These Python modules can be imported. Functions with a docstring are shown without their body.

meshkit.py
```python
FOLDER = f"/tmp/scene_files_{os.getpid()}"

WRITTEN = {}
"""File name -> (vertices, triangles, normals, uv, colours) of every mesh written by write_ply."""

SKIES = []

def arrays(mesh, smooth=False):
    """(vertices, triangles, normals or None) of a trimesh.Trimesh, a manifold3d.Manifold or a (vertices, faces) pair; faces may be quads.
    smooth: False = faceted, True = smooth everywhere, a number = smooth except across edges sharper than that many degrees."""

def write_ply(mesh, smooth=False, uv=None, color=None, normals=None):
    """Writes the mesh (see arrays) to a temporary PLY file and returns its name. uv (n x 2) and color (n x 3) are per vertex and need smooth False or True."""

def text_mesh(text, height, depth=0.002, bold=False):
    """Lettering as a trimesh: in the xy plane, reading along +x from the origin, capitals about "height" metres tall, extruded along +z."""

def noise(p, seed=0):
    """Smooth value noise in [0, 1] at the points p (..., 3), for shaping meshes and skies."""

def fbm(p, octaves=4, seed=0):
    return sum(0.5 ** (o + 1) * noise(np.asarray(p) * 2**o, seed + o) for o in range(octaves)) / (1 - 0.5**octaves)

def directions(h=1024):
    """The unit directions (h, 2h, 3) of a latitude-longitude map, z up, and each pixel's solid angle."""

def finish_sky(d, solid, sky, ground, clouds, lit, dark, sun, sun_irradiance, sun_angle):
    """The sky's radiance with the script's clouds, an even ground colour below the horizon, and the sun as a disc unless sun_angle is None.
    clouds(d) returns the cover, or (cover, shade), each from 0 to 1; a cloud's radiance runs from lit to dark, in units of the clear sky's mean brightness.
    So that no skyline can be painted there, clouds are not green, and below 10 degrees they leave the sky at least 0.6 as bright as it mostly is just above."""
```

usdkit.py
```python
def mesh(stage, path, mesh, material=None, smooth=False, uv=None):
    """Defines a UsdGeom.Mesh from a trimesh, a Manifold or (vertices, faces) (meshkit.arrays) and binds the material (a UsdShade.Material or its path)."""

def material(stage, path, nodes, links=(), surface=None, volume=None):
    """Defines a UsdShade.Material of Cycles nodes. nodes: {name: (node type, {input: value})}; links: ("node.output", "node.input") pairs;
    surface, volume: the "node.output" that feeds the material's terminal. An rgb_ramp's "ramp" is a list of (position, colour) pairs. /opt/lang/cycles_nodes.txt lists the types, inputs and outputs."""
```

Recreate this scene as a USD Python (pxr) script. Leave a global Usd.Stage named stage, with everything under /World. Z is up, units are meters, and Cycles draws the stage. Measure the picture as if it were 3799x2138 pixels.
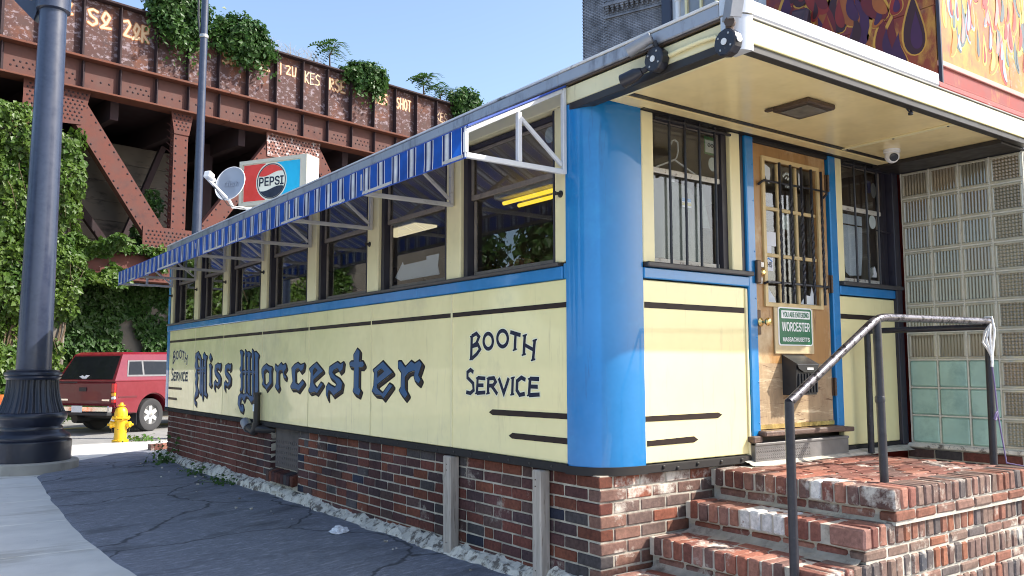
import math, random, colorsys
import numpy as np, trimesh, usdkit, meshkit
from shapely.geometry import Polygon, LineString, MultiPolygon, Point, box as sbox
from shapely.ops import unary_union
from shapely import affinity
from pxr import Usd, UsdGeom, UsdLux, UsdShade, Gf, Sdf

stage = Usd.Stage.CreateInMemory()
UsdGeom.SetStageUpAxis(stage, 'Z')
W = UsdGeom.Xform.Define(stage, '/World')
stage.SetDefaultPrim(W.GetPrim())
UsdGeom.Scope.Define(stage, '/World/Looks')

# ---------------------------------------------------------------- camera
CAM = np.array([-3.2577, -3.6318, 1.425])
YAW, PITCH, ROLL = 0.6303, 0.09302, -0.0019
FOCAL_PX, PX = 3137.4, 3799.0
fw = np.array([math.sin(YAW)*math.cos(PITCH), math.cos(YAW)*math.cos(PITCH), math.sin(PITCH)])
r0 = np.array([math.cos(YAW), -math.sin(YAW), 0.0]); u0 = np.cross(r0, fw)
rt = math.cos(ROLL)*r0 + math.sin(ROLL)*u0; up = -math.sin(ROLL)*r0 + math.cos(ROLL)*u0
cam = UsdGeom.Camera.Define(stage, '/World/camera')
cam.CreateHorizontalApertureAttr(36.0)
cam.CreateFocalLengthAttr(36.0*FOCAL_PX/PX)
cam.CreateClippingRangeAttr(Gf.Vec2f(0.05, 5000))
m4 = Gf.Matrix4d(*rt, 0, *up, 0, *(-fw), 0, *CAM, 1)
cam.AddTransformOp().Set(m4)
cam.CreateExposureAttr(1.28)

# ---------------------------------------------------------------- sky and sun
SUN = np.array([1.30, -1.0, 1.42]); SUN /= np.linalg.norm(SUN)
ELEV = math.asin(SUN[2]); ROT = math.atan2(SUN[0], SUN[1])
skym = usdkit.material(stage, '/World/Looks/sky', {
    'sky': ('sky_texture', {'sky_type': 'single_scattering', 'sun_disc': False, 'sun_elevation': ELEV, 'sun_rotation': ROT, 'altitude': 150.0, 'air_density': 1.0, 'aerosol_density': 2.4, 'ozone_density': 1.4}),
    'bg': ('background_shader', {'strength': 0.13})}, [('sky.color', 'bg.color')], surface='bg.background')
dome = UsdLux.DomeLight.Define(stage, '/World/sky')
UsdShade.MaterialBindingAPI.Apply(dome.GetPrim()).Bind(skym)
dome.GetPrim().SetCustomDataByKey('kind', 'structure')
sun = UsdLux.DistantLight.Define(stage, '/World/sun')
sun.CreateNormalizeAttr(True); sun.CreateIntensityAttr(0.85); sun.CreateAngleAttr(0.53)
sun.CreateColorAttr(Gf.Vec3f(1.0, 0.95, 0.86))
sx = np.cross([0, 0, 1.0], SUN); sx /= np.linalg.norm(sx); sy = np.cross(SUN, sx)
sun.AddTransformOp().Set(Gf.Matrix4d(*sx, 0, *sy, 0, *SUN, 0, 0, 0, 30, 1))

# ---------------------------------------------------------------- helpers
rng = np.random.default_rng(7); random.seed(7)
used = {}
def numbered(parent, name):
    k = (parent, name); n = used.get(k, 0); used[k] = n+1
    return f'{parent}/{name}' if n == 0 else f'{parent}/{name}_{n:03d}'
def tag(prim, label=None, cat=None, group=None, kind=None):
    for k, v in (('label', label), ('category', cat), ('group', group), ('kind', kind)):
        if v: prim.SetCustomDataByKey(k, v)
class T:
    def __init__(s, path, loc, prim): s.path, s.loc, s.prim = path, np.array(loc, float), prim
def thing(name, label, cat, loc=(0, 0, 0), group=None, kind=None):
    p = numbered('/World', name)
    x = UsdGeom.Xform.Define(stage, p); x.AddTranslateOp().Set(Gf.Vec3d(*map(float, loc)))
    tag(x.GetPrim(), label, cat, group, kind)
    return T(p, loc, x.GetPrim())
def part(parent, name, mb, m, smooth=False, label=None, kind=None):
    p = numbered(parent.path, name)
    v, f = mb.get(); v = v - parent.loc
    me = usdkit.mesh(stage, p, (v, f), m, smooth)
    if label or kind: tag(me.GetPrim(), label, kind=kind)
    return T(p, parent.loc, me.GetPrim())
def solo(name, mb, m, label=None, cat=None, group=None, kind=None, smooth=False):
    p = numbered('/World', name)
    me = usdkit.mesh(stage, p, mb.get(), m, smooth)
    tag(me.GetPrim(), label, cat, group, kind)
    return T(p, (0, 0, 0), me.GetPrim())
def copy_of(src, loc, label, cat, group):
    base = src.path.rsplit('/', 1)[1].rsplit('_0', 1)[0]
    p = numbered('/World', base)
    x = UsdGeom.Xform.Define(stage, p); x.GetPrim().GetReferences().AddInternalReference(src.path)
    x.ClearXformOpOrder()
    x.AddTranslateOp(opSuffix='copy').Set(Gf.Vec3d(*map(float, loc)))
    x.GetPrim().SetInstanceable(True)
    tag(x.GetPrim(), label, cat, group)

_n = np.array([[sx_, sy_, sz_] for sx_ in (-1, 1) for sy_ in (-1, 1) for sz_ in (-1, 1)], float)
_cv = []
for q in _n:
    for k in range(3):
        w = q.copy()*0.8; w[k] = q[k]; _cv.append(w)
_cv = np.array(_cv)
_h = trimesh.convex.convex_hull(_cv)
_map = [int(np.argmin(np.abs(_cv - v).sum(1))) for v in _h.vertices]
CFACES = np.array([[_map[i] for i in f] for f in _h.faces])
_cs, _cin = np.sign(_cv), (np.abs(_cv) < 0.9).astype(float)
def P3(a): return np.array(a, float)
class MB:
    def __init__(s): s.V, s.F, s.n = [], [], 0
    def add(s, v, f):
        v = np.asarray(v, float); f = np.asarray(f, int)
        if f.shape[1] == 4: f = np.vstack([f[:, [0, 1, 2]], f[:, [0, 2, 3]]])
        s.V.append(v); s.F.append(f + s.n); s.n += len(v); return s
    def tm(s, m): return s.add(m.vertices, m.faces)
    def get(s): return np.vstack(s.V), np.vstack(s.F)
    def box(s, x0, x1, y0, y1, z0, z1, fr=None):
        v = np.array([[x, y, z] for x in (x0, x1) for y in (y0, y1) for z in (z0, z1)], float)
        f = [[0, 1, 3, 2], [4, 6, 7, 5], [0, 4, 5, 1], [2, 3, 7, 6], [0, 2, 6, 4], [1, 5, 7, 3]]
        return s.add(v if fr is None else fr(v), f)
    def cbox(s, x0, x1, y0, y1, z0, z1, c=0.006, fr=None, jit=0):
        h = np.array([x1-x0, y1-y0, z1-z0])/2; ce = np.array([x0+x1, y0+y1, z0+z1])/2
        c = min(c, *(abs(h)*0.45))
        v = ce + _cs*(abs(h) - _cin*c)
        if jit: v = v + rng.uniform(-jit, jit, v.shape)
        return s.add(v if fr is None else fr(v), CFACES)
    def tube(s, pts, r, n=10, cap=True, sq=False):
        pts = np.asarray(pts, float); m = len(pts); r = np.broadcast_to(r, (m,))
        d = np.gradient(pts, axis=0) if m > 2 else np.repeat((pts[1:]-pts[:1]), 2, 0)
        if m > 2:
            e = np.diff(pts, axis=0); e /= np.maximum(np.linalg.norm(e, axis=1, keepdims=True), 1e-9)
            d = np.vstack([e[:1], e[:-1]+e[1:], e[-1:]])
        d /= np.maximum(np.linalg.norm(d, axis=1, keepdims=True), 1e-9)
        a = np.array([0, 0, 1.0]) if abs(d[0][2]) < 0.9 else np.array([1.0, 0, 0])
        u = np.cross(d[0], a); u /= np.linalg.norm(u)
        an = np.arange(n)*2*math.pi/n + (math.pi/n if n == 4 else 0)
        V = []
        for i in range(m):
            u = u - d[i]*(u@d[i]); u /= np.linalg.norm(u); w = np.cross(d[i], u)
            k = r[i]
            if 0 < i < m-1:
                cs = np.dot(d[i], (pts[i+1]-pts[i])/max(np.linalg.norm(pts[i+1]-pts[i]), 1e-9)); k = r[i]/max(cs, 0.6) if n == 4 else r[i]
            V.append(pts[i] + k*(np.cos(an)[:, None]*u + np.sin(an)[:, None]*w))
        F = [[i*n+j, i*n+(j+1) % n, (i+1)*n+(j+1) % n, (i+1)*n+j] for i in range(m-1) for j in range(n)]
        F = np.array(F); V = np.vstack(V)
        s.add(V, F)
        if cap:
            for b, o in ((0, 1), ((m-1)*n, 0)):
                tri = [[b, b+k+1, b+k] if o else [b, b+k, b+k+1] for k in range(1, n-1)]
                s.F.append(np.array(tri) + s.n - len(V))
        return s
    def bar(s, a, b, w=0.03, h=None):
        """square section bar"""
        h = h or w
        a, b = P3(a), P3(b); d = b-a; L = np.linalg.norm(d); d /= L
        z = np.array([0, 0, 1.0]) if abs(d[2]) < 0.95 else np.array([0, 1.0, 0])
        u = np.cross(d, z); u /= np.linalg.norm(u); v = np.cross(u, d)
        fr = lambda q: a + q[:, :1]*d + q[:, 1:2]*u + q[:, 2:3]*v
        return s.cbox(0, L, -w/2, w/2, -h/2, h/2, min(w, h)*0.12, fr)
    def lathe(s, prof, c=(0, 0, 0), n=32, axis=None, flute=None):
        prof = np.asarray(prof, float); an = np.arange(n)*2*math.pi/n
        V = []
        for r, z in prof:
            rr = np.full(n, r)
            if flute and flute[0] <= z <= flute[1]: rr = r*(1 - flute[3]*(0.5+0.5*np.cos(an*flute[2])))
            V.append(np.stack([rr*np.cos(an), rr*np.sin(an), np.full(n, z)], 1))
        V = np.vstack(V); m = len(prof)
        F = [[i*n+j, i*n+(j+1) % n, (i+1)*n+(j+1) % n, (i+1)*n+j] for i in range(m-1) for j in range(n)]
        V2 = V
        if axis is not None:
            d = P3(axis); d /= np.linalg.norm(d)
            a = np.array([0, 0, 1.0]) if abs(d[2]) < 0.9 else np.array([1.0, 0, 0])
            u = np.cross(a, d); u /= np.linalg.norm(u); w = np.cross(d, u)
            V2 = V[:, :1]*u + V[:, 1:2]*w + V[:, 2:3]*d
        V2 = V2 + P3(c)
        s.add(V2, F)
        for b, o in ((0, 1), ((m-1)*n, 0)):
            tri = [[b, b+k+1, b+k] if o else [b, b+k, b+k+1] for k in range(1, n-1)]
            s.F.append(np.array(tri) + s.n - len(V2))
        return s
    def prism(s, poly, O, U, V, N, d0, d1):
        """extrudes the shapely polygon from depth d0 to d1 along N in the frame O, U, V"""
        O, U, V, N = P3(O), P3(U), P3(V), P3(N)
        for g in getattr(poly, 'geoms', [poly]):
            if g.is_empty or g.area < 1e-9: continue
            m = trimesh.creation.extrude_polygon(g, d1-d0, engine='earcut')
            q = np.array(m.vertices); q[:, 2] += d0
            f = np.array(m.faces)
            if np.dot(np.cross(U, V), N) < 0: f = f[:, ::-1]
            s.add(O + q[:, :1]*U + q[:, 1:2]*V + q[:, 2:3]*N, f)
        return s
    def hull(s, pts):
        m = trimesh.convex.convex_hull(np.asarray(pts, float)); return s.tm(m)
    def grid(s, fn, us, vs):
        V = np.array([fn(a, b) for a in us for b in vs], float); n = len(vs)
        F = [[i*n+j, (i+1)*n+j, (i+1)*n+j+1, i*n+j+1] for i in range(len(us)-1) for j in range(n-1)]
        return s.add(V, F)
    def panel(s, pts, th, n):
        """flat polygon (list of 3-D points) with thickness th towards -n"""
        p = np.asarray(pts, float); k = len(p); q = p - P3(n)*th
        F = [[0, i, i+1] for i in range(1, k-1)] + [[k, k+i+1, k+i] for i in range(1, k-1)]
        for i in range(k):
            j = (i+1) % k; F += [[i, k+i, k+j], [i, k+j, j]]
        return s.add(np.vstack([p, q]), np.array(F))

# ---------------------------------------------------------------- materials
MAT = {}
def M(name, col, rough=0.5, var=0.18, scale=6.0, bump=0.0, bscale=60.0, metallic=0.0, spec=0.5, coat=0.0, col2=None, mid=0.5, soft=0.25, stretch=(1, 1, 1), detail=6.0, spots=None, extra=None, rvar=0.1):
    """noise coloured principled material in world position; spots=(colour, scale, threshold, softness)"""
    if name in MAT: return MAT[name]
    c = np.array(col, float); a = tuple(np.clip(c*(1-var), 0, 1)); b = tuple(np.clip(c*(1+var), 0, 1)) if col2 is None else col2
    nd = {'geo': ('geometry', {}), 'map': ('mapping', {'scale': stretch}),
          'n': ('noise_texture', {'scale': scale, 'detail': detail, 'roughness': 0.62}),
          'ramp': ('rgb_ramp', {'ramp': [(max(0, mid-soft), a), (min(1, mid+soft), b)]}),
          'rr': ('map_range', {'from_min': 0.3, 'from_max': 0.7, 'to_min': max(0.02, rough-rvar), 'to_max': min(1, rough+rvar)}),
          'p': ('principled_bsdf', {'metallic': metallic, 'specular_ior_level': spec, 'coat_weight': coat, 'coat_roughness': 0.04})}
    ln = [('geo.position', 'map.vector'), ('map.vector', 'n.vector'), ('n.fac', 'ramp.fac'), ('n.fac', 'rr.value'), ('rr.result', 'p.roughness')]
    out = 'ramp.color'
    if spots:
        for k, sp in enumerate(spots if isinstance(spots, list) else [spots]):
            sc, ss, th, so = sp[:4]; stt = sp[4] if len(sp) > 4 else (1, 1, 1)
            nd[f'm{k}'] = ('mapping', {'scale': stt, 'location': (3.1+k, 7.7, 1.3)})
            nd[f's{k}'] = ('noise_texture', {'scale': ss, 'detail': 8.0, 'roughness': 0.7})
            nd[f'r{k}'] = ('map_range', {'from_min': th, 'from_max': th+so, 'clamp': True})
            nd[f'x{k}'] = ('mix_color', {'b': sc})
            ln += [('geo.position', f'm{k}.vector'), (f'm{k}.vector', f's{k}.vector'), (f's{k}.fac', f'r{k}.value'), (f'r{k}.result', f'x{k}.fac'), (out, f'x{k}.a')]
            out = f'x{k}.result'
    ln.append((out, 'p.base_color'))
    if bump:
        nd['bn'] = ('noise_texture', {'scale': bscale, 'detail': 6.0, 'roughness': 0.65})
        nd['b'] = ('bump', {'strength': bump, 'distance': 0.01})
        ln += [('map.vector', 'bn.vector'), ('bn.fac', 'b.height'), ('b.normal', 'p.normal')]
    if extra: extra(nd, ln)
    MAT[name] = usdkit.material(stage, f'/World/Looks/{name}', nd, ln, surface='p.BSDF')
    return MAT[name]

def brick_mat(name, stops, mottling=0.35, stain=None, rough=0.85):
    """per-brick colour from object and island random, mottled, with pale efflorescence"""
    nd = {'oi': ('object_info', {}), 'geo': ('geometry', {}), 'ad': ('math', {'math_type': 'add'}), 'mu': ('math', {'math_type': 'multiply', 'value2': 7.13}), 'fr': ('math', {'math_type': 'fraction'}),
          'ramp': ('rgb_ramp', {'ramp': stops, 'interpolate': False}),
          'n': ('noise_texture', {'scale': 38.0, 'detail': 8.0, 'roughness': 0.7}), 'mr': ('map_range', {'from_min': 0.3, 'from_max': 0.7, 'to_min': 1-mottling, 'to_max': 1+mottling}),
          'zn': ('noise_texture', {'scale': 1.5, 'detail': 5.0, 'roughness': 0.6}), 'zm': ('map_range', {'from_min': 0.36, 'from_max': 0.62, 'to_min': 0.62, 'to_max': 1.25}), 'zz': ('math', {'math_type': 'multiply'}),
          'hv': ('hsv', {}), 'p': ('principled_bsdf', {'roughness': rough, 'specular_ior_level': 0.25}),
          'bn': ('noise_texture', {'scale': 130.0, 'detail': 6.0, 'roughness': 0.7}), 'b': ('bump', {'strength': 0.55, 'distance': 0.006})}
    ln = [('oi.random', 'ad.value1'), ('geo.random_per_island', 'ad.value2'), ('ad.value', 'mu.value1'), ('mu.value', 'fr.value1'), ('fr.value', 'ramp.fac'), ('geo.position', 'n.vector'), ('n.fac', 'mr.value'),
          ('ramp.color', 'hv.color'), ('geo.position', 'zn.vector'), ('zn.fac', 'zm.value'), ('mr.result', 'zz.value1'), ('zm.result', 'zz.value2'), ('zz.value', 'hv.value'), ('geo.position', 'bn.vector'), ('bn.fac', 'b.height'), ('b.normal', 'p.normal')]
    out = 'hv.color'
    if stain:
        sc, th, so, ss = stain
        nd['sn'] = ('noise_texture', {'scale': ss, 'detail': 10.0, 'roughness': 0.72}); nd['sm'] = ('map_range', {'from_min': th, 'from_max': th+so, 'clamp': True}); nd['sx'] = ('mix_color', {'b': sc})
        ln += [('geo.position', 'sn.vector'), ('sn.fac', 'sm.value'), ('sm.result', 'sx.fac'), (out, 'sx.a')]; out = 'sx.result'
    ln.append((out, 'p.base_color'))
    MAT[name] = usdkit.material(stage, f'/World/Looks/{name}', nd, ln, surface='p.BSDF'); return MAT[name]

def pane_mat(name, tint, ior=1.7, rough=0.0):
    MAT[name] = usdkit.material(stage, f'/World/Looks/{name}', {'t': ('transparent_bsdf', {'color': tint}), 'g': ('glossy_bsdf', {'color': (0.95, 0.97, 1.0), 'roughness': rough}), 'f': ('layer_weight', {'blend': 0.5}), 'pw': ('math', {'math_type': 'power', 'value2': 3.5}), 'ma': ('math', {'math_type': 'multiply_add', 'value2': 0.75, 'value3': ior, 'use_clamp': True}), 'm': ('mix_closure', {})},
        [('f.facing', 'pw.value1'), ('pw.value', 'ma.value1'), ('ma.value', 'm.fac'), ('t.BSDF', 'm.closure1'), ('g.BSDF', 'm.closure2')], surface='m.closure'); return MAT[name]
def leaf_mat(name, a, b, trans=0.35, rough=0.45):
    nd = {'geo': ('geometry', {}), 'oi': ('object_info', {}), 'n': ('noise_texture', {'scale': 1.4, 'detail': 3.0}), 'ad': ('math', {'math_type': 'multiply_add', 'value2': 0.55}), 'n2': ('math', {'math_type': 'multiply', 'value2': 0.5}),
          'ramp': ('rgb_ramp', {'ramp': [(0.2, a), (0.8, b)]}), 'p': ('principled_bsdf', {'roughness': rough, 'specular_ior_level': 0.4}), 't': ('translucent_bsdf', {}), 'm': ('mix_closure', {'fac': trans})}
    ln = [('geo.position', 'n.vector'), ('geo.random_per_island', 'ad.value1'), ('n.fac', 'n2.value1'), ('n2.value', 'ad.value3'), ('ad.value', 'ramp.fac'), ('ramp.color', 'p.base_color'), ('ramp.color', 't.color'), ('p.BSDF', 'm.closure1'), ('t.BSDF', 'm.closure2')]
    MAT[name] = usdkit.material(stage, f'/World/Looks/{name}', nd, ln, surface='m.closure'); return MAT[name]
def glow(name, col, st):
    MAT[name] = usdkit.material(stage, f'/World/Looks/{name}', {'e': ('emission', {'color': col, 'strength': st})}, [], surface='e.emission'); return MAT[name]

cream = M('cream_enamel', (0.88, 0.77, 0.395), 0.24, 0.07, 1.3, 0.03, 6, coat=0.6, spots=[((0.56, 0.46, 0.26), 5.0, 0.58, 0.25, (4, 4, 0.35)), ((0.20, 0.10, 0.045), 24, 0.705, 0.03), ((0.62, 0.55, 0.33), 1.1, 0.56, 0.25), ((0.45, 0.40, 0.26), 45, 0.72, 0.06)])
cream_old = M('cream_paint_weathered', (0.74, 0.67, 0.42), 0.5, 0.10, 2.2, 0.05, 60, spots=[((0.36, 0.28, 0.14), 3.0, 0.60, 0.18, (3, 3, 0.5)), ((0.16, 0.12, 0.07), 26, 0.69, 0.08)])
soffit_m = M('cream_soffit', (0.88, 0.70, 0.34), 0.3, 0.06, 1.6, 0.02, 30, coat=0.2, spots=((0.60, 0.46, 0.22), 1.2, 0.54, 0.25))
trimcream = M('cream_trim_paint', (0.82, 0.72, 0.41), 0.4, 0.06, 4, 0.03, 80, spots=((0.5, 0.42, 0.25), 18, 0.66, 0.1))
blue = M('blue_enamel', (0.010, 0.18, 0.44), 0.30, 0.10, 2, 0.03, 6, coat=0.6, spots=[((0.02, 0.24, 0.50), 2.0, 0.6, 0.2), ((0.02, 0.09, 0.22), 4.0, 0.62, 0.2, (4, 4, 0.4)), ((0.30, 0.36, 0.42), 45, 0.71, 0.03), ((0.10, 0.045, 0.025), 16, 0.72, 0.02)])
black_paint = M('black_paint', (0.022, 0.018, 0.016), 0.45, 0.3, 12, 0.03, 80)
brown_stripe = M('dark_brown_stripe', (0.020, 0.010, 0.008), 0.5, 0.3, 10, spec=0.3)
dark_frame = M('dark_window_frame', (0.026, 0.022, 0.03), 0.5, 0.3, 14, 0.05, 90)
taupe = M('taupe_sash_paint', (0.20, 0.165, 0.13), 0.6, 0.25, 16, 0.12, 90, spots=((0.08, 0.06, 0.05), 22, 0.6, 0.1))
old_white = M('worn_white_sash', (0.62, 0.58, 0.50), 0.65, 0.15, 12, 0.15, 80, spots=((0.16, 0.10, 0.07), 24, 0.56, 0.1))
angle_iron = M('rusty_black_angle', (0.016, 0.013, 0.012), 0.85, 0.35, 9, 0.15, 70, spots=((0.09, 0.065, 0.05), 14, 0.62, 0.12))
galv = M('galvanised_edge', (0.36, 0.37, 0.40), 0.42, 0.2, 3, 0.06, 30, metallic=0.55, spots=[((0.13, 0.13, 0.15), 2.5, 0.52, 0.2, (3, 3, 1)), ((0.25, 0.24, 0.22), 12, 0.6, 0.1)])
alu = M('white_frame_paint', (0.66, 0.66, 0.66), 0.35, 0.08, 5, 0.02, 60, spots=((0.35, 0.33, 0.3), 9, 0.62, 0.15))
graybar = M('grey_frame_paint', (0.50, 0.47, 0.42), 0.45, 0.15, 9, 0.04, 60, spots=((0.25, 0.2, 0.15), 14, 0.6, 0.12))
white_pl = M('white_plastic', (0.78, 0.78, 0.77), 0.35, 0.04, 6)
roofm = M('pale_roof_membrane', (0.72, 0.70, 0.66), 0.55, 0.12, 2, 0.1, 20)
iron = M('black_iron_pipe', (0.016, 0.016, 0.022), 0.34, 0.3, 9, 0.05, 50, spots=((0.06, 0.05, 0.05), 30, 0.62, 0.08))
worn_iron = M('worn_shiny_pipe', (0.16, 0.15, 0.165), 0.30, 0.2, 14, 0.04, 60, metallic=0.85, spots=[((0.02, 0.018, 0.022), 34, 0.50, 0.08), ((0.30, 0.29, 0.31), 20, 0.62, 0.08)])
post_base = M('dark_post_base_paint', (0.012, 0.015, 0.028), 0.38, 0.2, 5, 0.03, 60, spec=0.5, coat=0.2, spots=((0.05, 0.05, 0.06), 18, 0.66, 0.08))
post_blue = M('dark_blue_post_paint', (0.026, 0.035, 0.066), 0.34, 0.12, 5, 0.02, 60, spec=0.6, coat=0.25)
door_wood = M('door_plywood', (0.37, 0.19, 0.06), 0.45, 0.22, 5, 0.10, 50, stretch=(1, 1, 0.16), coat=0.1, spots=[((0.58, 0.44, 0.26), 1.6, 0.50, 0.16, (1.2, 1, 0.9)), ((0.16, 0.07, 0.03), 14, 0.60, 0.07, (3, 1, 0.18))])
door_low = M('door_raw_plywood', (0.35, 0.245, 0.14), 0.75, 0.3, 9, 0.4, 40, stretch=(1, 1, 0.3), spots=[((0.60, 0.48, 0.31), 6, 0.54, 0.1, (0.35, 1, 2.2)), ((0.14, 0.075, 0.04), 13, 0.58, 0.06, (0.45, 1, 3.5)), ((0.24, 0.14, 0.075), 2.2, 0.54, 0.12)])
door_mould = M('door_moulding', (0.62, 0.46, 0.22), 0.45, 0.12, 9, 0.05, 60)
ply_board = M('sign_backing_board', (0.55, 0.43, 0.24), 0.6, 0.2, 6, 0.15, 60, stretch=(1, 1, 0.2))
brass = M('brass', (0.83, 0.62, 0.26), 0.2, 0.08, 12, metallic=1.0)
steel = M('grey_steel', (0.45, 0.44, 0.43), 0.4, 0.15, 12, 0.05, 60, metallic=0.8)
old_brown = M('bronze_hardware', (0.10, 0.065, 0.045), 0.42, 0.25, 20, 0.05, 80, metallic=0.5)
wood_grey = M('weathered_wood', (0.43, 0.37, 0.31), 0.85, 0.3, 7, 0.35, 30, stretch=(5, 5, 0.5), spots=[((0.16, 0.12, 0.09), 9, 0.58, 0.07, (7, 7, 0.5))])
mortar = M('mortar', (0.50, 0.455, 0.38), 0.95, 0.25, 14, 0.6, 70, spots=((0.25, 0.21, 0.17), 8, 0.55, 0.15))
mortar_dark = M('mortar_grey', (0.44, 0.395, 0.32), 0.95, 0.3, 12, 0.6, 70, spots=((0.16, 0.13, 0.11), 5, 0.52, 0.15))
conc = M('sidewalk_concrete', (0.68, 0.655, 0.60), 0.9, 0.12, 3, 0.3, 90, spots=[((0.42, 0.385, 0.32), 0.8, 0.55, 0.14, (0.35, 1.3, 1)), ((0.25, 0.24, 0.22), 6, 0.66, 0.06), ((0.12, 0.11, 0.10), 60, 0.70, 0.05)])
conc_old = M('old_concrete', (0.36, 0.335, 0.29), 0.92, 0.2, 2, 0.4, 40, spots=[((0.20, 0.18, 0.15), 1.2, 0.53, 0.18, (1, 1, 0.4)), ((0.12, 0.11, 0.09), 9, 0.63, 0.1)])
ledge_m = M('crumbling_ledge', (0.66, 0.61, 0.52), 0.95, 0.2, 14, 1.0, 30, spots=[((0.17, 0.145, 0.12), 11, 0.52, 0.06), ((0.4, 0.35, 0.27), 20, 0.55, 0.1)])
def asph_extra(nd, ln):
    nd['v'] = ('voronoi_texture', {'scale': 150.0}); nd['vm'] = ('map_range', {'from_min': 0.0, 'from_max': 0.9, 'to_min': 0.65, 'to_max': 1.5})
    nd['cw'] = ('noise_texture', {'scale': 2.2, 'detail': 4.0}); nd['cs'] = ('vector_math', {'math_type': 'scale', 'scale': 0.55}); nd['ca'] = ('vector_math', {'math_type': 'add'}); nd['cv'] = ('voronoi_texture', {'scale': 0.55, 'feature': 'distance_to_edge'}); nd['cm'] = ('map_range', {'from_min': 0.004, 'from_max': 0.012, 'to_min': 0.35, 'to_max': 1.0, 'clamp': True}); nd['ck'] = ('math', {'math_type': 'multiply'})
    nd['hv2'] = ('hsv', {}); ln[:] = [l for l in ln if l[1] != 'p.base_color']
    ln += [('geo.position', 'v.vector'), ('v.distance', 'vm.value'), ('x1.result', 'hv2.color'), ('geo.position', 'cw.vector'), ('cw.color', 'cs.vector1'), ('cs.vector', 'ca.vector1'), ('geo.position', 'ca.vector2'), ('ca.vector', 'cv.vector'), ('cv.distance', 'cm.value'), ('cm.result', 'ck.value1'), ('vm.result', 'ck.value2'), ('ck.value', 'hv2.value'), ('hv2.color', 'p.base_color')]
asph = M('asphalt_path', (0.17, 0.178, 0.205), 0.8, 0.35, 30, 1.0, 26, stretch=(0.6, 1.5, 1), spots=[((0.34, 0.34, 0.38), 16, 0.53, 0.16, (0.5, 1.6, 1)), ((0.085, 0.088, 0.10), 1.4, 0.52, 0.16, (0.6, 1.3, 1))], extra=asph_extra)
road_m = M('road_asphalt', (0.24, 0.235, 0.225), 0.85, 0.15, 4, 0.4, 80)
earth = M('bare_ground', (0.16, 0.14, 0.11), 0.95, 0.3, 2, 0.5, 20)
yellow_line = M('yellow_road_paint', (0.55, 0.38, 0.04), 0.7, 0.2, 12)
grey_brick_m = None
# ================================================================ GROUND
def gz(x, y):
    t = np.clip((x+1.87)/1.8, 0, 1); f = np.clip((11.3-y)/2.6, 0, 1)
    return 0.115*t*t*(3-2*t)*0.5*f + 0.115*t*0.5*f
g = MB(); g.grid(lambda x, y: (x, y, -0.14), np.linspace(-400, 400, 9), np.linspace(-300, 500, 9)); solo('ground', g, earth, kind='structure')
# cross street beyond the kerb and the street to the left
g = MB(); g.grid(lambda x, y: (x, y, -0.12+0.012*math.sin(x*0.9+y)), np.linspace(-60, 60, 61), np.linspace(13.97, 24.5, 12)); solo('road', g, road_m, kind='structure')
g = MB(); g.grid(lambda x, y: (x, y, -0.116), np.linspace(-14, -4.45, 8), np.linspace(-40, 13.97, 30)); solo('side_road', g, road_m, kind='structure')
g = MB(); g.grid(lambda x, y: (x, y + 0.1*x, -0.088+0.004*math.sin(x)), np.linspace(-20, 30, 26), [19.95, 20.09]); g.grid(lambda x, y: (x, y + 0.1*x, -0.088+0.004*math.sin(x)), np.linspace(-20, 30, 26), [20.2, 20.34]); solo('road_marking', g, yellow_line, kind='structure')
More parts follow.
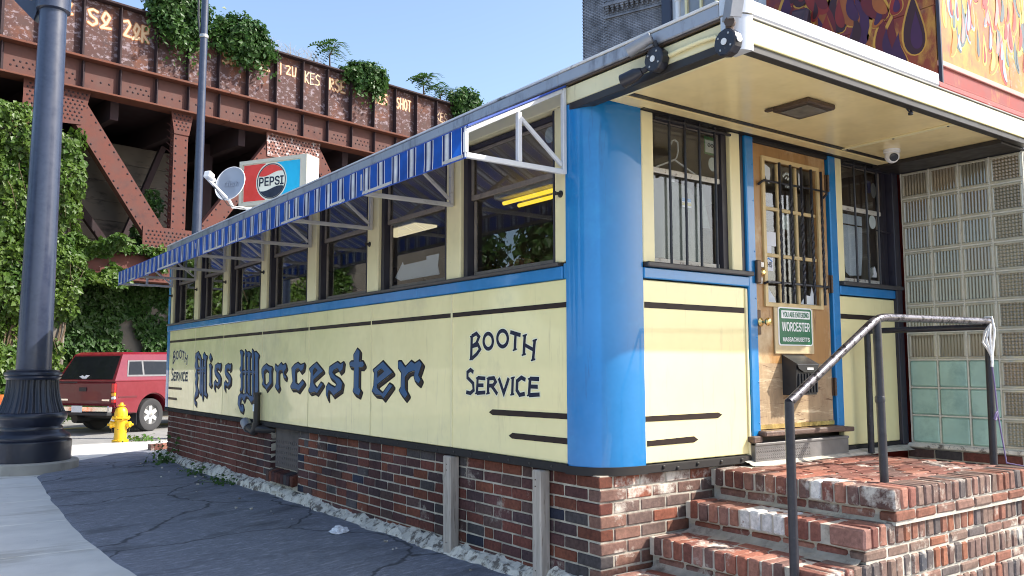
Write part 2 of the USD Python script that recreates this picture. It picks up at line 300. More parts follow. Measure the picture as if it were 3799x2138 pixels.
# kerbs (granite lengths)
kerb_m = M('granite_kerb', (0.40, 0.39, 0.37), 0.8, 0.15, 20, 0.25, 90)
kb = T('/World', (0, 0, 0), None)
g = MB()
for i in range(24):
    x0 = -4.3 + i*1.83
    g.cbox(x0+0.004, x0+1.826, 13.80, 13.97, -0.14, 0.008, 0.012)
for i in range(16):
    y0 = 13.8 - 1.83*(i+1)
    g.cbox(-4.45, -4.305, y0+0.004, y0+1.826, -0.14, 0.008, 0.012)
solo('kerb', g, kerb_m, kind='structure')
# sidewalk slabs
base = MB(); base.box(-4.30, -1.2, -14, 13.79, -0.1, -0.012); base.box(-1.2, 34, 10.2, 13.79, -0.1, -0.012)
sw = solo('sidewalk', base, earth, kind='structure')
for k in range(-11, 7):
    y0 = 3.88 + 1.524*k
    if y0+1.524 > 13.8: continue
    b = MB(); b.cbox(-4.30, -1.2, y0+0.009, y0+1.515, -0.09, rng.uniform(-0.002, 0.002), 0.008); part(sw, 'slab', b, conc)
b = MB(); b.cbox(-4.30, -1.2, 13.03, 13.79, -0.09, 0.0, 0.008); part(sw, 'slab', b, conc)
for k in range(14):
    x0 = -1.195 + k*1.7
    b = MB(); b.cbox(x0+0.004, x0+1.696, 10.2, 13.79, -0.09, rng.uniform(-0.002, 0.002), 0.008); part(sw, 'slab', b, conc)
# asphalt path between wall and sidewalk
edge = [(-1.86, -14), (-1.85, -2), (-1.84, 2.7), (-1.873, 3.36), (-1.891, 4.387), (-1.867, 5.23), (-1.80, 6.88), (-1.66, 9.1), (-1.0, 10.72), (-0.22, 11.73), (0.46, 12.25), (2.2, 12.7)]
ey, ex = [e[1] for e in edge], [e[0] for e in edge]
g = MB()
ys = np.concatenate([np.arange(-14, 12.7, 0.14), [12.7]])
def ax(u, y):
    x0 = np.interp(y, ey, ex) + 0.022*(meshkit.fbm(np.array([[y*3.1, 0.3, 0.1]]), 3, 5)[0]-0.5)*2
    x1 = 3.6 if y < 0.3 else (0.45 if y < 9.6 else 2.4)
    x1 = max(x1, x0+0.05)
    x = x0 + (x1-x0)*u
    z = gz(x, y) + 0.006 + 0.012*(meshkit.fbm(np.array([[x*1.6, y*1.1, 0.0]]), 3, 2)[0]-0.5)*min(1, u*12)
    return (x, y, z - (0.02 if u == 0 else 0))
g.grid(lambda y, u: ax(u, y), ys, [0, 0.008, 0.06, 0.12, 0.2, 0.3, 0.4, 0.5, 0.62, 0.75, 0.88, 1.0])
solo('asphalt_path', g, asph, kind='structure', smooth=True)

# ================================================================ BRICK FOUNDATION
b_dark = brick_mat('brick_dark_mixed', [(0.0, (0.125, 0.042, 0.031)), (0.16, (0.085, 0.038, 0.036)), (0.34, (0.155, 0.052, 0.031)), (0.48, (0.060, 0.036, 0.038)), (0.62, (0.026, 0.028, 0.044)), (0.68, (0.135, 0.047, 0.030)), (0.79, (0.085, 0.050, 0.044)), (0.90, (0.066, 0.056, 0.056))], stain=((0.46, 0.41, 0.34), 0.60, 0.12, 3.2))
b_red = brick_mat('brick_red_repair', [(0.0, (0.30, 0.060, 0.030)), (0.3, (0.22, 0.05, 0.03)), (0.55, (0.07, 0.03, 0.028)), (0.72, (0.26, 0.075, 0.04)), (0.9, (0.035, 0.028, 0.032))], stain=((0.55, 0.5, 0.44), 0.68, 0.08, 6.0))
b_front = brick_mat('brick_front_brown', [(0.0, (0.20, 0.105, 0.078)), (0.3, (0.17, 0.095, 0.075)), (0.5, (0.22, 0.095, 0.062)), (0.65, (0.15, 0.10, 0.085)), (0.85, (0.25, 0.085, 0.052))], stain=((0.62, 0.56, 0.48), 0.53, 0.10, 3.6))
VENT = (4.48, 5.23, 0.27, 0.80)
fd = thing('brick_foundation', 'mixed red and dark brick foundation wall under the cream diner', 'wall')
b = MB(); b.box(0.037, 0.3, 0.037, VENT[0], -0.2, 0.80); b.box(0.037, 0.3, VENT[1], 9.40, -0.2, 0.80); b.box(0.09, 0.3, VENT[0], VENT[1], -0.2, 0.80); b.box(0.037, 0.0899, VENT[0], VENT[1], -0.2, 0.27); b.box(0.3, 1.35, 0.037, 0.3, -0.2, 0.80); part(fd, 'mortar_core', b, mortar_dark)
cand = []
BL, BH, BP, RP = 0.2035, 0.0635, 0.2150, 0.0745
for r in range(10):
    z0 = 0.80 - RP*(r+1) + 0.005; z1 = z0 + BH
    even = r % 2 == 0
    y = 0.03 if even else 0.03 + 0.102 + 0.0115
    first = True
    while y < 9.38:
        L = BL if even or not first else BL
        if rng.random() < 0.06 and not first: L = 0.095
        y1 = min(y+L, 9.40)
        cut = False
        if z1 > VENT[2]:
            if y < VENT[0] < y1: y1 = VENT[0]
            elif y < VENT[1] and y >= VENT[0]-0.001: y = VENT[1]; y1 = y+L
        if not cut and y1-y > 0.03:
            d = rng.uniform(-0.003, 0.003)
            red = 6.02 < y < 8.15 - (0.80-z0)*2.6 and y > 6.0 + max(0, 0.45-z0)*2.5 and z0 > 0.26
            cand.append((0.03+d, 0.13, y, y1, z0, z1, b_red if red else b_dark))
        y = y1 + 0.0115; first = False
    x = 0.03 if not even else 0.03 + 0.102 + 0.0115
    first = True
    if not even:
        pass
    while x < 1.30:
        x1 = x + BL
        d = rng.uniform(-0.004, 0.004)
        cand.append((x, x1, 0.03+d, 0.13, z0, z1, b_front)); x = x1 + 0.0115
cand.sort(key=lambda c: (c[0]-CAM[0])**2 + (c[2]-CAM[1])**2 + (0 if c[4] > 0.06 else 400))
rest = MB()
for k, (x0, x1, y0, y1, z0, z1, mm) in enumerate(cand):
    if k < 298:
        b = MB(); b.cbox(x0, x1, y0, y1, z0, z1, 0.005, jit=0.0016); part(fd, 'brick', b, mm)
    else: rest.cbox(x0, x1, y0, y1, z0, z1, 0.005, jit=0.0016)
part(fd, 'far_bricks', rest, b_dark, kind='stuff')
# vent plate with brick sill
perf = M('perforated_plate', (0.10, 0.085, 0.08), 0.6, 0.3, 5, 0.1, 60, metallic=0.3, spots=[((0.05, 0.045, 0.045), 3.0, 0.5, 0.15), ((0.02, 0.02, 0.02), 60, 0.66, 0.04, (1, 1, 0.5))])
b = MB(); b.cbox(0.075, 0.082, 4.53, 5.20, 0.385, 0.80, 0.002); vp = part(fd, 'vent_plate', b, perf)
b = MB()
for i in range(12):
    for j in range(5):
        yy = 4.575+i*0.052; zz = 0.42+j*0.055
        b.box(0.068, 0.0748, yy, yy+0.008, zz, zz+0.024)
part(vp, 'slots', b, M('vent_slot_rim', (0.20, 0.18, 0.17), 0.5, 0.2, 20, metallic=0.5), kind='stuff')
for i in range(9):
    b = MB(); y0 = 4.49+i*0.082
    fr = lambda q: np.stack([q[:, 0], q[:, 1], q[:, 2] - (0.10 - q[:, 0])*0.25], 1)
    b.cbox(-0.02, 0.10, y0, y0+0.072, 0.275, 0.375, 0.006, fr, jit=0.003); part(fd, 'sill_brick', b, b_dark)
# crumbling mortar ledge along the foot of the wall
g = MB()
ysl = np.arange(0.02, 9.6, 0.02)
def led(y, u):
    n1 = meshkit.fbm(np.array([[y*2.2, 0, 0]]), 4, 11)[0]; n2 = meshkit.fbm(np.array([[y*7, u*5, 2.0]]), 4, 12)[0]; n3 = meshkit.fbm(np.array([[y*1.1, 5, 0]]), 3, 13)[0]
    w = 0.0 + 0.11*n1; zt = 0.13 + 0.09*n3 + 0.04*n2
    prof = [(0.05, zt+0.03), (0.035, zt+0.015), (0.0, zt), (-w*0.55, zt-0.02), (-w, zt-0.045), (-w-0.02, -0.03)]
    px, pz = prof[int(round(u*5))]
    n4 = meshkit.noise(np.array([[y*26, u*9, 4.0]]), 3)[0]-0.5
    return (px + 0.07*(n2-0.5) + 0.03*n4, y, max(pz + 0.06*(n2-0.5) + 0.03*n4, -0.03))
g.grid(led, ysl, [0, .2, .4, .6, .8, 1.0]); solo('mortar_ledge', g, ledge_m, 'crumbling pale mortar ledge along the foot of the brick foundation', 'ledge')
# loose crumbs
g = MB()
for i in range(26):
    y = rng.uniform(0.4, 9.3); x = -0.16 - abs(rng.normal(0, 0.16)); s = rng.uniform(0.004, 0.012)
    z = gz(x, y)+0.012
    g.cbox(x-s, x+s, y-s*1.2, y+s, z-s*0.5, z+s*0.7, s*0.4, jit=s*0.3)
solo('mortar_crumbs', g, ledge_m, 'pale crumbs of mortar scattered on the asphalt by the wall', 'rubble', kind='stuff')
# two timber props
for (y0, y1, zb, lab) in ((1.497, 1.597, 0.125, 'weathered grey timber prop beneath the seam left of the BOOTH SERVICE lettering'), (0.470, 0.555, 0.0, 'weathered grey timber prop nearest the blue corner column')):
    t = thing('timber_prop', lab, 'post', (-0.03, (y0+y1)/2, zb), 'timber props under the diner')
    b = MB(); b.cbox(-0.055, 0.02, y0, y1, zb, 0.797, 0.006, jit=0.002); part(t, 'beam', b, wood_grey)
    b = MB()
    for zz in (0.74, 0.70, 0.2): b.lathe([(0.004, 0), (0.004, 0.004), (0.0005, 0.005)], (-0.0545, y0+0.05, zz), 8, axis=(-1, 0, 0))
    part(t, 'nail', b, old_brown)
# crumpled paper on the asphalt
b = MB(); ic = trimesh.creation.icosphere(3, 1.0); v = np.array(ic.vertices)
nn = meshkit.fbm(v*2.2+5, 3, 3); v = v*(0.45+0.9*nn)[:, None]*np.array([0.075, 0.06, 0.045]); v[:, 2] = np.maximum(v[:, 2], -0.012)
b.add(v + np.array([-0.32, 2.74, gz(-0.32, 2.74)+0.022]), ic.faces)
solo('crumpled_paper', b, M('white_paper', (0.78, 0.79, 0.82), 0.8, 0.05, 5), 'crumpled white paper lying on the asphalt path', 'litter')

# ================================================================ BRICK STOOP
b_step = brick_mat('brick_step_red', [(0.0, (0.26, 0.098, 0.066)), (0.2, (0.20, 0.082, 0.062)), (0.4, (0.30, 0.14, 0.10)), (0.55, (0.175, 0.068, 0.052)), (0.7, (0.27, 0.14, 0.11)), (0.85, (0.15, 0.085, 0.072))], stain=((0.60, 0.55, 0.48), 0.55, 0.10, 3.4))
b_side = brick_mat('brick_stoop_side', [(0.0, (0.19, 0.105, 0.08)), (0.2, (0.15, 0.095, 0.078)), (0.42, (0.105, 0.085, 0.08)), (0.55, (0.21, 0.09, 0.06)), (0.7, (0.175, 0.115, 0.09)), (0.90, (0.07, 0.07, 0.08)), (0.94, (0.24, 0.095, 0.055))], stain=((0.58, 0.52, 0.44), 0.56, 0.12, 3.6))
b_white = brick_mat('brick_whitewashed', [(0.0, (0.66, 0.63, 0.60)), (0.6, (0.58, 0.55, 0.52))], stain=((0.20, 0.09, 0.06), 0.57, 0.05, 9.0))
st = thing('brick_stoop', 'brick entrance stoop with four worn red brick steps beside the diner door', 'steps')
TOPS = [0.787, 0.609, 0.431, 0.253]; NOSE = [0.955, 0.715, 0.40, 0.10]; YF = -1.20; XE = 2.55
b = MB()
for k in range(4):
    zb = TOPS[k+1] if k < 3 else -0.1
    b.box(NOSE[k]+0.010, XE-0.012, YF+(0.010 if k == 0 else 0.040), 0.02, TOPS[k]-0.108, TOPS[k]-0.007); b.box(NOSE[k]+0.034, XE-0.012, YF+(0.014 if k == 0 else 0.044), 0.02, zb-0.01 if k < 3 else -0.1, TOPS[k]-0.1075)
part(st, 'mortar_core', b, mortar)
SB = []
def sb(x0, x1, y0, y1, z0, z1, m, pri): SB.append((pri, x0, x1, y0, y1, z0, z1, m))
for k in range(4):
    top = TOPS[k]; nx = NOSE[k]; zr = top-0.106
    nyf = YF + (0.0 if k == 0 else 0.03)
    # nosing headers along Y
    y = -0.012; i = 0
    while y > nyf + 0.20 - 0.06 + (0.0):
        jj = rng.uniform(-0.006, 0.005)
        mm = b_white if (k == 1 and 5 <= i <= 8 and rng.random() < 0.85) or (k == 0 and i == 9) else b_step
        if y - 0.066 < nyf + 0.2: break
        sb(nx+jj, nx+0.20, y-0.066, y, zr, top+rng.uniform(-0.003, 0.003), mm, 0); y -= 0.0765; i += 1
    # front side headers along X with their ends at the front face
    x = nx if k else nx
    n = 0
    while x < XE-0.04:
        w = 0.066 if not (k == 1 and n == 0) else 0.066
        if x+w > XE+0.02: break
        sb(x+ (rng.uniform(-.003, .003)), x+w, nyf+rng.uniform(-0.004, 0.004), nyf+0.2, zr, top+rng.uniform(-0.003, 0.002), b_side if n > 2 else b_step, 1); x += 0.0765; n += 1
    # stretcher course below
    z1 = zr-0.011; z0 = z1-0.052
    x = nx+0.02
    while x < XE-0.05:
        x1 = min(x+0.2, XE); sb(x, x1, nyf+0.006+rng.uniform(-0.003, 0.003), nyf+0.1, z0, z1, b_side, 1); x = x1+0.011
    y = -0.03
    while y > nyf+0.14:
        y1 = max(y-0.2, nyf+0.11); sb(nx+0.026, nx+0.12, y1, y, z0, z1, b_step, 1); y = y1-0.011
    # tread pavers behind the nosing
    if k:
        xx0 = nx+0.212; xx1 = NOSE[k-1]+0.03
        y = -0.03
        while y > nyf+0.25:
            y1 = y-0.2; sb(xx0, min(xx0+0.085, xx1), y1, y, top-0.06, top-0.003+rng.uniform(-0.004, 0.002), b_step, 2); y = y1-0.011
        if xx1-xx0 > 0.11:
            y = -0.12
            while y > nyf+0.25:
                y1 = y-0.2; sb(xx0+0.096, xx1, y1, y, top-0.06, top-0.003+rng.uniform(-0.004, 0.002), b_step, 2); y = y1-0.011
    else:
        y = -0.13; row = 0
        while y > nyf+0.24:
            x = nx+0.212 + (0.1 if row % 2 else 0)
            if row % 2: sb(nx+0.212, nx+0.302, y-0.088, y, top-0.06, top+rng.uniform(-0.002, 0.001), b_step, 2)
            while x < XE-0.03:
                x1 = min(x+0.2, XE-0.005); sb(x, x1, y-0.088, y, top-0.06, top+rng.uniform(-0.002, 0.001), b_step, 2); x = x1+0.010
            y -= 0.098; row += 1
SB.sort(key=lambda q: (q[0] + (3 if q[6] < 0.12 else 0), (q[1]-CAM[0])**2+(q[3]-CAM[1])**2))
rest = MB()
for i, (p_, x0, x1, y0, y1, z0, z1, mm) in enumerate(SB):
    if i < 298: b = MB(); b.cbox(x0, x1, y0, y1, z0, z1, 0.009, jit=0.0028); part(st, 'brick', b, mm)
    else: rest.cbox(x0, x1, y0, y1, z0, z1, 0.009, jit=0.0028)
if len(SB) > 298: part(st, 'other_bricks', rest, b_side, kind='stuff')
# grout slope between landing and diner, and mortar smears
def smear(name_m, x0, x1, y0, y1, zf, n=10, amp=0.014, seed=1):
    g = MB(); g.grid(lambda a, c: (x0+(x1-x0)*a, y0+(y1-y0)*c, zf(a, c)+amp*(meshkit.fbm(np.array([[a*6+seed, c*6, 1.0]]), 3, seed)[0]-0.5)*2), np.linspace(0, 1, n), np.linspace(0, 1, n)); part(st, 'mortar_smear', g, name_m, smooth=True)
smear(mortar, 1.25, 3.2, -0.10, -0.005, lambda a, c: 0.782 + 0.035*c, 14, 0.010, 3)
for k in (0, 1, 2):
    smear(mortar_dark, NOSE[k+1]+0.24, NOSE[k]+0.035, -1.14, -0.005, lambda a, c, k=k: TOPS[k+1]-0.004+0.045*a**3, 12, 0.004, 7+k)

# strip of brick sill and ground by the glass wall
g = MB(); g.grid(lambda x, y: (x, y, 0.09+0.02*meshkit.fbm(np.array([[x*5, y*5, 0]]), 3, 9)[0]), np.linspace(2.4, 6.5, 24), np.linspace(-6, -0.9, 24)); solo('gravel_yard', g, M('dark_gravel', (0.10, 0.09, 0.08), 0.95, 0.4, 20, 1.0, 50, spots=((0.3, 0.28, 0.25), 30, 0.6, 0.05)), kind='structure')
# traced lettering in metres on the side panels: (along the wall, height)
LETTERS = {'m': [[(-7.989, 1.603),(-7.855, 1.632),(-7.81, 1.601),(-7.901, 1.572),(-7.893, 1.503),(-7.855, 1.442),(-7.9, 1.374),(-7.849, 1.299),(-7.879, 1.193),(-7.798, 1.119),(-7.813, 1.067),(-7.888, 1.039),(-7.959, 1.063),(-7.923, 1.117),(-7.94, 1.177),(-7.967, 1.222),(-7.942, 1.283),(-7.979, 1.328),(-7.943, 1.389),(-8.004, 1.45),(-7.97, 1.527),(-8.001, 1.565)], [(-7.889, 1.05),(-7.944, 1.025),(-7.945, 0.988),(-7.907, 0.974),(-7.869, 0.967),(-7.875, 0.925),(-7.963, 0.957),(-7.984, 1.001),(-7.968, 1.047),(-7.928, 1.064)], [(-7.868, 1.556),(-7.85, 1.586),(-7.767, 1.585),(-7.727, 1.547),(-7.653, 1.108),(-7.701, 1.077),(-7.755, 1.105),(-7.782, 1.533)], [(-7.688, 1.517),(-7.638, 1.531),(-7.576, 1.05),(-7.607, 1.008),(-7.65, 1.078)], [(-7.654, 1.584),(-7.597, 1.616),(-7.528, 1.575),(-7.462, 1.567),(-7.507, 1.523),(-7.464, 1.112),(-7.412, 1.084),(-7.438, 1.051),(-7.54, 1.081),(-7.525, 1.125),(-7.577, 1.524),(-7.64, 1.546)], [(-7.874, 1.423),(-7.547, 1.429),(-7.545, 1.409),(-7.871, 1.402)], [(-7.869, 1.379),(-7.543, 1.387),(-7.541, 1.372),(-7.867, 1.361)]], 'i': [[(-7.333, 1.595),(-7.271, 1.55),(-7.33, 1.51),(-7.382, 1.551)], [(-7.372, 1.456),(-7.321, 1.471),(-7.261, 1.449),(-7.281, 1.412),(-7.263, 1.239),(-7.237, 1.215),(-7.267, 1.186),(-7.347, 1.209),(-7.33, 1.238),(-7.349, 1.42)]], 's1': [[(-7.123, 1.448),(-7.015, 1.476),(-6.945, 1.462),(-6.891, 1.473),(-6.895, 1.42),(-6.938, 1.394),(-6.986, 1.422),(-7.055, 1.417),(-7.061, 1.38),(-6.932, 1.335),(-6.884, 1.307),(-6.891, 1.237),(-6.996, 1.19),(-7.082, 1.217),(-7.117, 1.194),(-7.098, 1.146),(-7.148, 1.176),(-7.153, 1.233),(-7.096, 1.263),(-7.037, 1.232),(-6.982, 1.239),(-6.978, 1.289),(-7.118, 1.345),(-7.145, 1.384)]], 's2': [[(-6.719, 1.442),(-6.616, 1.469),(-6.55, 1.455),(-6.5, 1.466),(-6.504, 1.414),(-6.545, 1.389),(-6.59, 1.417),(-6.655, 1.411),(-6.66, 1.375),(-6.539, 1.332),(-6.494, 1.305),(-6.501, 1.237),(-6.6, 1.192),(-6.68, 1.218),(-6.713, 1.195),(-6.696, 1.149),(-6.742, 1.178),(-6.748, 1.233),(-6.693, 1.262),(-6.638, 1.232),(-6.587, 1.238),(-6.583, 1.288),(-6.714, 1.342),(-6.739, 1.379)]], 'w': [[(-6.194, 1.613),(-6.146, 1.621),(-6.076, 1.598),(-6.101, 1.565),(-6.089, 1.419),(-6.115, 1.393),(-6.085, 1.367),(-6.071, 1.196),(-6.087, 1.156),(-6.16, 1.161),(-6.13, 1.195),(-6.139, 1.3),(-6.174, 1.333),(-6.144, 1.36),(-6.146, 1.38),(-6.188, 1.406),(-6.151, 1.439),(-6.161, 1.559)], [(-6.019, 1.623),(-5.958, 1.596),(-5.978, 1.557),(-5.945, 1.146),(-5.986, 1.123),(-5.999, 1.145),(-6.022, 1.564)], [(-5.946, 1.592),(-5.889, 1.601),(-5.818, 1.574),(-5.853, 1.542),(-5.82, 1.124),(-5.871, 1.135),(-5.892, 1.16),(-5.915, 1.537)], [(-5.784, 1.626),(-5.737, 1.605),(-5.722, 1.56),(-5.699, 1.114),(-5.744, 1.106),(-5.754, 1.138),(-5.788, 1.587)], [(-5.706, 1.592),(-5.655, 1.598),(-5.556, 1.558),(-5.591, 1.527),(-5.556, 1.168),(-5.608, 1.129),(-5.658, 1.153),(-5.676, 1.534)], [(-6.086, 1.385),(-5.58, 1.381),(-5.578, 1.365),(-6.085, 1.368)], [(-6.125, 1.129),(-6.036, 1.116),(-5.909, 1.134),(-5.85, 1.114),(-5.698, 1.101),(-5.597, 1.129),(-5.642, 1.09),(-5.768, 1.035),(-5.867, 1.09),(-5.945, 1.101),(-6.006, 1.038),(-6.081, 1.084),(-6.12, 1.077),(-6.147, 1.01),(-6.103, 0.966),(-6.08, 0.978),(-6.094, 0.999),(-6.043, 1.0),(-6.008, 0.963),(-6.036, 0.916),(-6.128, 0.932),(-6.223, 1.007),(-6.21, 1.087)]], 'o': [[(-5.465, 1.401),(-5.414, 1.432),(-5.321, 1.459),(-5.257, 1.438),(-5.147, 1.425),(-5.168, 1.383),(-5.15, 1.261),(-5.302, 1.185),(-5.346, 1.219),(-5.436, 1.245),(-5.414, 1.282),(-5.463, 1.369)], [(-5.393, 1.382),(-5.332, 1.409),(-5.272, 1.395),(-5.226, 1.383),(-5.228, 1.266),(-5.305, 1.228),(-5.373, 1.252)]], 'r1': [[(-5.055, 1.455),(-5.011, 1.437),(-4.981, 1.429),(-4.892, 1.469),(-4.843, 1.445),(-4.771, 1.46),(-4.743, 1.419),(-4.816, 1.372),(-4.795, 1.349),(-4.741, 1.331),(-4.755, 1.308),(-4.813, 1.325),(-4.838, 1.372),(-4.856, 1.401),(-4.936, 1.395),(-4.958, 1.371),(-4.95, 1.252),(-4.922, 1.217),(-4.965, 1.186),(-5.047, 1.227),(-5.016, 1.257),(-5.017, 1.383),(-5.069, 1.413)]], 'c': [[(-4.604, 1.413),(-4.527, 1.45),(-4.44, 1.469),(-4.374, 1.446),(-4.277, 1.461),(-4.297, 1.41),(-4.359, 1.384),(-4.426, 1.423),(-4.494, 1.405),(-4.508, 1.376),(-4.494, 1.272),(-4.416, 1.249),(-4.32, 1.297),(-4.267, 1.276),(-4.405, 1.193),(-4.483, 1.211),(-4.58, 1.209),(-4.621, 1.233),(-4.564, 1.279)]], 'e1': [[(-4.152, 1.408),(-4.083, 1.436),(-3.981, 1.468),(-3.906, 1.43),(-3.825, 1.392),(-4.049, 1.307),(-4.048, 1.277),(-3.997, 1.243),(-3.958, 1.224),(-3.873, 1.281),(-3.825, 1.269),(-3.956, 1.181),(-4.017, 1.196),(-4.112, 1.182),(-4.161, 1.203),(-4.129, 1.232),(-4.117, 1.276),(-4.114, 1.375)], [(-4.062, 1.397),(-4.014, 1.425),(-3.953, 1.397),(-4.059, 1.342)]], 's3': [[(-3.684, 1.424),(-3.597, 1.45),(-3.511, 1.471),(-3.449, 1.45),(-3.384, 1.468),(-3.399, 1.409),(-3.458, 1.383),(-3.504, 1.419),(-3.587, 1.403),(-3.621, 1.377),(-3.555, 1.343),(-3.456, 1.318),(-3.401, 1.286),(-3.423, 1.224),(-3.585, 1.169),(-3.636, 1.199),(-3.688, 1.219),(-3.715, 1.186),(-3.702, 1.132),(-3.745, 1.175),(-3.748, 1.239),(-3.703, 1.276),(-3.652, 1.259),(-3.555, 1.239),(-3.512, 1.272),(-3.558, 1.302),(-3.655, 1.333),(-3.695, 1.377)]], 't': [[(-3.109, 1.583),(-3.063, 1.563),(-3.071, 1.473),(-2.998, 1.473),(-2.971, 1.445),(-3.007, 1.424),(-3.074, 1.427),(-3.075, 1.251),(-3.034, 1.227),(-3.066, 1.182),(-3.146, 1.2),(-3.18, 1.219),(-3.166, 1.249),(-3.163, 1.424),(-3.246, 1.434),(-3.258, 1.459),(-3.224, 1.474),(-3.173, 1.474),(-3.18, 1.529)]], 'e2': [[(-2.802, 1.4),(-2.74, 1.424),(-2.628, 1.471),(-2.557, 1.433),(-2.461, 1.384),(-2.725, 1.284),(-2.731, 1.257),(-2.683, 1.23),(-2.627, 1.21),(-2.51, 1.291),(-2.458, 1.276),(-2.61, 1.171),(-2.661, 1.197),(-2.754, 1.2),(-2.814, 1.227),(-2.789, 1.266),(-2.776, 1.381)], [(-2.726, 1.39),(-2.657, 1.414),(-2.6, 1.391),(-2.725, 1.338)]], 'r2': [[(-2.363, 1.469),(-2.321, 1.469),(-2.277, 1.437),(-2.249, 1.423),(-2.158, 1.47),(-2.104, 1.45),(-2.033, 1.473),(-1.994, 1.449),(-2.023, 1.401),(-2.049, 1.366),(-2.01, 1.331),(-2.039, 1.3),(-2.093, 1.322),(-2.111, 1.357),(-2.098, 1.399),(-2.139, 1.395),(-2.202, 1.383),(-2.257, 1.347),(-2.255, 1.257),(-2.208, 1.213),(-2.253, 1.181),(-2.319, 1.22),(-2.344, 1.242),(-2.317, 1.265),(-2.31, 1.383),(-2.362, 1.419)]]}
BOOTH = [(10, [(-1.308, 1.639),(-1.315, 1.479)]),(9, [(-1.308, 1.639),(-1.25, 1.656),(-1.217, 1.632),(-1.25, 1.587),(-1.303, 1.568)]),(9, [(-1.303, 1.568),(-1.229, 1.578),(-1.205, 1.546),(-1.243, 1.515),(-1.311, 1.481)]),(9, [(-1.05, 1.597),(-1.052, 1.584),(-1.057, 1.572),(-1.066, 1.561),(-1.077, 1.554),(-1.091, 1.549),(-1.105, 1.547),(-1.119, 1.549),(-1.133, 1.555),(-1.144, 1.563),(-1.153, 1.574),(-1.159, 1.586),(-1.161, 1.6),(-1.159, 1.613),(-1.153, 1.626),(-1.144, 1.636),(-1.133, 1.644),(-1.119, 1.649),(-1.105, 1.65),(-1.091, 1.648),(-1.077, 1.642),(-1.066, 1.634),(-1.057, 1.623),(-1.052, 1.61),(-1.05, 1.597)]),(9, [(-0.878, 1.61),(-0.88, 1.597),(-0.886, 1.584),(-0.895, 1.574),(-0.908, 1.566),(-0.922, 1.561),(-0.938, 1.559),(-0.953, 1.561),(-0.968, 1.567),(-0.98, 1.576),(-0.99, 1.587),(-0.996, 1.6),(-0.998, 1.613),(-0.996, 1.627),(-0.99, 1.639),(-0.98, 1.65),(-0.968, 1.658),(-0.953, 1.663),(-0.937, 1.664),(-0.922, 1.662),(-0.907, 1.656),(-0.895, 1.647),(-0.886, 1.636),(-0.88, 1.623),(-0.878, 1.61)]),(9, [(-0.85, 1.652),(-0.738, 1.628)]),(9, [(-0.792, 1.64),(-0.801, 1.536)]),(9, [(-0.693, 1.626),(-0.704, 1.503)]),(9, [(-0.589, 1.592),(-0.607, 1.469)]),(8, [(-0.698, 1.566),(-0.6, 1.531)]),(9, [(-1.286, 1.389),(-1.323, 1.406),(-1.361, 1.388),(-1.361, 1.351),(-1.29, 1.312),(-1.283, 1.266),(-1.325, 1.243),(-1.377, 1.25)]),(9, [(-1.233, 1.352),(-1.242, 1.246)]),(9, [(-1.233, 1.351),(-1.14, 1.347)]),(9, [(-1.238, 1.3),(-1.162, 1.301)]),(9, [(-1.242, 1.246),(-1.142, 1.253)]),(9, [(-1.103, 1.35),(-1.108, 1.247)]),(9, [(-1.103, 1.347),(-1.039, 1.351),(-1.017, 1.326),(-1.046, 1.302),(-1.103, 1.298)]),(9, [(-1.064, 1.298),(-0.998, 1.245)]),(9, [(-0.981, 1.351),(-0.925, 1.252),(-0.869, 1.352)]),(9, [(-0.824, 1.355),(-0.83, 1.247)]),(9, [(-0.687, 1.343),(-0.731, 1.357),(-0.775, 1.335),(-0.781, 1.277),(-0.749, 1.246),(-0.695, 1.255)]),(9, [(-0.639, 1.352),(-0.65, 1.247)]),(9, [(-0.639, 1.351),(-0.548, 1.349)]),(9, [(-0.643, 1.302),(-0.56, 1.301)]),(9, [(-0.65, 1.247),(-0.542, 1.254)])]
BARS = [[(-1.097, 1.122),(-1.054, 1.143),(-0.277, 1.148),(-0.277, 1.114),(-1.054, 1.105)], [(-0.87, 0.98),(-0.83, 1.001),(-0.279, 1.003),(-0.279, 0.967),(-0.83, 0.964)]]
FBARS = [[(0.372, 1.131),(1.019, 1.133),(1.058, 1.118),(1.017, 1.097),(0.373, 1.099)], [(0.381, 0.986),(0.789, 0.994),(0.826, 0.971),(0.788, 0.956),(0.382, 0.954)]]

# ================================================================ DINER
dn = thing('diner', 'cream and blue lunch car diner with lettered side and barred front door', 'diner')
ZB, ZT = 0.853, 1.953
seams = [0.27, 1.572, 2.853, 4.184, 5.466, 6.816, 8.039, 9.33]
# body core (closed dark box of floor, back, roof supports)
core = M('interior_dark_wall', (0.18, 0.12, 0.085), 0.7, 0.2, 4)
floor_m = M('interior_floor', (0.10, 0.075, 0.06), 0.5, 0.2, 6)
b = MB(); b.box(0.12, 3.11, 0.12, 9.35, 0.90, 0.98); part(dn, 'floor', b, floor_m)
b = MB(); b.box(3.12, 3.16, 0.06, 9.40, 0.98, 3.03); b.box(0.1, 3.12, 9.36, 9.40, 0.98, 3.03); part(dn, 'inner_wall', b, core)
b = MB(); b.box(0.10, 3.12, 0.06, 9.36, 3.0, 3.03); part(dn, 'ceiling', b, M('interior_ceiling', (0.50, 0.40, 0.29), 0.5, 0.1, 4))
b = MB(); b.box(0.055, 0.09, 0.30, 9.36, 0.98, 2.05); part(dn, 'inner_wall', b, core)
b = MB(); b.cbox(2.0, 2.6, 1.2, 8.8, 0.98, 2.0, 0.03); part(dn, 'counter', b, M('counter_wood', (0.16, 0.06, 0.03), 0.3, 0.2, 6))
wood_back = M('interior_back_bar', (0.20, 0.13, 0.08), 0.5, 0.3, 7)
b = MB()
for i in range(9): b.cbox(3.0, 3.11, 0.9+i*0.9, 1.7+i*0.9, 2.05, 2.75, 0.01)
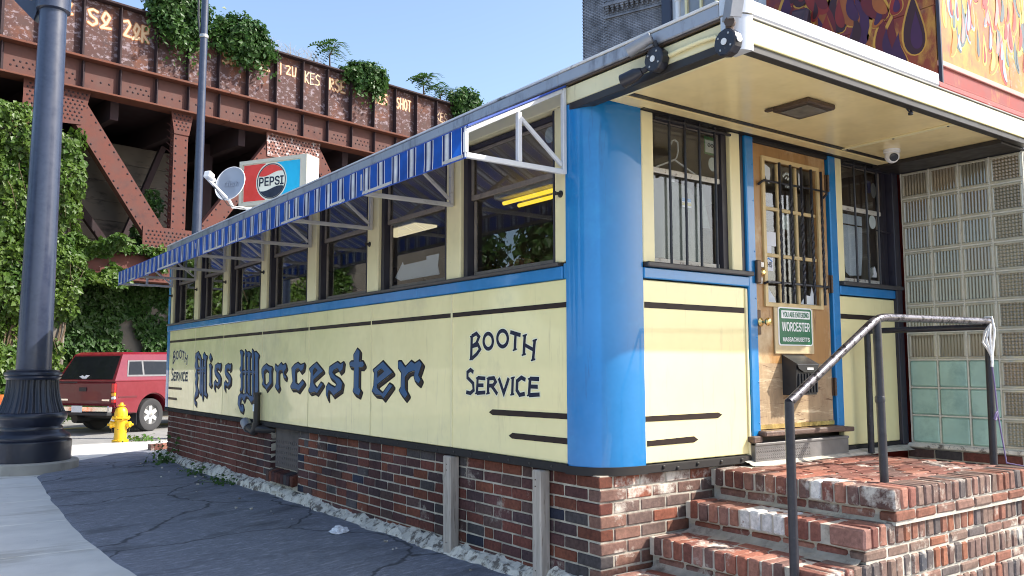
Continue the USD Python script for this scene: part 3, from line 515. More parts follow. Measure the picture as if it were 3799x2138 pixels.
part(dn, 'back_bar', b, wood_back)
# lower side panels
for a, c in zip(seams[:-1], seams[1:]):
    b = MB(); b.cbox(0.0, 0.045, a+0.005, c-0.005, ZB, ZT, 0.004); part(dn, 'side_panel', b, cream)
b = MB(); b.box(0.012, 0.05, 0.26, 9.36, ZB-0.01, ZT+0.01); part(dn, 'panel_backing', b, M('seam_dark', (0.16, 0.14, 0.09), 0.8, 0.2, 8))
for y in seams[1:-1]:
    b = MB(); b.cbox(-0.006, 0.010, y-0.012, y+0.012, ZB+0.002, ZT-0.002, 0.004) if y < 1.6 else b.cbox(-0.003, 0.004, y-0.0125, y-0.0055, ZB+0.002, ZT-0.002, 0.0015); part(dn, 'seam_bead', b, trimcream)
# front panels
for x0, x1, z0 in ((0.365, 1.325, ZB), (2.40, 3.21, ZB-0.006)):
    b = MB(); b.cbox(x0, x1, 0.0, 0.045, z0, ZT-0.005, 0.006); part(dn, 'front_panel', b, cream)
b = MB(); b.cbox(1.312, 1.332, -0.012, 0.02, ZB-0.02, ZT-0.01, 0.005); part(dn, 'edge_trim', b, trimcream)
b = MB(); b.cbox(2.392, 2.404, -0.008, 0.02, ZB-0.01, ZT-0.01, 0.004); part(dn, 'edge_trim', b, trimcream)
# rounded corner column
g = MB()
an = np.linspace(0, math.pi/2, 25); zs = [ZB-0.012, ZB-0.004, 1.2, 1.6, 2.0, 2.4, 2.8, 3.02]
def colp(a, z): return (0.365-0.371*math.sin(a)**0.86 if a > 0 else 0.365, 0.272-0.278*math.cos(a)**0.86 if a < math.pi/2 else 0.272, z)
g.grid(lambda z, a: colp(a, z), zs, an[::-1]); part(dn, 'corner_column', g, blue, smooth=True)
b = MB(); b.box(0.015, 0.045, 0.272, 0.30, ZB, 3.02); b.box(0.365, 0.372, 0.012, 0.05, ZB, 3.02); part(dn, 'corner_joint', b, M('joint_brown', (0.06, 0.025, 0.02), 0.6, 0.2, 9))
# far corner
b = MB(); b.cbox(-0.004, 0.05, 9.33, 9.47, ZB-0.01, 3.02, 0.02); b.box(0.05, 3.2, 9.40, 9.47, ZB-0.01, 3.02); part(dn, 'far_corner', b, blue)
# blue belt and dark sill, side
yb = [0.30, 2.06, 4.9, 7.4, 9.46]
for a, c in zip(yb[:-1], yb[1:]):
    b = MB(); b.cbox(-0.014, 0.05, a+0.0015, c-0.0015, 1.955, 2.034, 0.006); part(dn, 'belt', b, blue)
b = MB(); b.cbox(-0.004, 0.04, 0.272, 0.300, 1.955, 2.05, 0.004); part(dn, 'belt', b, blue)
b = MB(); b.cbox(-0.030, 0.09, 0.33, 9.46, 2.036, 2.060, 0.006); part(dn, 'sill', b, M('sill_dark_taupe', (0.075, 0.062, 0.055), 0.5, 0.25, 9, 0.06, 60))
# belts, front
for x0, x1 in ((0.366, 1.350), (2.405, 3.215)):
    b = MB(); b.cbox(x0, x1, -0.016, 0.05, 1.957, 2.024, 0.006); part(dn, 'belt', b, blue)
    b = MB(); b.cbox(x0+0.012, x1+0.025, -0.042, 0.05, 2.027, 2.058, 0.006); part(dn, 'sill', b, M('sill_dark_grey', (0.055, 0.05, 0.05), 0.45, 0.25, 9, 0.05, 60))
# lower angle iron trim with bolts
b = MB(); b.cbox(-0.022, 0.06, 0.262, 1.646, 0.803, 0.853, 0.004); part(dn, 'base_angle', b, angle_iron)
b = MB(); b.cbox(-0.010, 0.06, 1.646, 9.47, 0.800, 0.849, 0.004); part(dn, 'base_angle', b, angle_iron)
g = MB(); g.grid(lambda z, a: tuple(np.array(colp(a, z)) + np.array([-0.016*math.sin(a), -0.016*math.cos(a), 0])), [0.797, 0.845], an[::-1]); g.grid(lambda k, a: tuple(np.array(colp(a, 0.845)) + np.array([-0.016*math.sin(a), -0.016*math.cos(a), 0])*k), [1, 0.0], an[::-1]); part(dn, 'base_angle', g, angle_iron, smooth=20)
b = MB(); b.cbox(0.365, 1.322, -0.016, 0.06, 0.797, 0.846, 0.004); part(dn, 'base_angle', b, angle_iron)
b = MB(); b.cbox(2.42, 3.21, -0.010, 0.05, 0.80, 0.842, 0.004); part(dn, 'base_angle', b, angle_iron)
b = MB()
def bolt(b, p, ax, r=0.008, h=0.006): b.lathe([(r, 0), (r, h*0.6), (r*0.5, h), (0.0003, h)], p, 8, axis=ax)
for y in np.arange(0.4, 1.6, 0.22): bolt(b, (-0.0215, y, 0.828), (-1, 0, 0), 0.010)
for y in np.arange(1.75, 9.4, 0.3): bolt(b, (-0.0095, y, 0.824), (-1, 0, 0), 0.007)
for x in (0.5, 0.62, 0.8, 1.02, 1.22): bolt(b, (x, -0.0155, 0.822+rng.uniform(-.008, .008)), (0, -1, 0), 0.011, 0.012)
part(dn, 'bolt_heads', b, black_paint)
# window posts, side
PY = [(.272, .385), (1.467, 1.658), (2.751, 2.955), (4.051, 4.262), (5.394, 5.571), (6.736, 6.911), (7.962, 8.139), (9.23, 9.33)]
for a, c in PY:
    b = MB(); b.cbox(0.0, 0.10, a, c, 2.060, 3.03, 0.006); part(dn, 'window_post', b, trimcream)
    b = MB(); b.cbox(-0.004, 0.0985, c+0.0005, c+0.014, 2.060, 3.02, 0.003); part(dn, 'post_edge', b, dark_frame)
pane = pane_mat('window_pane', (0.86, 0.87, 0.86), 0.035)
for k in range(7):
    a, c = PY[k][1]+0.0145, PY[k+1][0]-0.001
    # dark outer frame = the window, then sashes and panes
    b = MB()
    b.box(0.052, 0.098, a, a+0.022, 2.060, 3.02); b.box(0.03, 0.098, c-0.05, c, 2.060, 3.02); b.box(0.052, 0.098, a+0.022, c-0.05, 2.985, 3.02)
    w = part(dn, 'window', b, dark_frame)
    ya, yc = a+0.0225, c-0.0505
    zm = 2.632
    b = MB()
    b.cbox(0.060, 0.082, ya, yc, zm-0.012, zm+0.026, 0.004); b.cbox(0.060, 0.082, ya, ya+0.022, zm+0.0265, 2.984, 0.003); b.cbox(0.060, 0.082, yc-0.022, yc, zm+0.0265, 2.984, 0.003); b.cbox(0.060, 0.082, ya+0.0225, yc-0.0225, 2.962, 2.984, 0.003)
    part(w, 'upper_sash', b, taupe)
    b = MB()
    b.cbox(0.084, 0.104, ya, yc, 2.066, 2.102, 0.004); b.cbox(0.084, 0.104, ya, ya+0.026, 2.1025, zm-0.013, 0.003); b.cbox(0.084, 0.104, yc-0.026, yc, 2.1025, zm-0.013, 0.003)
    part(w, 'lower_sash', b, taupe)
    b = MB(); b.box(0.070, 0.0725, ya+0.021, yc-0.021, zm+0.02, 2.967); part(w, 'pane', b, pane)
    b = MB(); b.box(0.093, 0.0955, ya+0.025, yc-0.025, 2.098, zm-0.005); part(w, 'pane', b, pane)
# head board and fascia on the side
b = MB(); b.cbox(0.0, 0.10, 0.262, 9.46, 3.031, 3.150, 0.005); part(dn, 'fascia', b, cream_old)
# canopy: overhang over the door
CY = -1.05
b = MB(); b.cbox(0.0, 0.05, CY+0.097, 0.262, 3.030, 3.134, 0.004); part(dn, 'fascia', b, cream_old)
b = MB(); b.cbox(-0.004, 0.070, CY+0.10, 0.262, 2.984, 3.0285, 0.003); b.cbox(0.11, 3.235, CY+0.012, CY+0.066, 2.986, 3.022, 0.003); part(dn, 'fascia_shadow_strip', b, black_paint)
b = MB(); b.cbox(0.088, 3.30, CY, CY+0.045, 3.024, 3.148, 0.004); part(dn, 'front_fascia', b, cream)
b = MB(); b.cbox(0.088, 3.30, CY-0.008, CY+0.02, 3.150, 3.160, 0.002); part(dn, 'fascia_bead', b, M('bead_grey', (0.30, 0.29, 0.27), 0.5, 0.2, 9))
whitemetal = M('white_aluminium_edge', (0.58, 0.585, 0.60), 0.3, 0.06, 3, 0.03, 30, metallic=0.35, spots=((0.45, 0.42, 0.42), 5, 0.62, 0.12))
b = MB(); b.cbox(0.088, 1.92, CY-0.012, CY+0.03, 3.162, 3.244, 0.008); part(dn, 'roof_edge', b, whitemetal)
b = MB(); b.cbox(1.925, 3.30, CY-0.006, CY+0.03, 3.160, 3.200, 0.008); part(dn, 'roof_edge', b, M('red_flashing', (0.36, 0.05, 0.04), 0.5, 0.2, 5, spots=((0.6, 0.45, 0.4), 8, 0.62, 0.1)))
# rounded metal corner cap
g = MB(); ca = np.linspace(0, math.pi/2, 13)
def cap(a, z, o=0.0): return (0.088-(0.095+o)*math.sin(a), CY+0.092-(0.100+o)*math.cos(a), z)
for z0, z1, o in ((2.975, 3.155, 0.012), (3.160, 3.240, 0.020)):
    g.grid(lambda z, a: cap(a, z, o), [z0, z1], ca[::-1])
    g.grid(lambda k, a: tuple(np.array(cap(a, z0, o))*(k) + np.array([0.088, CY+0.092, z0])*(1-k)), [0, 1], ca[::-1])
part(dn, 'corner_cap', g, whitemetal, smooth=40)
g = MB(); g.grid(lambda k, a: tuple(np.array(cap(a, 3.243, 0.022))*k + np.array([0.088, CY+0.092, 3.262])*(1-k)), [1, 0.9, 0], ca[::-1]); part(dn, 'cap_top', g, roofm)
# metal roof edge along the side, in lengths
for a, c in ((CY+0.097, 0.31), (0.312, 2.9), (2.902, 5.6), (5.602, 9.56)):
    b = MB(); b.cbox(-0.030, 0.02, a, c, 3.152, 3.226, 0.006); part(dn, 'metal_edge', b, galv)
    b = MB(); b.cbox(-0.018, 0.0, a, c, 3.139, 3.1515, 0.003); part(dn, 'drip_edge', b, old_brown)
# curved roof
g = MB()
xs = np.linspace(0, 1, 15)
g.grid(lambda y, u: (-0.026+3.25*u, y, 3.226+0.011 + (0.01 + 0.10*min(1, max(0, (y+0.3)/1.2)))*math.sin(math.pi*min(max(u, 0), 1))**0.8 + 0.006*math.sin(y*3.1)+0.005*math.sin(y*7.7)), np.concatenate([np.linspace(CY+0.1, 9.56, 60)]), xs); part(dn, 'roof', g, roofm, smooth=True)
b = MB(); b.cbox(-0.036, -0.012, CY+0.097, 9.56, 3.2265, 3.243, 0.005); part(dn, 'roof_lip', b, M('lip_white', (0.66, 0.65, 0.63), 0.5, 0.12, 5, spots=((0.2, 0.19, 0.18), 6, 0.6, 0.1)))
g = MB(); g.grid(lambda u, k: (-0.026+3.25*u, CY+0.02+0.1*k, 3.215 + (0.020+0.01*math.sin(math.pi*u)**0.8)*k), xs, [0, 1]); part(dn, 'roof_front', g, roofm, smooth=True)
# soffit with flat mouldings
b = MB(); b.box(0.071, 2.265, CY+0.067, -0.002, 3.006, 3.022); b.box(2.269, 3.24, CY+0.067, -0.002, 3.006, 3.022); sf = part(dn, 'soffit', b, soffit_m)
b = MB(); b.cbox(2.247, 2.287, CY+0.070, -0.165, 2.996, 3.0055, 0.003); part(sf, 'batten', b, trimcream)
b = MB()
for yy in (-0.93, -0.55, -0.2): bolt(b, (2.267, yy, 2.9955), (0, 0, -1), 0.008, 0.004)
part(sf, 'batten_nails', b, black_paint)
b = MB(); b.cbox(0.0715, 0.112, CY+0.097, -0.062, 2.994, 3.0055, 0.003); part(sf, 'edge_moulding', b, trimcream)
b = MB(); b.cbox(0.1125, 0.120, CY+0.097, -0.15, 3.001, 3.0055, 0.001); b.cbox(0.13, 2.85, -0.192, -0.150, 3.0005, 3.0055, 0.001); part(sf, 'dark_groove', b, black_paint)
b = MB(); b.cbox(0.112, 2.45, -0.146, -0.056, 2.994, 3.0055, 0.003); b.cbox(2.4535, 2.93, -0.146, -0.056, 2.994, 3.0055, 0.003); part(sf, 'head_moulding', b, soffit_m)
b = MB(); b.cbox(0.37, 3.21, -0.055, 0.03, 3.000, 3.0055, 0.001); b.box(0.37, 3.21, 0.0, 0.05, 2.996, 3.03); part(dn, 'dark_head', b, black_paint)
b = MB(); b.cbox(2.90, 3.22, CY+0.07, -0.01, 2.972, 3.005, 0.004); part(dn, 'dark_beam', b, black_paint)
# front window posts
for x0, x1, z0 in ((0.374, 0.478, 2.060), (1.203, 1.303, 2.060), (2.410, 2.494, 2.060)):
    b = MB(); b.cbox(x0, x1, -0.002, 0.09, z0, 2.999, 0.006); part(dn, 'window_post', b, trimcream)
dkp = M('dark_post', (0.02, 0.018, 0.03), 0.4, 0.2, 8)
b = MB(); b.cbox(1.3045, 1.346, 0.006, 0.09, 2.06, 2.996, 0.004); part(dn, 'dark_post', b, dkp)
b = MB(); b.cbox(3.152, 3.235, -0.03, 0.09, 0.82, 2.995, 0.004); part(dn, 'dark_post', b, M('dark_post', (0.02, 0.018, 0.03), 0.4, 0.2, 8))
# front windows
for wi, (x0, x1, zm, nb) in enumerate(((0.482, 1.199, 2.655, (0.608, 0.750, 0.887, 1.037)), (2.498, 3.148, 2.64, (2.64, 2.80, 2.955)))):
    b = MB()
    b.box(x0, x0+0.012, 0.035, 0.09, 2.060, 2.996); b.box(x1-0.05, x1, 0.03, 0.09, 2.060, 2.996); b.box(x0+0.012, x1-0.05, 0.035, 0.09, 2.975, 2.996)
    w = part(dn, 'window', b, dark_frame)
    xa, xc = x0+0.0125, x1-0.0505
    b = MB(); b.cbox(xa, xc, 0.045, 0.064, zm-0.016, zm+0.018, 0.004); part(w, 'meeting_rail', b, old_white)
    b = MB(); b.cbox(xa, xc, 0.060, 0.082, 2.064, 2.100, 0.004); part(w, 'bottom_rail', b, old_white)
    b = MB(); b.cbox(xc-0.02, xc, 0.048, 0.066, zm+0.0185, 2.974, 0.003); b.cbox(xc-0.022, xc, 0.068, 0.086, 2.1005, zm-0.0165, 0.003); b.cbox(xa, xc-0.0205, 0.048, 0.066, 2.968, 2.974, 0.001); part(w, 'stile', b, taupe)
    b = MB(); b.box(xa, xc-0.018, 0.0565, 0.059, zm+0.012, 2.970); part(w, 'pane', b, pane)
    b = MB(); b.box(xa, xc-0.02, 0.0745, 0.077, 2.097, zm-0.012); part(w, 'pane', b, pane)
    for xb in nb:
        b = MB(); b.tube([(xb, -0.012, 2.059), (xb+0.002, -0.012, 2.5), (xb, -0.012, 2.9955)], 0.0085, 8); part(w, 'security_bar', b, iron, smooth=40)
    b = MB(); b.cbox(x0+0.002, x1-0.002, -0.020, -0.0035, 2.9605, 2.9755, 0.002); part(w, 'bar_rail', b, iron)
b = MB(); b.tube([(2.95, 0.0, 2.49), (3.14, 0.0, 2.485)], 0.006, 6); part(dn, 'rod', b, iron)
# door surround
for x0, x1, zb in ((1.347, 1.432, 0.955), (2.312, 2.398, 0.99)):
    b = MB(); b.cbox(x0, x1, -0.014, 0.10, zb, 2.998, 0.007); jm = part(dn, 'door_jamb', b, blue)
    b = MB()
    for z in (1.05, 1.32, 1.62, 1.88, 2.2, 2.55, 2.8): bolt(b, (x1-0.016 if x0 < 2 else x0+0.016, -0.0135, z), (0, -1, 0), 0.006, 0.004)
    part(jm, 'screws', b, MAT['blue_enamel'])
b = MB(); b.cbox(1.434, 2.310, -0.004, 0.07, 2.965, 2.996, 0.004); b.box(2.286, 2.311, 0.03, 0.08, 1.0, 2.964); part(dn, 'door_frame', b, black_paint)
# door leaf with framed lattice window
DX0, DX1, DZ0, DZ1 = 1.436, 2.284, 1.004, 2.962
fx0, fx1, fz0, fz1 = 1.553, 2.165, 1.858, 2.858
leaf = sbox(DX0, 1.445, DX1, DZ1).difference(sbox(fx0, fz0, fx1, fz1))
b = MB(); b.prism(leaf, (0, 0.050, 0), (1, 0, 0), (0, 0, 1), (0, -1, 0), 0.0, 0.045); door = part(dn, 'door', b, door_wood)
b = MB(); b.cbox(DX0, DX1, 0.004, 0.050, DZ0, 1.4445, 0.003); part(door, 'kick_panel', b, door_low)
b = MB(); b.cbox(DX0+0.004, DX1-0.002, -0.004, 0.0035, 1.005, 1.036, 0.002); part(door, 'kick_strip', b, brass)
b = MB()
mo = sbox(fx0-0.026, fz0-0.024, fx1+0.026, fz1+0.024).difference(sbox(fx0+0.004, fz0+0.004, fx1-0.004, fz1-0.004))
b.prism(mo, (0, 0.0045, 0), (1, 0, 0), (0, 0, 1), (0, -1, 0), 0, 0.014); part(door, 'moulding', b, door_mould)
b = MB()
for x in (1.733, 1.942): b.cbox(x-0.011, x+0.011, 0.012, 0.036, fz0+0.004, fz1-0.004, 0.004)
part(door, 'muntin', b, door_mould)
for z in (2.195, 2.523):
    b = MB(); b.cbox(fx0+0.002, fx1-0.002, 0.010, 0.036, z-0.012, z+0.012, 0.004); part(door, 'muntin', b, door_mould)
for i in range(3):
    for j in range(3):
        xs_ = [fx0+0.003, 1.7225, 1.7435, 1.9315, 1.9525, fx1-0.003]; zs_ = [fz0+0.003, 2.1835, 2.2065, 2.5115, 2.5345, fz1-0.003]
        b = MB(); b.box(xs_[2*i], xs_[2*i+1], 0.024, 0.0265, zs_[2*j], zs_[2*j+1]); part(door, 'pane', b, pane)
# twisted bar grille
gr = None
b = MB(); b.tube([(1.494, 0.0, 2.675), (1.494, -0.03, 2.69), (1.515, -0.034, 2.70), (2.24, -0.034, 2.706), (2.246, -0.03, 2.69), (2.246, 0.0, 2.665)], 0.009, 8); part(door, 'grille_rail', b, iron, smooth=40)
b = MB(); b.tube([(1.527, 0.0, 1.99), (1.527, -0.034, 2.0), (2.23, -0.034, 2.0), (2.243, 0.0, 1.99)], 0.009, 8); part(door, 'grille_rail', b, iron, smooth=40)
for xb in (1.670, 1.795, 1.919, 2.036, 2.158):
    b = MB(); n = 60; s_ = 0.008
    zz = np.linspace(1.862, 2.843, n)
    V = []
    for z in zz:
        tw = 0.0 if z < 1.92 or z > 2.60 else (z-1.92)*28.0
        if z > 2.60: tw = 0.68*28
        V += [(xb+s_*1.3*math.cos(tw+k*math.pi/2+math.pi/4), -0.046+s_*1.3*math.sin(tw+k*math.pi/2+math.pi/4), z) for k in range(4)]
    F = [[i*4+j, i*4+(j+1) % 4, (i+1)*4+(j+1) % 4, (i+1)*4+j] for i in range(n-1) for j in range(4)]
    F += [[0, 3, 2, 1], [4*n-4, 4*n-3, 4*n-2, 4*n-1]]
    b.add(np.array(V), np.array(F)); part(door, 'grille_bar', b, iron)
# hinges, lock, knob
for z0, z1 in ((2.718, 2.845), (1.962, 2.093), (1.212, 1.342)):
    b = MB(); b.tube([(2.300, -0.010, z0), (2.300, -0.010, z1)], 0.010, 10); b.cbox(2.276, 2.299, -0.003, 0.004, z0, z1, 0.001)
    for k in range(5): zz = z0+(z1-z0)*(k+0.5)/5; b.lathe([(0.0112, -0.008), (0.0112, 0.008)], (2.300, -0.010, zz), 10)
    part(door, 'hinge', b, old_brown, smooth=40)
b = MB(); b.cbox(1.408, 1.452, -0.040, -0.0145, 1.985, 2.140, 0.005); part(door, 'lock_guard', b, old_brown)
b = MB(); b.cbox(1.4525, 1.520, -0.010, 0.0045, 2.098, 2.136, 0.004); b.cbox(1.4525, 1.500, -0.010, 0.0045, 1.984, 2.030, 0.004); part(door, 'lock_plate', b, steel)
b = MB(); b.lathe([(0.024, 0), (0.024, 0.018), (0.018, 0.026), (0.012, 0.022), (0.0005, 0.022)], (1.506, 0.004, 2.066), 20, axis=(0, -1, 0)); part(door, 'lock_cylinder', b, brass, smooth=30)
b = MB(); b.cbox(1.438, 1.476, -0.004, 0.0045, 1.640, 1.806, 0.003); part(door, 'knob_plate', b, old_brown)
b = MB(); b.lathe([(0.028, 0), (0.030, 0.004), (0.022, 0.010), (0.011, 0.018), (0.010, 0.036), (0.018, 0.044), (0.027, 0.056), (0.028, 0.066), (0.020, 0.077), (0.0005, 0.080)], (1.470, -0.0042, 1.723), 24, axis=(0, -1, 0)); part(door, 'knob', b, brass, smooth=40)
# threshold and tread plate
b = MB(); b.cbox(1.40, 2.315, -0.075, 0.06, 0.962, 1.000, 0.01, jit=0.002); b.cbox(2.3155, 2.43, -0.07, 0.0, 0.955, 0.988, 0.006); b.cbox(1.31, 1.399, -0.05, 0.04, 0.925, 0.968, 0.006); part(dn, 'threshold', b, M('worn_sill_wood', (0.10, 0.06, 0.045), 0.6, 0.4, 9, 0.25, 50, stretch=(0.4, 3, 3), spots=((0.3, 0.18, 0.13), 6, 0.58, 0.1)))
plate_m = M('tread_plate_steel', (0.21, 0.20, 0.195), 0.5, 0.25, 5, 0.1, 60, metallic=0.5, spots=((0.18, 0.17, 0.16), 3, 0.52, 0.15))
b = MB(); b.cbox(1.325, 2.385, -0.045, 0.04, 0.79, 0.924, 0.003); b.cbox(1.325, 2.385, -0.052, 0.0, 0.906, 0.9225, 0.003); tp = part(dn, 'tread_plate', b, plate_m)
b = MB(); k = 0
for x in np.arange(1.34, 1.93, 0.022):
    for z in np.arange(0.80, 0.90, 0.022):
        sgn = 1 if k % 2 else -1; k += 1
        fr = lambda q, x=x, z=z, sgn=sgn: np.stack([x+q[:, 0]*0.8+q[:, 2]*0.6*sgn, q[:, 1], z+q[:, 2]*0.8-q[:, 0]*0.6*sgn], 1)
        b.box(-0.0085, 0.0085, -0.0475, -0.0445, -0.0022, 0.0022, fr)
    k += 1
part(tp, 'tread_lugs', b, plate_m, kind='stuff')

# ---- painted lettering and stripes on the side and front
ST = lambda y0, y1, z0, z1, t=0.0028: (lambda b: (b.box(-t, -0.0004, y0, y1, z0, z1), b)[1])(MB())
for a, c in zip(seams[:-1], seams[1:]):
    part(dn, 'stripe', ST(a+0.012 if a > 0.3 else 0.279, c-0.012 if c < 9.3 else 9.31, 1.782, 1.814), brown_stripe)
for x0, x1 in ((0.377, 1.305), (2.41, 3.20)):
    b = MB(); b.box(x0, x1, -0.0028, -0.0004, 1.778, 1.814); part(dn, 'stripe', b, brown_stripe)
for q in FBARS:
    b = MB(); b.prism(Polygon(q), (0, 0, 0), (1, 0, 0), (0, 0, 1), (0, -1, 0), 0.0004, 0.0028); part(dn, 'stripe', b, brown_stripe)
SU, SV, SN = (0, -1, 0), (0, 0, 1), (-1, 0, 0)
for q in BARS:
    b = MB(); b.prism(Polygon(q), (0, 0, 0), SU, SV, SN, 0.0004, 0.0028); part(dn, 'stripe', b, brown_stripe)
for s0, s1, z0, z1 in ((-9.30, -8.60, 1.114, 1.147), (-9.30, -8.83, 0.966, 1.0)):
    b = MB(); b.prism(Polygon([(s0, z0), (s0, z1), (s1-0.03, z1), (s1, (z0+z1)/2), (s1-0.03, z0)]), (0, 0, 0), SU, SV, SN, 0.0004, 0.0028); part(dn, 'stripe', b, brown_stripe)
letter_blue = M('letter_blue_paint', (0.008, 0.075, 0.185), 0.45, 0.2, 7)
letter_navy = M('letter_navy_paint', (0.006, 0.010, 0.032), 0.5, 0.2, 12, spec=0.3)
letter_edge = M('letter_black_edge', (0.005, 0.005, 0.008), 0.55, 0.2, 12, spec=0.25)
letter_hi = M('letter_pale_outline', (0.80, 0.77, 0.58), 0.4, 0.05, 12)
for key, polys in LETTERS.items():
    holes = key in ('o', 'e1', 'e2')
    P = [Polygon(q).buffer(0) for q in polys]
    base_ = unary_union(P) if not holes else P[0].difference(P[1])
    base_ = base_.buffer(0.004).buffer(-0.002)
    dx, dz = (0.030, -0.022) if key not in ('m', 'w') else (0.018, -0.016)
    sh = unary_union([affinity.translate(base_, dx*k/8, dz*k/8) for k in range(9)])
    b = MB(); b.prism(base_.buffer(-0.003).simplify(0.001), (0, 0, 0), SU, SV, SN, 0.0034, 0.0052); lt = part(dn, 'letter', b, letter_blue)
    b = MB(); b.prism(base_.buffer(0.003).simplify(0.001), (0, 0, 0), SU, SV, SN, 0.0028, 0.0033); part(lt, 'inline', b, letter_edge)
    b = MB(); b.prism(sh.difference(base_.buffer(0.004)).buffer(-0.001).simplify(0.001), (0, 0, 0), SU, SV, SN, 0.0018, 0.0030); part(lt, 'shade', b, brown_stripe)
    b = MB(); b.prism(sh.buffer(0.011).simplify(0.001).difference(sh.buffer(-0.002)), (0, 0, 0), SU, SV, SN, 0.0006, 0.0024); part(lt, 'outline', b, letter_edge)
for off in (0.0, -7.79):
    groups = [[0, 1, 2], [3], [4], [5, 6], [7, 8, 9], [10], [11, 12, 13, 14], [15, 16, 17], [18], [19], [20], [21, 22, 23, 24]]
    for gidx in groups:
        P = []
        for i in gidx:
            w_, pts = BOOTH[i]
            q = np.array(pts) + np.array([off, 0.0])
            P.append(LineString(q).buffer(w_*0.00142, cap_style='flat', join_style='mitre', mitre_limit=2))
            for e in (q[0], q[-1]):
                if len(q) == 2 and abs(q[0][1]-q[1][1]) > 0.06 and abs(q[0][0]-q[1][0]) < 0.05: P.append(LineString([e-np.array([0.017, 0.003]), e+np.array([0.017, 0.003])]).buffer(0.0055))
        u_ = unary_union(P).simplify(0.0008)
        b = MB(); b.prism(u_, (0, 0, 0), SU, SV, SN, 0.0006, 0.003); lt = part(dn, 'letter', b, letter_navy)
        b = MB(); b.prism(u_.buffer(0.007).difference(u_.buffer(0.0005)), (0, 0, 0), SU, SV, SN, 0.0004, 0.0018); part(lt, 'outline', b, letter_hi)
# black hooks on the posts
for (y, z) in ((0.322, 2.48), (2.905, 2.475), (5.48, 2.47), (6.80, 2.47), (8.03, 2.47), (9.28, 2.47)):
    b = MB(); b.tube([(0.0, y, z), (-0.03, y, z), (-0.045, y, z)], [0.012, 0.010, 0.014], 10); b.lathe([(0.022, 0), (0.022, 0.006), (0.012, 0.010)], (-0.001, y, z), 12, axis=(-1, 0, 0)); part(dn, 'hook', b, black_paint, smooth=40)
# ================================================================ THINGS ON AND IN THE DINER
# awning
def awn_extra(nd, ln):
    pass
aw_m = usdkit.material(stage, '/World/Looks/striped_awning_fabric', {
    'geo': ('geometry', {}), 'sep': ('separate_xyz', {}), 'a': ('math', {'math_type': 'multiply_add', 'value2': 1/0.2052, 'value3': -0.393/0.2052 + 20}), 'f': ('math', {'math_type': 'fraction'}),
    'ramp': ('rgb_ramp', {'interpolate': False, 'ramp': [(0.0, (0.80, 0.82, 0.84)), (0.028, (0.010, 0.028, 0.16)), (0.13, (0.45, 0.50, 0.62)), (0.20, (0.78, 0.80, 0.84)), (0.33, (0.45, 0.50, 0.62)), (0.375, (0.010, 0.028, 0.16)), (0.475, (0.80, 0.82, 0.84)), (0.51, (0.010, 0.105, 0.52)), (0.985, (0.80, 0.82, 0.84))]}),
    'n': ('noise_texture', {'scale': 9.0, 'detail': 5.0}), 'mr': ('map_range', {'from_min': 0.3, 'from_max': 0.7, 'to_min': 0.72, 'to_max': 1.15}), 'hv': ('hsv', {}),
    'p': ('principled_bsdf', {'roughness': 0.6, 'specular_ior_level': 0.3}), 't': ('translucent_bsdf', {}), 'm': ('mix_closure', {'fac': 0.25})},
    [('geo.position', 'sep.vector'), ('sep.y', 'a.value1'), ('a.value', 'f.value1'), ('f.value', 'ramp.fac'), ('geo.position', 'n.vector'), ('n.fac', 'mr.value'), ('ramp.color', 'hv.color'), ('mr.result', 'hv.value'),
     ('hv.color', 'p.base_color'), ('hv.color', 't.color'), ('p.BSDF', 'm.closure1'), ('t.BSDF', 'm.closure2')], surface='m.closure')
aw = thing('awning', 'long blue and white striped window awning on pale metal brackets', 'awning', (-0.03, 4.7, 2.6))
A0, A1 = 0.245, 9.255
b = MB()
yy = np.linspace(A0, A1, 90)
b.grid(lambda y, u: (-0.03-0.715*u, y, 3.136-0.372*u-0.030*math.sin(math.pi*u)*abs(math.sin((y-A0)*math.pi/1.3)) + 0.010*(meshkit.fbm(np.array([[y*2.5, u*2, 3.0]]), 3, 4)[0]-0.5)), yy, np.linspace(0, 1, 7)); part(aw, 'canopy_fabric', b, aw_m, smooth=True)
b = MB()
b.grid(lambda y, u: (-0.7460-0.005*(meshkit.fbm(np.array([[y*3.2, u*0.8, 9.0]]), 3, 8)[0]-0.5)*u*2, y, 2.762-0.176*u), np.linspace(A0, A1, 220), np.linspace(0, 1, 5)); part(aw, 'valance', b, aw_m, smooth=True)
b = MB(); b.tube([(-0.745, A0, 2.584), (-0.745, A1, 2.584)], 0.004, 6); b.tube([(-0.743, A0, 2.766), (-0.743, A1, 2.766)], 0.004, 6); part(aw, 'valance_hem', b, M('awning_hem_blue', (0.02, 0.07, 0.35), 0.6, 0.1, 8))
for k, y in enumerate([0.262, 1.55, 2.845, 4.15, 5.475, 6.815, 8.045, 9.235]):
    mm = alu if k in (0, 7) else graybar
    b = MB()
    b.bar((-0.024, y, 2.59), (-0.024, y, 3.125), 0.028); br = part(aw, 'bracket', b, mm)
    b = MB(); b.bar((-0.039, y, 2.603), (-0.735, y, 2.603), 0.030); part(br, 'bottom_bar', b, mm)
    b = MB(); b.bar((-0.039, y, 3.106), (-0.735, y, 2.738), 0.026); part(br, 'rafter', b, mm)
    b = MB(); b.bar((-0.735, y, 2.619), (-0.735, y, 2.735), 0.024); part(br, 'front_post', b, mm)
    if k in (0, 7):
        b = MB(); b.bar((-0.365, y, 2.6185), (-0.365, y, 2.915), 0.030); part(br, 'mid_post', b, mm)
    b = MB(); b.bar((-0.040, y+0.004, 2.645), (-0.350, y+0.004, 2.885), 0.022); part(br, 'brace', b, mm)
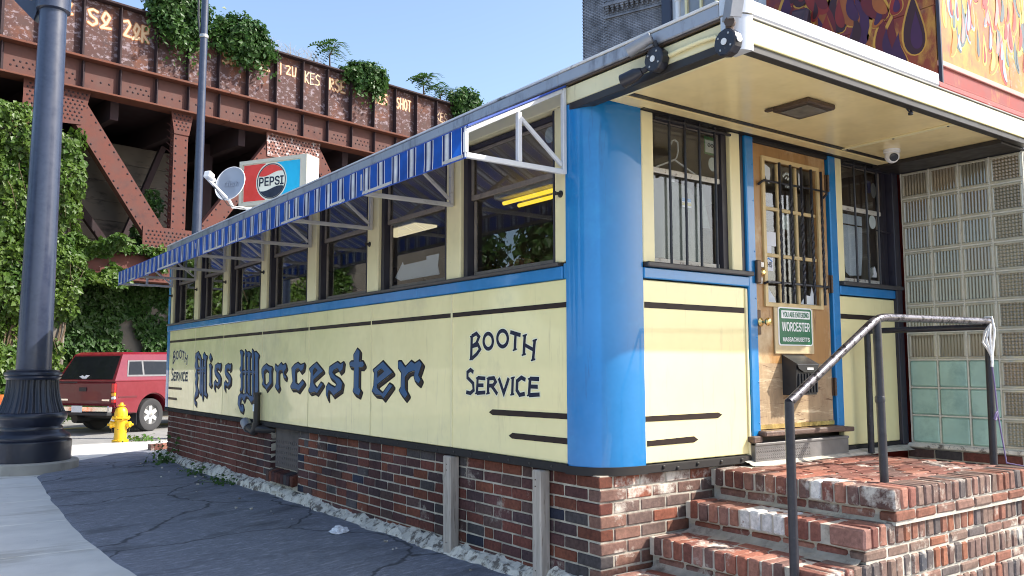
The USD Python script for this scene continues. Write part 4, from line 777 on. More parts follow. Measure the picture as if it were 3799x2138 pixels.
b = MB(); b.bar((-0.735, A0+0.03, 2.600), (-0.735, A1-0.03, 2.600), 0.022); b.bar((-0.735, A0+0.03, 2.748), (-0.735, A1-0.03, 2.748), 0.020); part(aw, 'front_rail', b, graybar)
b = MB(); b.bar((-0.02, 0.245, 3.135), (-0.735, 0.245, 2.767), 0.012); part(aw, 'edge_piping', b, M('awning_hem_blue', ()))
# roof sign
sgn_o = np.array([0.30, 8.05, 3.50])
ths = math.radians(150.0-3)   # direction along the face, to the right
hd = math.radians(-30.0)
SR = -np.array([math.sin(hd), math.cos(hd), 0])       # to the right (nearer)
SNn = np.array([-math.cos(hd), math.sin(hd), 0]) * 1.0  # face normal
if SNn @ (CAM - sgn_o) < 0: SNn = -SNn
SC = np.array([0.78, 7.40, 3.945])
sg = thing('roof_sign', 'PEPSI lightbox sign with red and blue halves on the diner roof', 'sign', SC - np.array([0, 0, 0.42]))
case_m = M('sign_case_cream', (0.60, 0.56, 0.44), 0.45, 0.06, 4, 0.03, 50)
WW, HH = 0.57, 0.315
SZ = np.array([0, 0, 1.0])
def sfr(q): return SC + q[:, :1]*SR + q[:, 1:2]*SZ + q[:, 2:3]*SNn
b = MB(); b.cbox(-WW, WW, -HH, HH, -0.26, 0.0, 0.012, sfr); part(sg, 'case', b, case_m)
b = MB(); b.prism(sbox(-WW, -HH, WW, HH).difference(sbox(-WW+0.05, -HH+0.045, WW-0.10, HH-0.05)), SC, SR, SZ, SNn, 0.0, 0.02); part(sg, 'face_rim', b, case_m)
fw0, fw1, fh = -WW+0.06, WW-0.11, HH-0.062
cx = (fw0+fw1)/2; R = fh*0.92
face_w = M('sign_white', (0.84, 0.82, 0.68), 0.3, 0.04, 4); face_r = M('sign_red', (0.76, 0.05, 0.035), 0.3, 0.06, 4); face_b = M('sign_blue', (0.012, 0.46, 0.72), 0.3, 0.06, 4); face_k = M('sign_navy_black', (0.015, 0.018, 0.035), 0.3, 0.1, 4)
b = MB(); b.prism(sbox(fw0, -fh-0.01, fw1, fh+0.01), SC, SR, SZ, SNn, 0.001, 0.004); part(sg, 'face', b, face_w)
circ = Point(cx, 0).buffer(R, 48); ring = Point(cx, 0).buffer(R+0.03, 48)
def wave(u0, amp): return [(cx+R*1.2*(t*2-1), u0+amp*math.sin((t*2-1)*math.pi)) for t in np.linspace(0, 1, 33)]
b = MB(); b.prism(sbox(fw0+0.01, -fh, cx-R*0.45, fh).difference(ring), SC, SR, SZ, SNn, 0.0048, 0.0075); part(sg, 'red_field', b, face_r)
b = MB(); b.prism(sbox(cx+R*0.25, -fh, fw1-0.01, fh).difference(ring), SC, SR, SZ, SNn, 0.0048, 0.0075); part(sg, 'blue_field', b, face_b)
b = MB(); b.prism(circ.buffer(0.010).difference(circ.buffer(-0.002)), SC, SR, SZ, SNn, 0.0048, 0.0075); part(sg, 'roundel_ring', b, face_k)
upw = Polygon(wave(R*0.44, R*0.13)+[(cx+R*1.2, R*2), (cx-R*1.2, R*2)]); low = Polygon(wave(-R*0.44, R*0.13)+[(cx+R*1.2, -R*2), (cx-R*1.2, -R*2)])
b = MB(); b.prism(circ.buffer(-0.006).intersection(upw), SC, SR, SZ, SNn, 0.0048, 0.0075); part(sg, 'roundel_top', b, face_r)
b = MB(); b.prism(circ.buffer(-0.006).intersection(low), SC, SR, SZ, SNn, 0.0048, 0.0075); part(sg, 'roundel_bottom', b, face_k)
def place_text(parent, name, text, cw, h, O, U, V, N, m, bold=True, depth=0.003, d0=0.0048):
    t = meshkit.text_mesh(text, h, depth, bold=bold); v = np.array(t.vertices)
    x0, x1 = v[:, 0].min(), v[:, 0].max(); y0 = v[:, 1].min()
    u = (v[:, 0]-(x0+x1)/2)*cw/(x1-x0); w = v[:, 1]-h/2; n_ = v[:, 2]+d0
    f = np.array(t.faces)
    if np.dot(np.cross(U, V), N) < 0: f = f[:, ::-1]
    b = MB(); b.add(P3(O)+u[:, None]*P3(U)+w[:, None]*P3(V)+n_[:, None]*P3(N), f); return part(parent, name, b, m)
place_text(sg, 'lettering', 'PEPSI', R*1.78, R*0.50, SC+SR*cx, SR, SZ, SNn, face_k)
b = MB()
for s in (-0.4, 0.35):
    p = SC+SR*s-SNn*0.13; b.bar(p-SZ*(HH+0.004), p-SZ*0.60, 0.05)
part(sg, 'leg', b, galv)
b = MB(); b.prism(sbox(-WW+0.02, -HH-0.24, 0.1, -HH-0.004), SC, SR, SZ, SNn, -0.12, -0.10); part(sg, 'skirt', b, white_pl)
# satellite dish
DC = np.array([0.035, 6.82, 3.72]) + np.array([0.0, 0.05, 0.0])
dsh = thing('satellite_dish', 'pale grey satellite dish with white arm on the roof beside the sign', 'satellite dish', (0.35, 6.9, 3.3))
dn_ = np.array([-0.72, -0.62, 0.30]); dn_ /= np.linalg.norm(dn_)
du = np.cross([0, 0, 1.0], dn_); du /= np.linalg.norm(du); dv = np.cross(dn_, du)
dish_m = M('dish_grey', (0.33, 0.365, 0.42), 0.45, 0.04, 5)
b = MB()
rr = np.linspace(0.001, 1, 9); aa = np.linspace(0, 2*math.pi, 33)
dp = lambda a, r, o: DC + du*(0.20*r*math.cos(a)) + dv*(0.235*r*math.sin(a)) + dn_*(0.055*r*r - 0.05 + o)
b.grid(lambda a, r: dp(a, r, 0), aa, rr); b.grid(lambda r, a: dp(a, r, -0.008), rr, aa); b.grid(lambda a, k: dp(a, 1, -0.008*k), aa, [1, 0]); part(dsh, 'bowl', b, dish_m, smooth=40)
b = MB(); b.tube([dp(a, 1.0, -0.004) for a in aa], 0.006, 6, cap=False); part(dsh, 'rim', b, white_pl, smooth=40)
lt = place_text(dsh, 'lettering', 'dish', 0.20, 0.085, DC+dv*0.02-dn_*0.040, du, dv, dn_, M('dish_print_grey', (0.36, 0.39, 0.45), 0.5, 0.05, 5), bold=False, d0=0.006)
foot = DC - dv*0.21 - dn_*0.06
lnb = DC - dv*0.10 + dn_*0.36 - du*0.05
b = MB(); b.bar(foot, lnb-dv*0.05, 0.030); part(dsh, 'arm', b, white_pl)
b = MB()
lf = lambda q: lnb + q[:, :1]*du + q[:, 1:2]*dv + q[:, 2:3]*dn_
b.cbox(-0.045, 0.045, -0.045, 0.045, -0.05, 0.06, 0.012, lf); b.lathe([(0.022, 0), (0.028, 0.05), (0.028, 0.058), (0.0005, 0.058)], lnb-dn_*0.05, 14, axis=-dn_); part(dsh, 'receiver', b, white_pl)
b = MB(); b.tube([foot+dn_*0.0, foot-dn_*0.10-dv*0.04, np.array([0.30, 6.83, 3.42]), np.array([0.33, 6.80, 3.28])], 0.020, 10); part(dsh, 'mast', b, white_pl, smooth=40)
b = MB(); b.tube([lnb-dv*0.04, (lnb+foot)/2-dv*0.06, foot-dv*0.07, np.array([0.22, 6.85, 3.42]), np.array([0.30, 6.9, 3.33])], 0.005, 6); part(dsh, 'cable', b, black_paint)
b = MB(); b.cbox(0.24, 0.42, 6.72, 6.88, 3.275, 3.30, 0.004); part(dsh, 'foot_plate', b, galv)

# floodlights and boxes on the canopy corner
def junction(t, c, ax=(-1, 0, 0)):
    b = MB(); b.lathe([(0.060, 0), (0.068, 0.01), (0.068, 0.055), (0.062, 0.062), (0.0005, 0.064)], c, 12, axis=ax); p = part(t, 'junction_box', b, iron)
    b = MB(); b.lathe([(0.017, 0), (0.017, 0.004), (0.0005, 0.004)], P3(c)+P3(ax)*0.064, 14, axis=ax); part(t, 'pale_plug', b, M('plug_white', (0.7, 0.7, 0.68), 0.5, 0.05, 9))
    b = MB()
    for a in range(4): bolt(b, P3(c)+P3(ax)*0.062+np.array([0, math.cos(a*1.57+.6)*0.045, math.sin(a*1.57+.6)*0.045]), ax, 0.006, 0.004)
    part(t, 'box_screws', b, steel)
fl = thing('floodlight', 'twin black floodlight holder on the canopy side, one lamp pointing down', 'floodlight', (0, -0.53, 3.05))
junction(fl, (-0.002, -0.535, 3.062))
b = MB(); b.tube([(-0.04, -0.475, 3.035), (-0.055, -0.445, 3.022)], 0.016, 10); b.tube([(-0.055, -0.445, 3.022), (-0.066, -0.405, 3.012), (-0.085, -0.325, 2.992)], [0.020, 0.036, 0.040], 16); part(fl, 'lamp_holder', b, iron, smooth=35)
b = MB(); b.tube([(-0.035, -0.535, 3.128), (-0.045, -0.53, 3.165)], 0.014, 10); b.tube([(-0.050, -0.525, 3.172), (-0.070, -0.50, 3.168)], 0.018, 10); part(fl, 'swivel', b, iron, smooth=35)
b = MB(); b.tube([(-0.062, -0.525, 3.185), (-0.085, -0.47, 3.162), (-0.115, -0.40, 3.132)], [0.030, 0.032, 0.036], 18, cap=False); b.tube([(-0.062, -0.525, 3.185), (-0.0625, -0.524, 3.1845)], 0.030, 18); part(fl, 'lamp_shroud', b, M('grey_cast_metal', (0.30, 0.30, 0.31), 0.5, 0.15, 9, 0.05, 60, metallic=0.5), smooth=35, label='grey open lamp shroud')
f2 = thing('floodlight', 'round black junction box with grey sensor bracket on the white canopy corner', 'floodlight', (0, -1.03, 3.0))
junction(f2, (-0.008, -1.02, 3.000))
b = MB(); b.tube([(-0.04, -1.03, 3.064), (-0.045, -1.035, 3.10)], 0.020, 10); b.lathe([(0.024, 0), (0.026, 0.03), (0.0005, 0.03)], (-0.035, -1.035, 3.095), 12, axis=(-0.9, -0.4, 0)); part(f2, 'swivel', b, old_brown, smooth=35)
cast = M('grey_cast_metal', ())
b = MB()
qf = lambda q: np.array([-0.045, -1.035, 3.165]) + q[:, :1]*np.array([0.9, -0.42, 0]) + q[:, 1:2]*np.array([0.42, 0.9, 0.12]) + q[:, 2:3]*np.array([0.05, -0.18, 0.98])
b.cbox(-0.012, 0.012, -0.042, 0.042, -0.055, 0.065, 0.004, qf); b.cbox(-0.012, 0.05, -0.050, -0.0425, -0.05, 0.06, 0.003, qf); part(f2, 'bracket', b, cast)
b = MB(); b.lathe([(0.017, 0), (0.017, 0.004), (0.0005, 0.004)], (-0.045, -1.09, 3.0), 14, axis=(-0.1, -1, 0)); part(f2, 'pale_plug', b, M('plug_white', ()))
b = MB(); b.tube([(-0.006, -0.60, 3.073), (-0.014, -0.68, 3.075), (-0.014, -0.82, 3.078), (-0.014, -0.92, 3.070), (-0.012, -0.965, 3.022)], 0.012, 10); solo('conduit', b, trimcream, 'cream painted conduit arcing between the two junction boxes', 'conduit', smooth=40)
# soffit lamp, hook, camera
t = thing('soffit_light', 'dark square light fitting flat on the canopy soffit', 'light fitting', (1.14, -0.62, 3.0))
b = MB(); b.cbox(1.005, 1.280, -0.748, -0.488, 2.972, 3.0055, 0.008); part(t, 'housing', b, old_brown)
b = MB(); b.cbox(1.045, 1.240, -0.71, -0.525, 2.966, 2.9718, 0.002); part(t, 'lens', b, M('dull_lens', (0.16, 0.14, 0.11), 0.3, 0.1, 6))
b = MB(); b.cbox(0.995, 1.03, -0.50, -0.44, 2.985, 3.0, 0.004); part(t, 'latch', b, old_brown)
b = MB(); b.tube([(1.66, -0.975, 3.004), (1.668, -0.985, 2.982), (1.69, -0.99, 2.965), (1.71, -0.985, 2.982), (1.69, -0.98, 3.0)], 0.005, 6); b.lathe([(0.014, -0.01), (0.016, 0.0), (0.010, 0.014)], (1.69, -0.99, 2.965), 10); solo('soffit_hook', b, iron, 'small black wire hook under the front edge of the soffit', 'hook')
t = thing('security_camera', 'white dome security camera under the canopy by the glass block wall', 'camera', (2.58, -0.36, 3.0))
b = MB(); b.lathe([(0.058, 3.0055), (0.058, 2.985), (0.052, 2.978)], (2.58, -0.36, 0), 24); part(t, 'mount', b, white_pl, smooth=30)
cd = np.array([-0.62, -0.62, -0.35]); cd /= np.linalg.norm(cd)
ic = trimesh.creation.icosphere(3, 0.052); b = MB(); b.add(np.array(ic.vertices)+np.array([2.58, -0.36, 2.958]), ic.faces); part(t, 'ball', b, white_pl, smooth=True)
b = MB(); b.lathe([(0.030, 0.040), (0.030, 0.053), (0.022, 0.055), (0.0005, 0.056)], (2.58, -0.36, 2.958), 18, axis=cd); part(t, 'lens', b, M('lens_black', (0.01, 0.01, 0.012), 0.08, 0.1, 5), smooth=30)
# black standpipe by the lettering
t = thing('standpipe', 'black capped pipe with elbow rising against the lettered side panels', 'pipe', (-0.06, 5.43, 0.75))
b = MB(); b.tube([(-0.055, 5.435, 0.80), (-0.055, 5.44, 1.135)], 0.036, 14); b.tube([(-0.055, 5.44, 1.13), (-0.055, 5.44, 1.155)], 0.042, 14); part(t, 'pipe', b, black_paint, smooth=40)
b = MB(); b.tube([(-0.055, 5.435, 0.83), (-0.058, 5.435, 0.77), (-0.058, 5.50, 0.735), (-0.060, 5.66, 0.765)], 0.048, 14); b.tube([(-0.058, 5.46, 0.765), (-0.02, 5.28, 0.765), (0.08, 5.24, 0.765)], 0.04, 12); part(t, 'elbow', b, black_paint, smooth=40)
b = MB(); b.tube([(-0.062, 5.66, 0.765), (-0.065, 5.78, 0.825)], [0.06, 0.055], 16); part(t, 'clean_out_cap', b, cast, smooth=35)
b = MB(); b.panel([(-0.0925, 5.42, 0.955), (-0.0925, 5.462, 0.955), (-0.0925, 5.462, 1.03), (-0.0925, 5.42, 1.03)], 0.0015, (-1, 0, 0)); part(t, 'sticker', b, M('white_paper', ()))
# entry sign on the door
t = thing('door_sign', 'green and white YOU ARE ENTERING WORCESTER sign on a board on the door', 'sign', (1.85, 0, 1.5))
b = MB(); b.cbox(1.618, 2.062, -0.008, 0.0042, 1.512, 1.832, 0.003, jit=0.0006); part(t, 'backing_board', b, ply_board)
def rrect(x0, z0, x1, z1, r): return sbox(x0+r, z0+r, x1-r, z1-r).buffer(r, 8)
FX, FZ, FN = (1, 0, 0), (0, 0, 1), (0, -1, 0); O0 = (0, -0.0083, 0)
gsign = M('sign_green', (0.012, 0.135, 0.060), 0.35, 0.05, 5); wsign = M('sign_face_white', (0.80, 0.80, 0.78), 0.35, 0.03, 5)
b = MB(); b.prism(rrect(1.652, 1.568, 2.042, 1.836, 0.022), O0, FX, FZ, FN, 0.0, 0.003); part(t, 'plate', b, wsign)
b = MB(); b.prism(rrect(1.664, 1.577, 2.030, 1.827, 0.016), O0, FX, FZ, FN, 0.0034, 0.005); part(t, 'green_field', b, gsign)
b = MB(); b.prism(rrect(1.684, 1.757, 2.010, 1.812, 0.006), O0, FX, FZ, FN, 0.0054, 0.007); part(t, 'white_band', b, wsign)
place_text(t, 'lettering', 'YOU ARE ENTERING', 0.296, 0.034, (1.847, -0.0083, 1.7845), FX, FZ, FN, gsign, True, 0.0012, 0.0074)
place_text(t, 'lettering', 'WORCESTER', 0.318, 0.060, (1.847, -0.0083, 1.700), FX, FZ, FN, wsign, True, 0.0012, 0.0054)
place_text(t, 'lettering', 'MASSACHUSETTS', 0.305, 0.028, (1.847, -0.0083, 1.612), FX, FZ, FN, wsign, True, 0.0012, 0.0054)
# mailbox
mb_m = M('mailbox_black', (0.030, 0.031, 0.034), 0.38, 0.25, 6, 0.04, 60, metallic=0.3)
t = thing('mailbox', 'black metal wall mailbox with slanted lid hung on the door', 'mailbox', (1.80, 0, 1.22))
X0, X1 = 1.70, 1.935
prof = Polygon([(0.0, 1.23), (0.105, 1.23), (0.115, 1.44), (0.0, 1.50)])
b = MB(); b.prism(prof, (X0, 0.0035, 0), (0, -1, 0), (0, 0, 1), (1, 0, 0), 0, X1-X0); part(t, 'box', b, mb_m)
b = MB(); b.hull([(x, y, z) for x in (X0-0.005, X1+0.005) for y, z in ((0.003, 1.502), (0.003, 1.508), (-0.124, 1.441), (-0.126, 1.434), (-0.118, 1.434))]); b.prism(Polygon([(X0-0.005, 1.44), (X1+0.005, 1.44), (X1-0.01, 1.41), ((X0+X1)/2+0.05, 1.385), ((X0+X1)/2-0.05, 1.385), (X0+0.01, 1.41)]), (0, -0.1185, 0), FX, FZ, FN, 0, 0.006); part(t, 'lid', b, mb_m)
b = MB()
for i in range(7): x = X0+0.02+i*0.033; b.cbox(x, x+0.012, -0.1185, -0.104, 1.245, 1.375, 0.002)
part(t, 'ribs', b, mb_m)
b = MB(); b.lathe([(0.020, 0), (0.020, 0.003), (0.0005, 0.003)], (1.86, -0.118, 1.335), 12, axis=FN); b.cbox(1.80, 1.87, -0.1275, -0.1248, 1.40, 1.416, 0.001); part(t, 'emblem', b, M('bare_metal_scratch', (0.75, 0.75, 0.75), 0.35, 0.1, 20, metallic=0.6))

# things seen in the windows
shirt_m = M('grey_cotton', (0.27, 0.285, 0.255), 0.85, 0.08, 12, 0.05, 120)
t = thing('hung_shirt', 'grey T-shirt hanging behind the barred left front window', 't-shirt', (0.70, 0.13, 2.6))
def sh(x, z):
    k = (2.62-z)/0.55
    f = 0.034*math.sin(x*38+k*1.4) + 0.014*math.sin(x*83+1+k*2) * (0.4+k) + 0.015*math.sin(x*21)
    return (x + 0.02*k*math.sin(x*20) + 0.12, 0.150 + f*min(1, 0.25+k*1.2), z + 0.03)
b = MB()
def body(u, w):
    z = 2.625-0.54*w; xl = 0.43-0.03*w; xr = 0.925-0.015*w if w > 0.05 else 0.88
    sl = 0.06*abs(u-0.42)*1.6*(1-w)
    return sh(xl+(xr-xl)*u, z - sl)
b.grid(body, np.linspace(0, 1, 70), np.linspace(0, 1, 24))
def slv(u, w): return (1.005+0.055*u+0.075*w*(0.5+0.5*u), 0.145+0.02*math.sin(u*5), 2.63-0.27*w-0.015*u)
b.grid(slv, np.linspace(0, 1, 10), np.linspace(0, 1, 14)); part(t, 'cloth', b, shirt_m, smooth=True)
b = MB(); yl = 0.118
for z0, z1, c_ in ((2.478, 2.500, (0.10, 0.35, 0.65)),):
    b.prism(sbox(0.755, z0, 0.84, z1), (0.10, yl, 0.025), FX, FZ, FN, 0, 0.002)
lg = part(t, 'badge', b, M('badge_blue', (0.05, 0.25, 0.6), 0.6, 0.1, 40))
b = MB(); b.prism(sbox(0.757, 2.452, 0.842, 2.470), (0.10, yl, 0.025), FX, FZ, FN, 0, 0.002); part(t, 'badge', b, M('badge_yellow', (0.7, 0.6, 0.12), 0.6, 0.1, 40))
b = MB(); b.prism(sbox(0.755, 2.4705, 0.842, 2.4775), (0.10, yl, 0.025), FX, FZ, FN, 0, 0.002); b.prism(sbox(0.757, 2.440, 0.842, 2.4515), (0.10, yl, 0.025), FX, FZ, FN, 0, 0.002); part(t, 'badge', b, M('white_paper', ()))
b = MB(); b.prism(sbox(0.622, 2.585, 0.665, 2.63), (0.11, 0.105, 0.03), FX, FZ, FN, 0, 0.001); part(t, 'care_tag', b, M('white_paper', ()))
b = MB(); b.tube([(0.636, 0.13, 2.835), (0.645, 0.13, 2.862), (0.672, 0.13, 2.872), (0.698, 0.13, 2.858), (0.702, 0.13, 2.80), (0.685, 0.13, 2.755), (0.665, 0.13, 2.735)], 0.0052, 8)
b.tube([(0.49, 0.13, 2.665), (0.665, 0.13, 2.738), (0.93, 0.13, 2.640)], 0.0062, 8)
b.V = [v_+np.array([0.14, 0, 0.035]) for v_ in b.V]; solo('coat_hanger', b, white_pl, 'white plastic coat hanger holding the grey T-shirt in the window', 'hanger', smooth=40)
def disc(name, c, rx, rz, ax, m, label, cat='sticker', th=0.002):
    b = MB(); p = affinity.scale(Point(0, 0).buffer(1, 24), rx, rz)
    if ax == 'y': b.prism(p, c, FX, FZ, FN, 0, th)
    else: b.prism(p, c, SU, SV, SN, 0, th)
    return solo(name, b, m, label, cat, 'window stickers')
stick_w = M('sticker_pale', (0.58, 0.63, 0.60), 0.5, 0.12, 30)
disc('oval_sticker', (0.0828, 0.528, 2.912), 0.050, 0.053, 'x', stick_w, 'pale oval sticker high in the side window nearest the corner')
disc('round_sticker', (1.097, 0.0625, 2.770), 0.040, 0.047, 'y', stick_w, 'pale round sticker below the green one in the left front window')
t = thing('window_sticker', 'green bordered sticker with two round eyes shape in the left front window', 'sticker', (1.07, 0.06, 2.89))
b = MB(); b.prism(sbox(1.02, 2.832, 1.122, 2.952), (0, 0.0626, 0), FX, FZ, FN, 0, 0.0015); part(t, 'card', b, M('sticker_green', (0.10, 0.24, 0.09), 0.5, 0.1, 20))
b = MB(); b.prism(sbox(1.028, 2.845, 1.122, 2.928), (0, 0.0626, 0), FX, FZ, FN, 0.0018, 0.003); part(t, 'panel', b, stick_w)
b = MB()
for x in (1.064, 1.094): b.prism(Point(x, 2.895).buffer(0.0135, 12).difference(Point(x, 2.895).buffer(0.009, 12)).union(Point(x, 2.895).buffer(0.004, 8)), (0, 0.0626, 0), FX, FZ, FN, 0.0033, 0.0045)
part(t, 'eye_rings', b, letter_edge)
b = MB()
for q in (((2.605, 2.532), (2.605, 2.606), (2.900, 2.606), (2.900, 2.532)), ((2.605, 2.520), (2.90, 2.520), (2.888, 2.30), (2.862, 2.135), (2.70, 2.125), (2.655, 2.15), (2.62, 2.35))):
    b.prism(Polygon(q), (0, 0.095, 0), FX, FZ, FN, 0, 0.002)
solo('white_blind', b, M('paper_bluish', (0.70, 0.76, 0.84), 0.6, 0.05, 4), 'white paper blind behind the bars of the right front window', 'blind')
disc('round_sticker', (3.010, 0.070, 2.572), 0.047, 0.055, 'y', stick_w, 'pale round sticker beside the white blind in the right front window')
disc('oval_sticker', (3.03, 0.0625, 2.83), 0.036, 0.062, 'y', M('sticker_grey', (0.25, 0.25, 0.25), 0.5, 0.2, 30), 'grey oval sticker in the top corner of the right front window')
b = MB(); b.prism(rrect(2.915, 2.80, 2.995, 2.90, 0.02), (0, 0.0625, 0), FX, FZ, FN, 0, 0.0015); solo('blue_sticker', b, M('sticker_navy', (0.02, 0.025, 0.13), 0.4, 0.1, 20), 'small dark blue sticker in the top pane of the right front window', 'sticker')
b = MB(); b.prism(Polygon([(2.975, 2.128), (3.04, 2.128), (3.045, 2.16), (3.02, 2.215), (3.0, 2.20), (3.005, 2.15)]), (0, 0.10, 0), FX, FZ, FN, 0, 0.03); solo('white_figurine', b, white_pl, 'small white ornament on the sill of the right front window', 'ornament')
# stickers on the door glass
b = MB(); b.prism(sbox(1.566, 2.262, 1.70, 2.36), (0, 0.0238, 0), FX, FZ, FN, 0, 0.0014); solo('paper_notice', b, M('white_paper', ()), 'white paper notice on the left middle pane of the door', 'notice')
t = thing('logo_sticker', 'white sticker with house outline and navy SHS letters low on the door glass', 'sticker', (1.61, 0.02, 2.2))
b = MB(); b.prism(sbox(1.566, 2.205, 1.648, 2.2625-0.001+0.0), (0, 0.0238, 0), FX, FZ, FN, 0, 0.0014)
b.prism(sbox(1.566, 2.085, 1.660, 2.180), (0, 0.0238, 0), FX, FZ, FN, 0, 0.0014)
part(t, 'card', b, M('white_paper', ()))
place_text(t, 'lettering', 'SHS', 0.075, 0.034, (1.610, 0.0238, 2.128), FX, FZ, FN, letter_navy, True, 0.001, 0.0018)
b = MB(); b.prism(LineString([(1.575, 2.152), (1.61, 2.172), (1.648, 2.152)]).buffer(0.004), (0, 0.0238, 0), FX, FZ, FN, 0.0018, 0.003); part(t, 'house_outline', b, M('badge_blue', ()))
b = MB(); b.prism(sbox(1.755, 2.40, 1.875, 2.50), (0, 0.045, 0), FX, FZ, FN, 0, 0.0014); solo('paper_card', b, stick_w, 'blank grey card behind the middle pane of the door', 'card')
def ragged(pts): return Polygon(pts)
for lab, q in (('torn white sticker in the top left corner of the door window', [(1.568, 2.838), (1.61, 2.835), (1.655, 2.815), (1.66, 2.77), (1.645, 2.70), (1.62, 2.72), (1.60, 2.76), (1.585, 2.79)]), ('torn white sticker in the top right pane of the door', [(1.985, 2.825), (2.02, 2.80), (2.03, 2.73), (2.005, 2.69), (1.985, 2.74)]),
               ('torn white sticker in the bottom left pane of the door', [(1.566, 1.868), (1.68, 1.868), (1.665, 1.90), (1.625, 1.935), (1.60, 1.97), (1.58, 1.94)]), ('torn white sticker in the bottom right pane of the door', [(1.96, 1.868), (2.145, 1.868), (2.14, 1.90), (2.10, 2.0), (2.08, 1.93), (2.03, 1.935), (1.99, 1.90)])):
    b = MB(); b.prism(ragged(q), (0, 0.0238, 0), FX, FZ, FN, 0, 0.0014); solo('torn_sticker', b, M('sticker_torn_white', (0.66, 0.70, 0.72), 0.5, 0.05, 10), lab, 'sticker')
t = thing('glass_lettering', 'small pale arched lettering on the middle top pane of the door', 'lettering', (1.85, 0.02, 2.75))
for k, ch in enumerate('NO'):
    pass
b = MB()
for k in range(7):
    a = math.radians(150-k*20); b.prism(affinity.rotate(sbox(-0.006, -0.009, 0.006, 0.009), math.degrees(a)-90), (1.853+0.05*math.cos(a), 0.0238, 2.755+0.045*math.sin(a)), FX, FZ, FN, 0, 0.001)
b.prism(LineString([(1.83, 2.76), (1.845, 2.775), (1.86, 2.755), (1.875, 2.772)]).buffer(0.004), (0, 0.0238, 0), FX, FZ, FN, 0, 0.001)
b.prism(LineString([(1.835, 2.70), (1.835, 2.715), (1.85, 2.715), (1.85, 2.70), (1.862, 2.70), (1.862, 2.715), (1.876, 2.715), (1.876, 2.70)]).buffer(0.003), (0, 0.0238, 0), FX, FZ, FN, 0, 0.001)
part(t, 'marks', b, stick_w)
# arrow sign, light fittings, chair back
b = MB(); b.prism(Polygon([(-2.668, 2.174), (-2.541, 2.293), (-2.528, 2.267), (-2.151, 2.272), (-2.152, 2.301), (-1.959, 2.302), (-1.979, 2.21), (-1.950, 2.14), (-2.576, 2.141)]), (0.125, 0, 0), SU, SV, SN, 0, 0.004); solo('arrow_board', b, M('white_card', (0.62, 0.65, 0.70), 0.6, 0.05, 4), 'blank white arrow shaped board standing in the second side window', 'board')
tube_y = glow('yellow_tube_glow', (1.0, 0.66, 0.04), 0.75)
t = thing('tube_light', 'yellow double tube ceiling light seen through the nearest side window', 'ceiling light', (1.2, 2.1, 3.0))
for x0 in (1.14, 1.31):
    b = MB(); b.tube([(x0, 2.52, 2.90), (x0, 1.30, 2.90)], 0.018, 12); part(t, 'tube', b, tube_y, smooth=40)
b = MB(); b.cbox(1.08, 1.38, 1.25, 2.6, 2.94, 2.9985, 0.01); part(t, 'housing', b, white_pl)
t = thing('tube_light', 'pale boxed ceiling light seen through the second side window', 'ceiling light', (1.2, 4.5, 3.0))
b = MB(); b.cbox(1.05, 1.38, 4.0, 4.95, 2.93, 2.9985, 0.01); part(t, 'housing', b, white_pl)
b = MB(); b.cbox(1.08, 1.35, 4.03, 4.92, 2.905, 2.929, 0.006); part(t, 'diffuser', b, glow('pale_lamp_glow', (1.0, 0.86, 0.55), 0.45))
for k, (xx, yy) in enumerate(((0.62, 1.55), (0.7, 4.6), (0.7, 6.2))):
    t = thing('cafe_chair', ('reddish rounded booth chair back in the nearest side window', 'reddish rounded booth chair back by the fourth side window', 'reddish rounded booth chair back by the fifth side window')[k], 'chair', (xx, yy, 0.98))
    b = MB(); p = affinity.scale(Point(0, 0).buffer(1, 16), 0.20, 0.22).intersection(sbox(-1, -0.1, 1, 1)).buffer(0.01); b.prism(p, (xx, yy, 2.03), (0.35, -0.93, 0), (0, 0, 1), (-0.93, -0.35, 0), 0, 0.04); part(t, 'back', b, M('chair_red_brown', (0.22, 0.07, 0.04), 0.4, 0.15, 7))
    b = MB(); b.cbox(xx-0.2, xx+0.2, yy-0.2, yy+0.2, 1.42, 1.48, 0.02); part(t, 'seat', b, M('chair_red_brown', ()))
    for sx_ in (-0.16, 0.16):
        for sy_ in (-0.16, 0.16): b = MB(); b.tube([(xx+sx_, yy+sy_, 0.98), (xx+sx_, yy+sy_, 1.419)], 0.014, 8); part(t, 'leg', b, iron)
    b = MB(); b.tube([(xx, yy, 1.48), (xx-0.01, yy, 1.97)], 0.016, 8); part(t, 'back_post', b, iron)

# ================================================================ HANDRAIL
hr = thing('handrail', 'bent black pipe handrail up the stoop with worn shiny top', 'handrail', (1.2, -1.0, 0.787))
def arc(a, b_, c, n=6, r=0.06):
    a, b_, c = map(P3, (a, b_, c)); d1 = (a-b_)/np.linalg.norm(a-b_); d2 = (c-b_)/np.linalg.norm(c-b_)
    p0, p1 = b_+d1*r, b_+d2*r
    return [tuple((1-t)**2*p0 + 2*t*(1-t)*b_ + t*t*p1) for t in np.linspace(0, 1, n)]
L0, L1, A, B_ = (0.378, -1.0, 0.245), (0.378, -1.0, 1.245), (1.215, -1.0, 1.700), (2.625, -0.948, 1.722)
b = MB(); b.tube([L1]+arc(L1, A, B_, 8, 0.09)+[B_], 0.0235, 14); part(hr, 'top_rail', b, worn_iron, smooth=50)
b = MB(); b.tube([(2.612, -0.948, 1.685), (2.60, -0.10, 1.685)], 0.021, 12); part(hr, 'side_rail', b, iron, smooth=50)
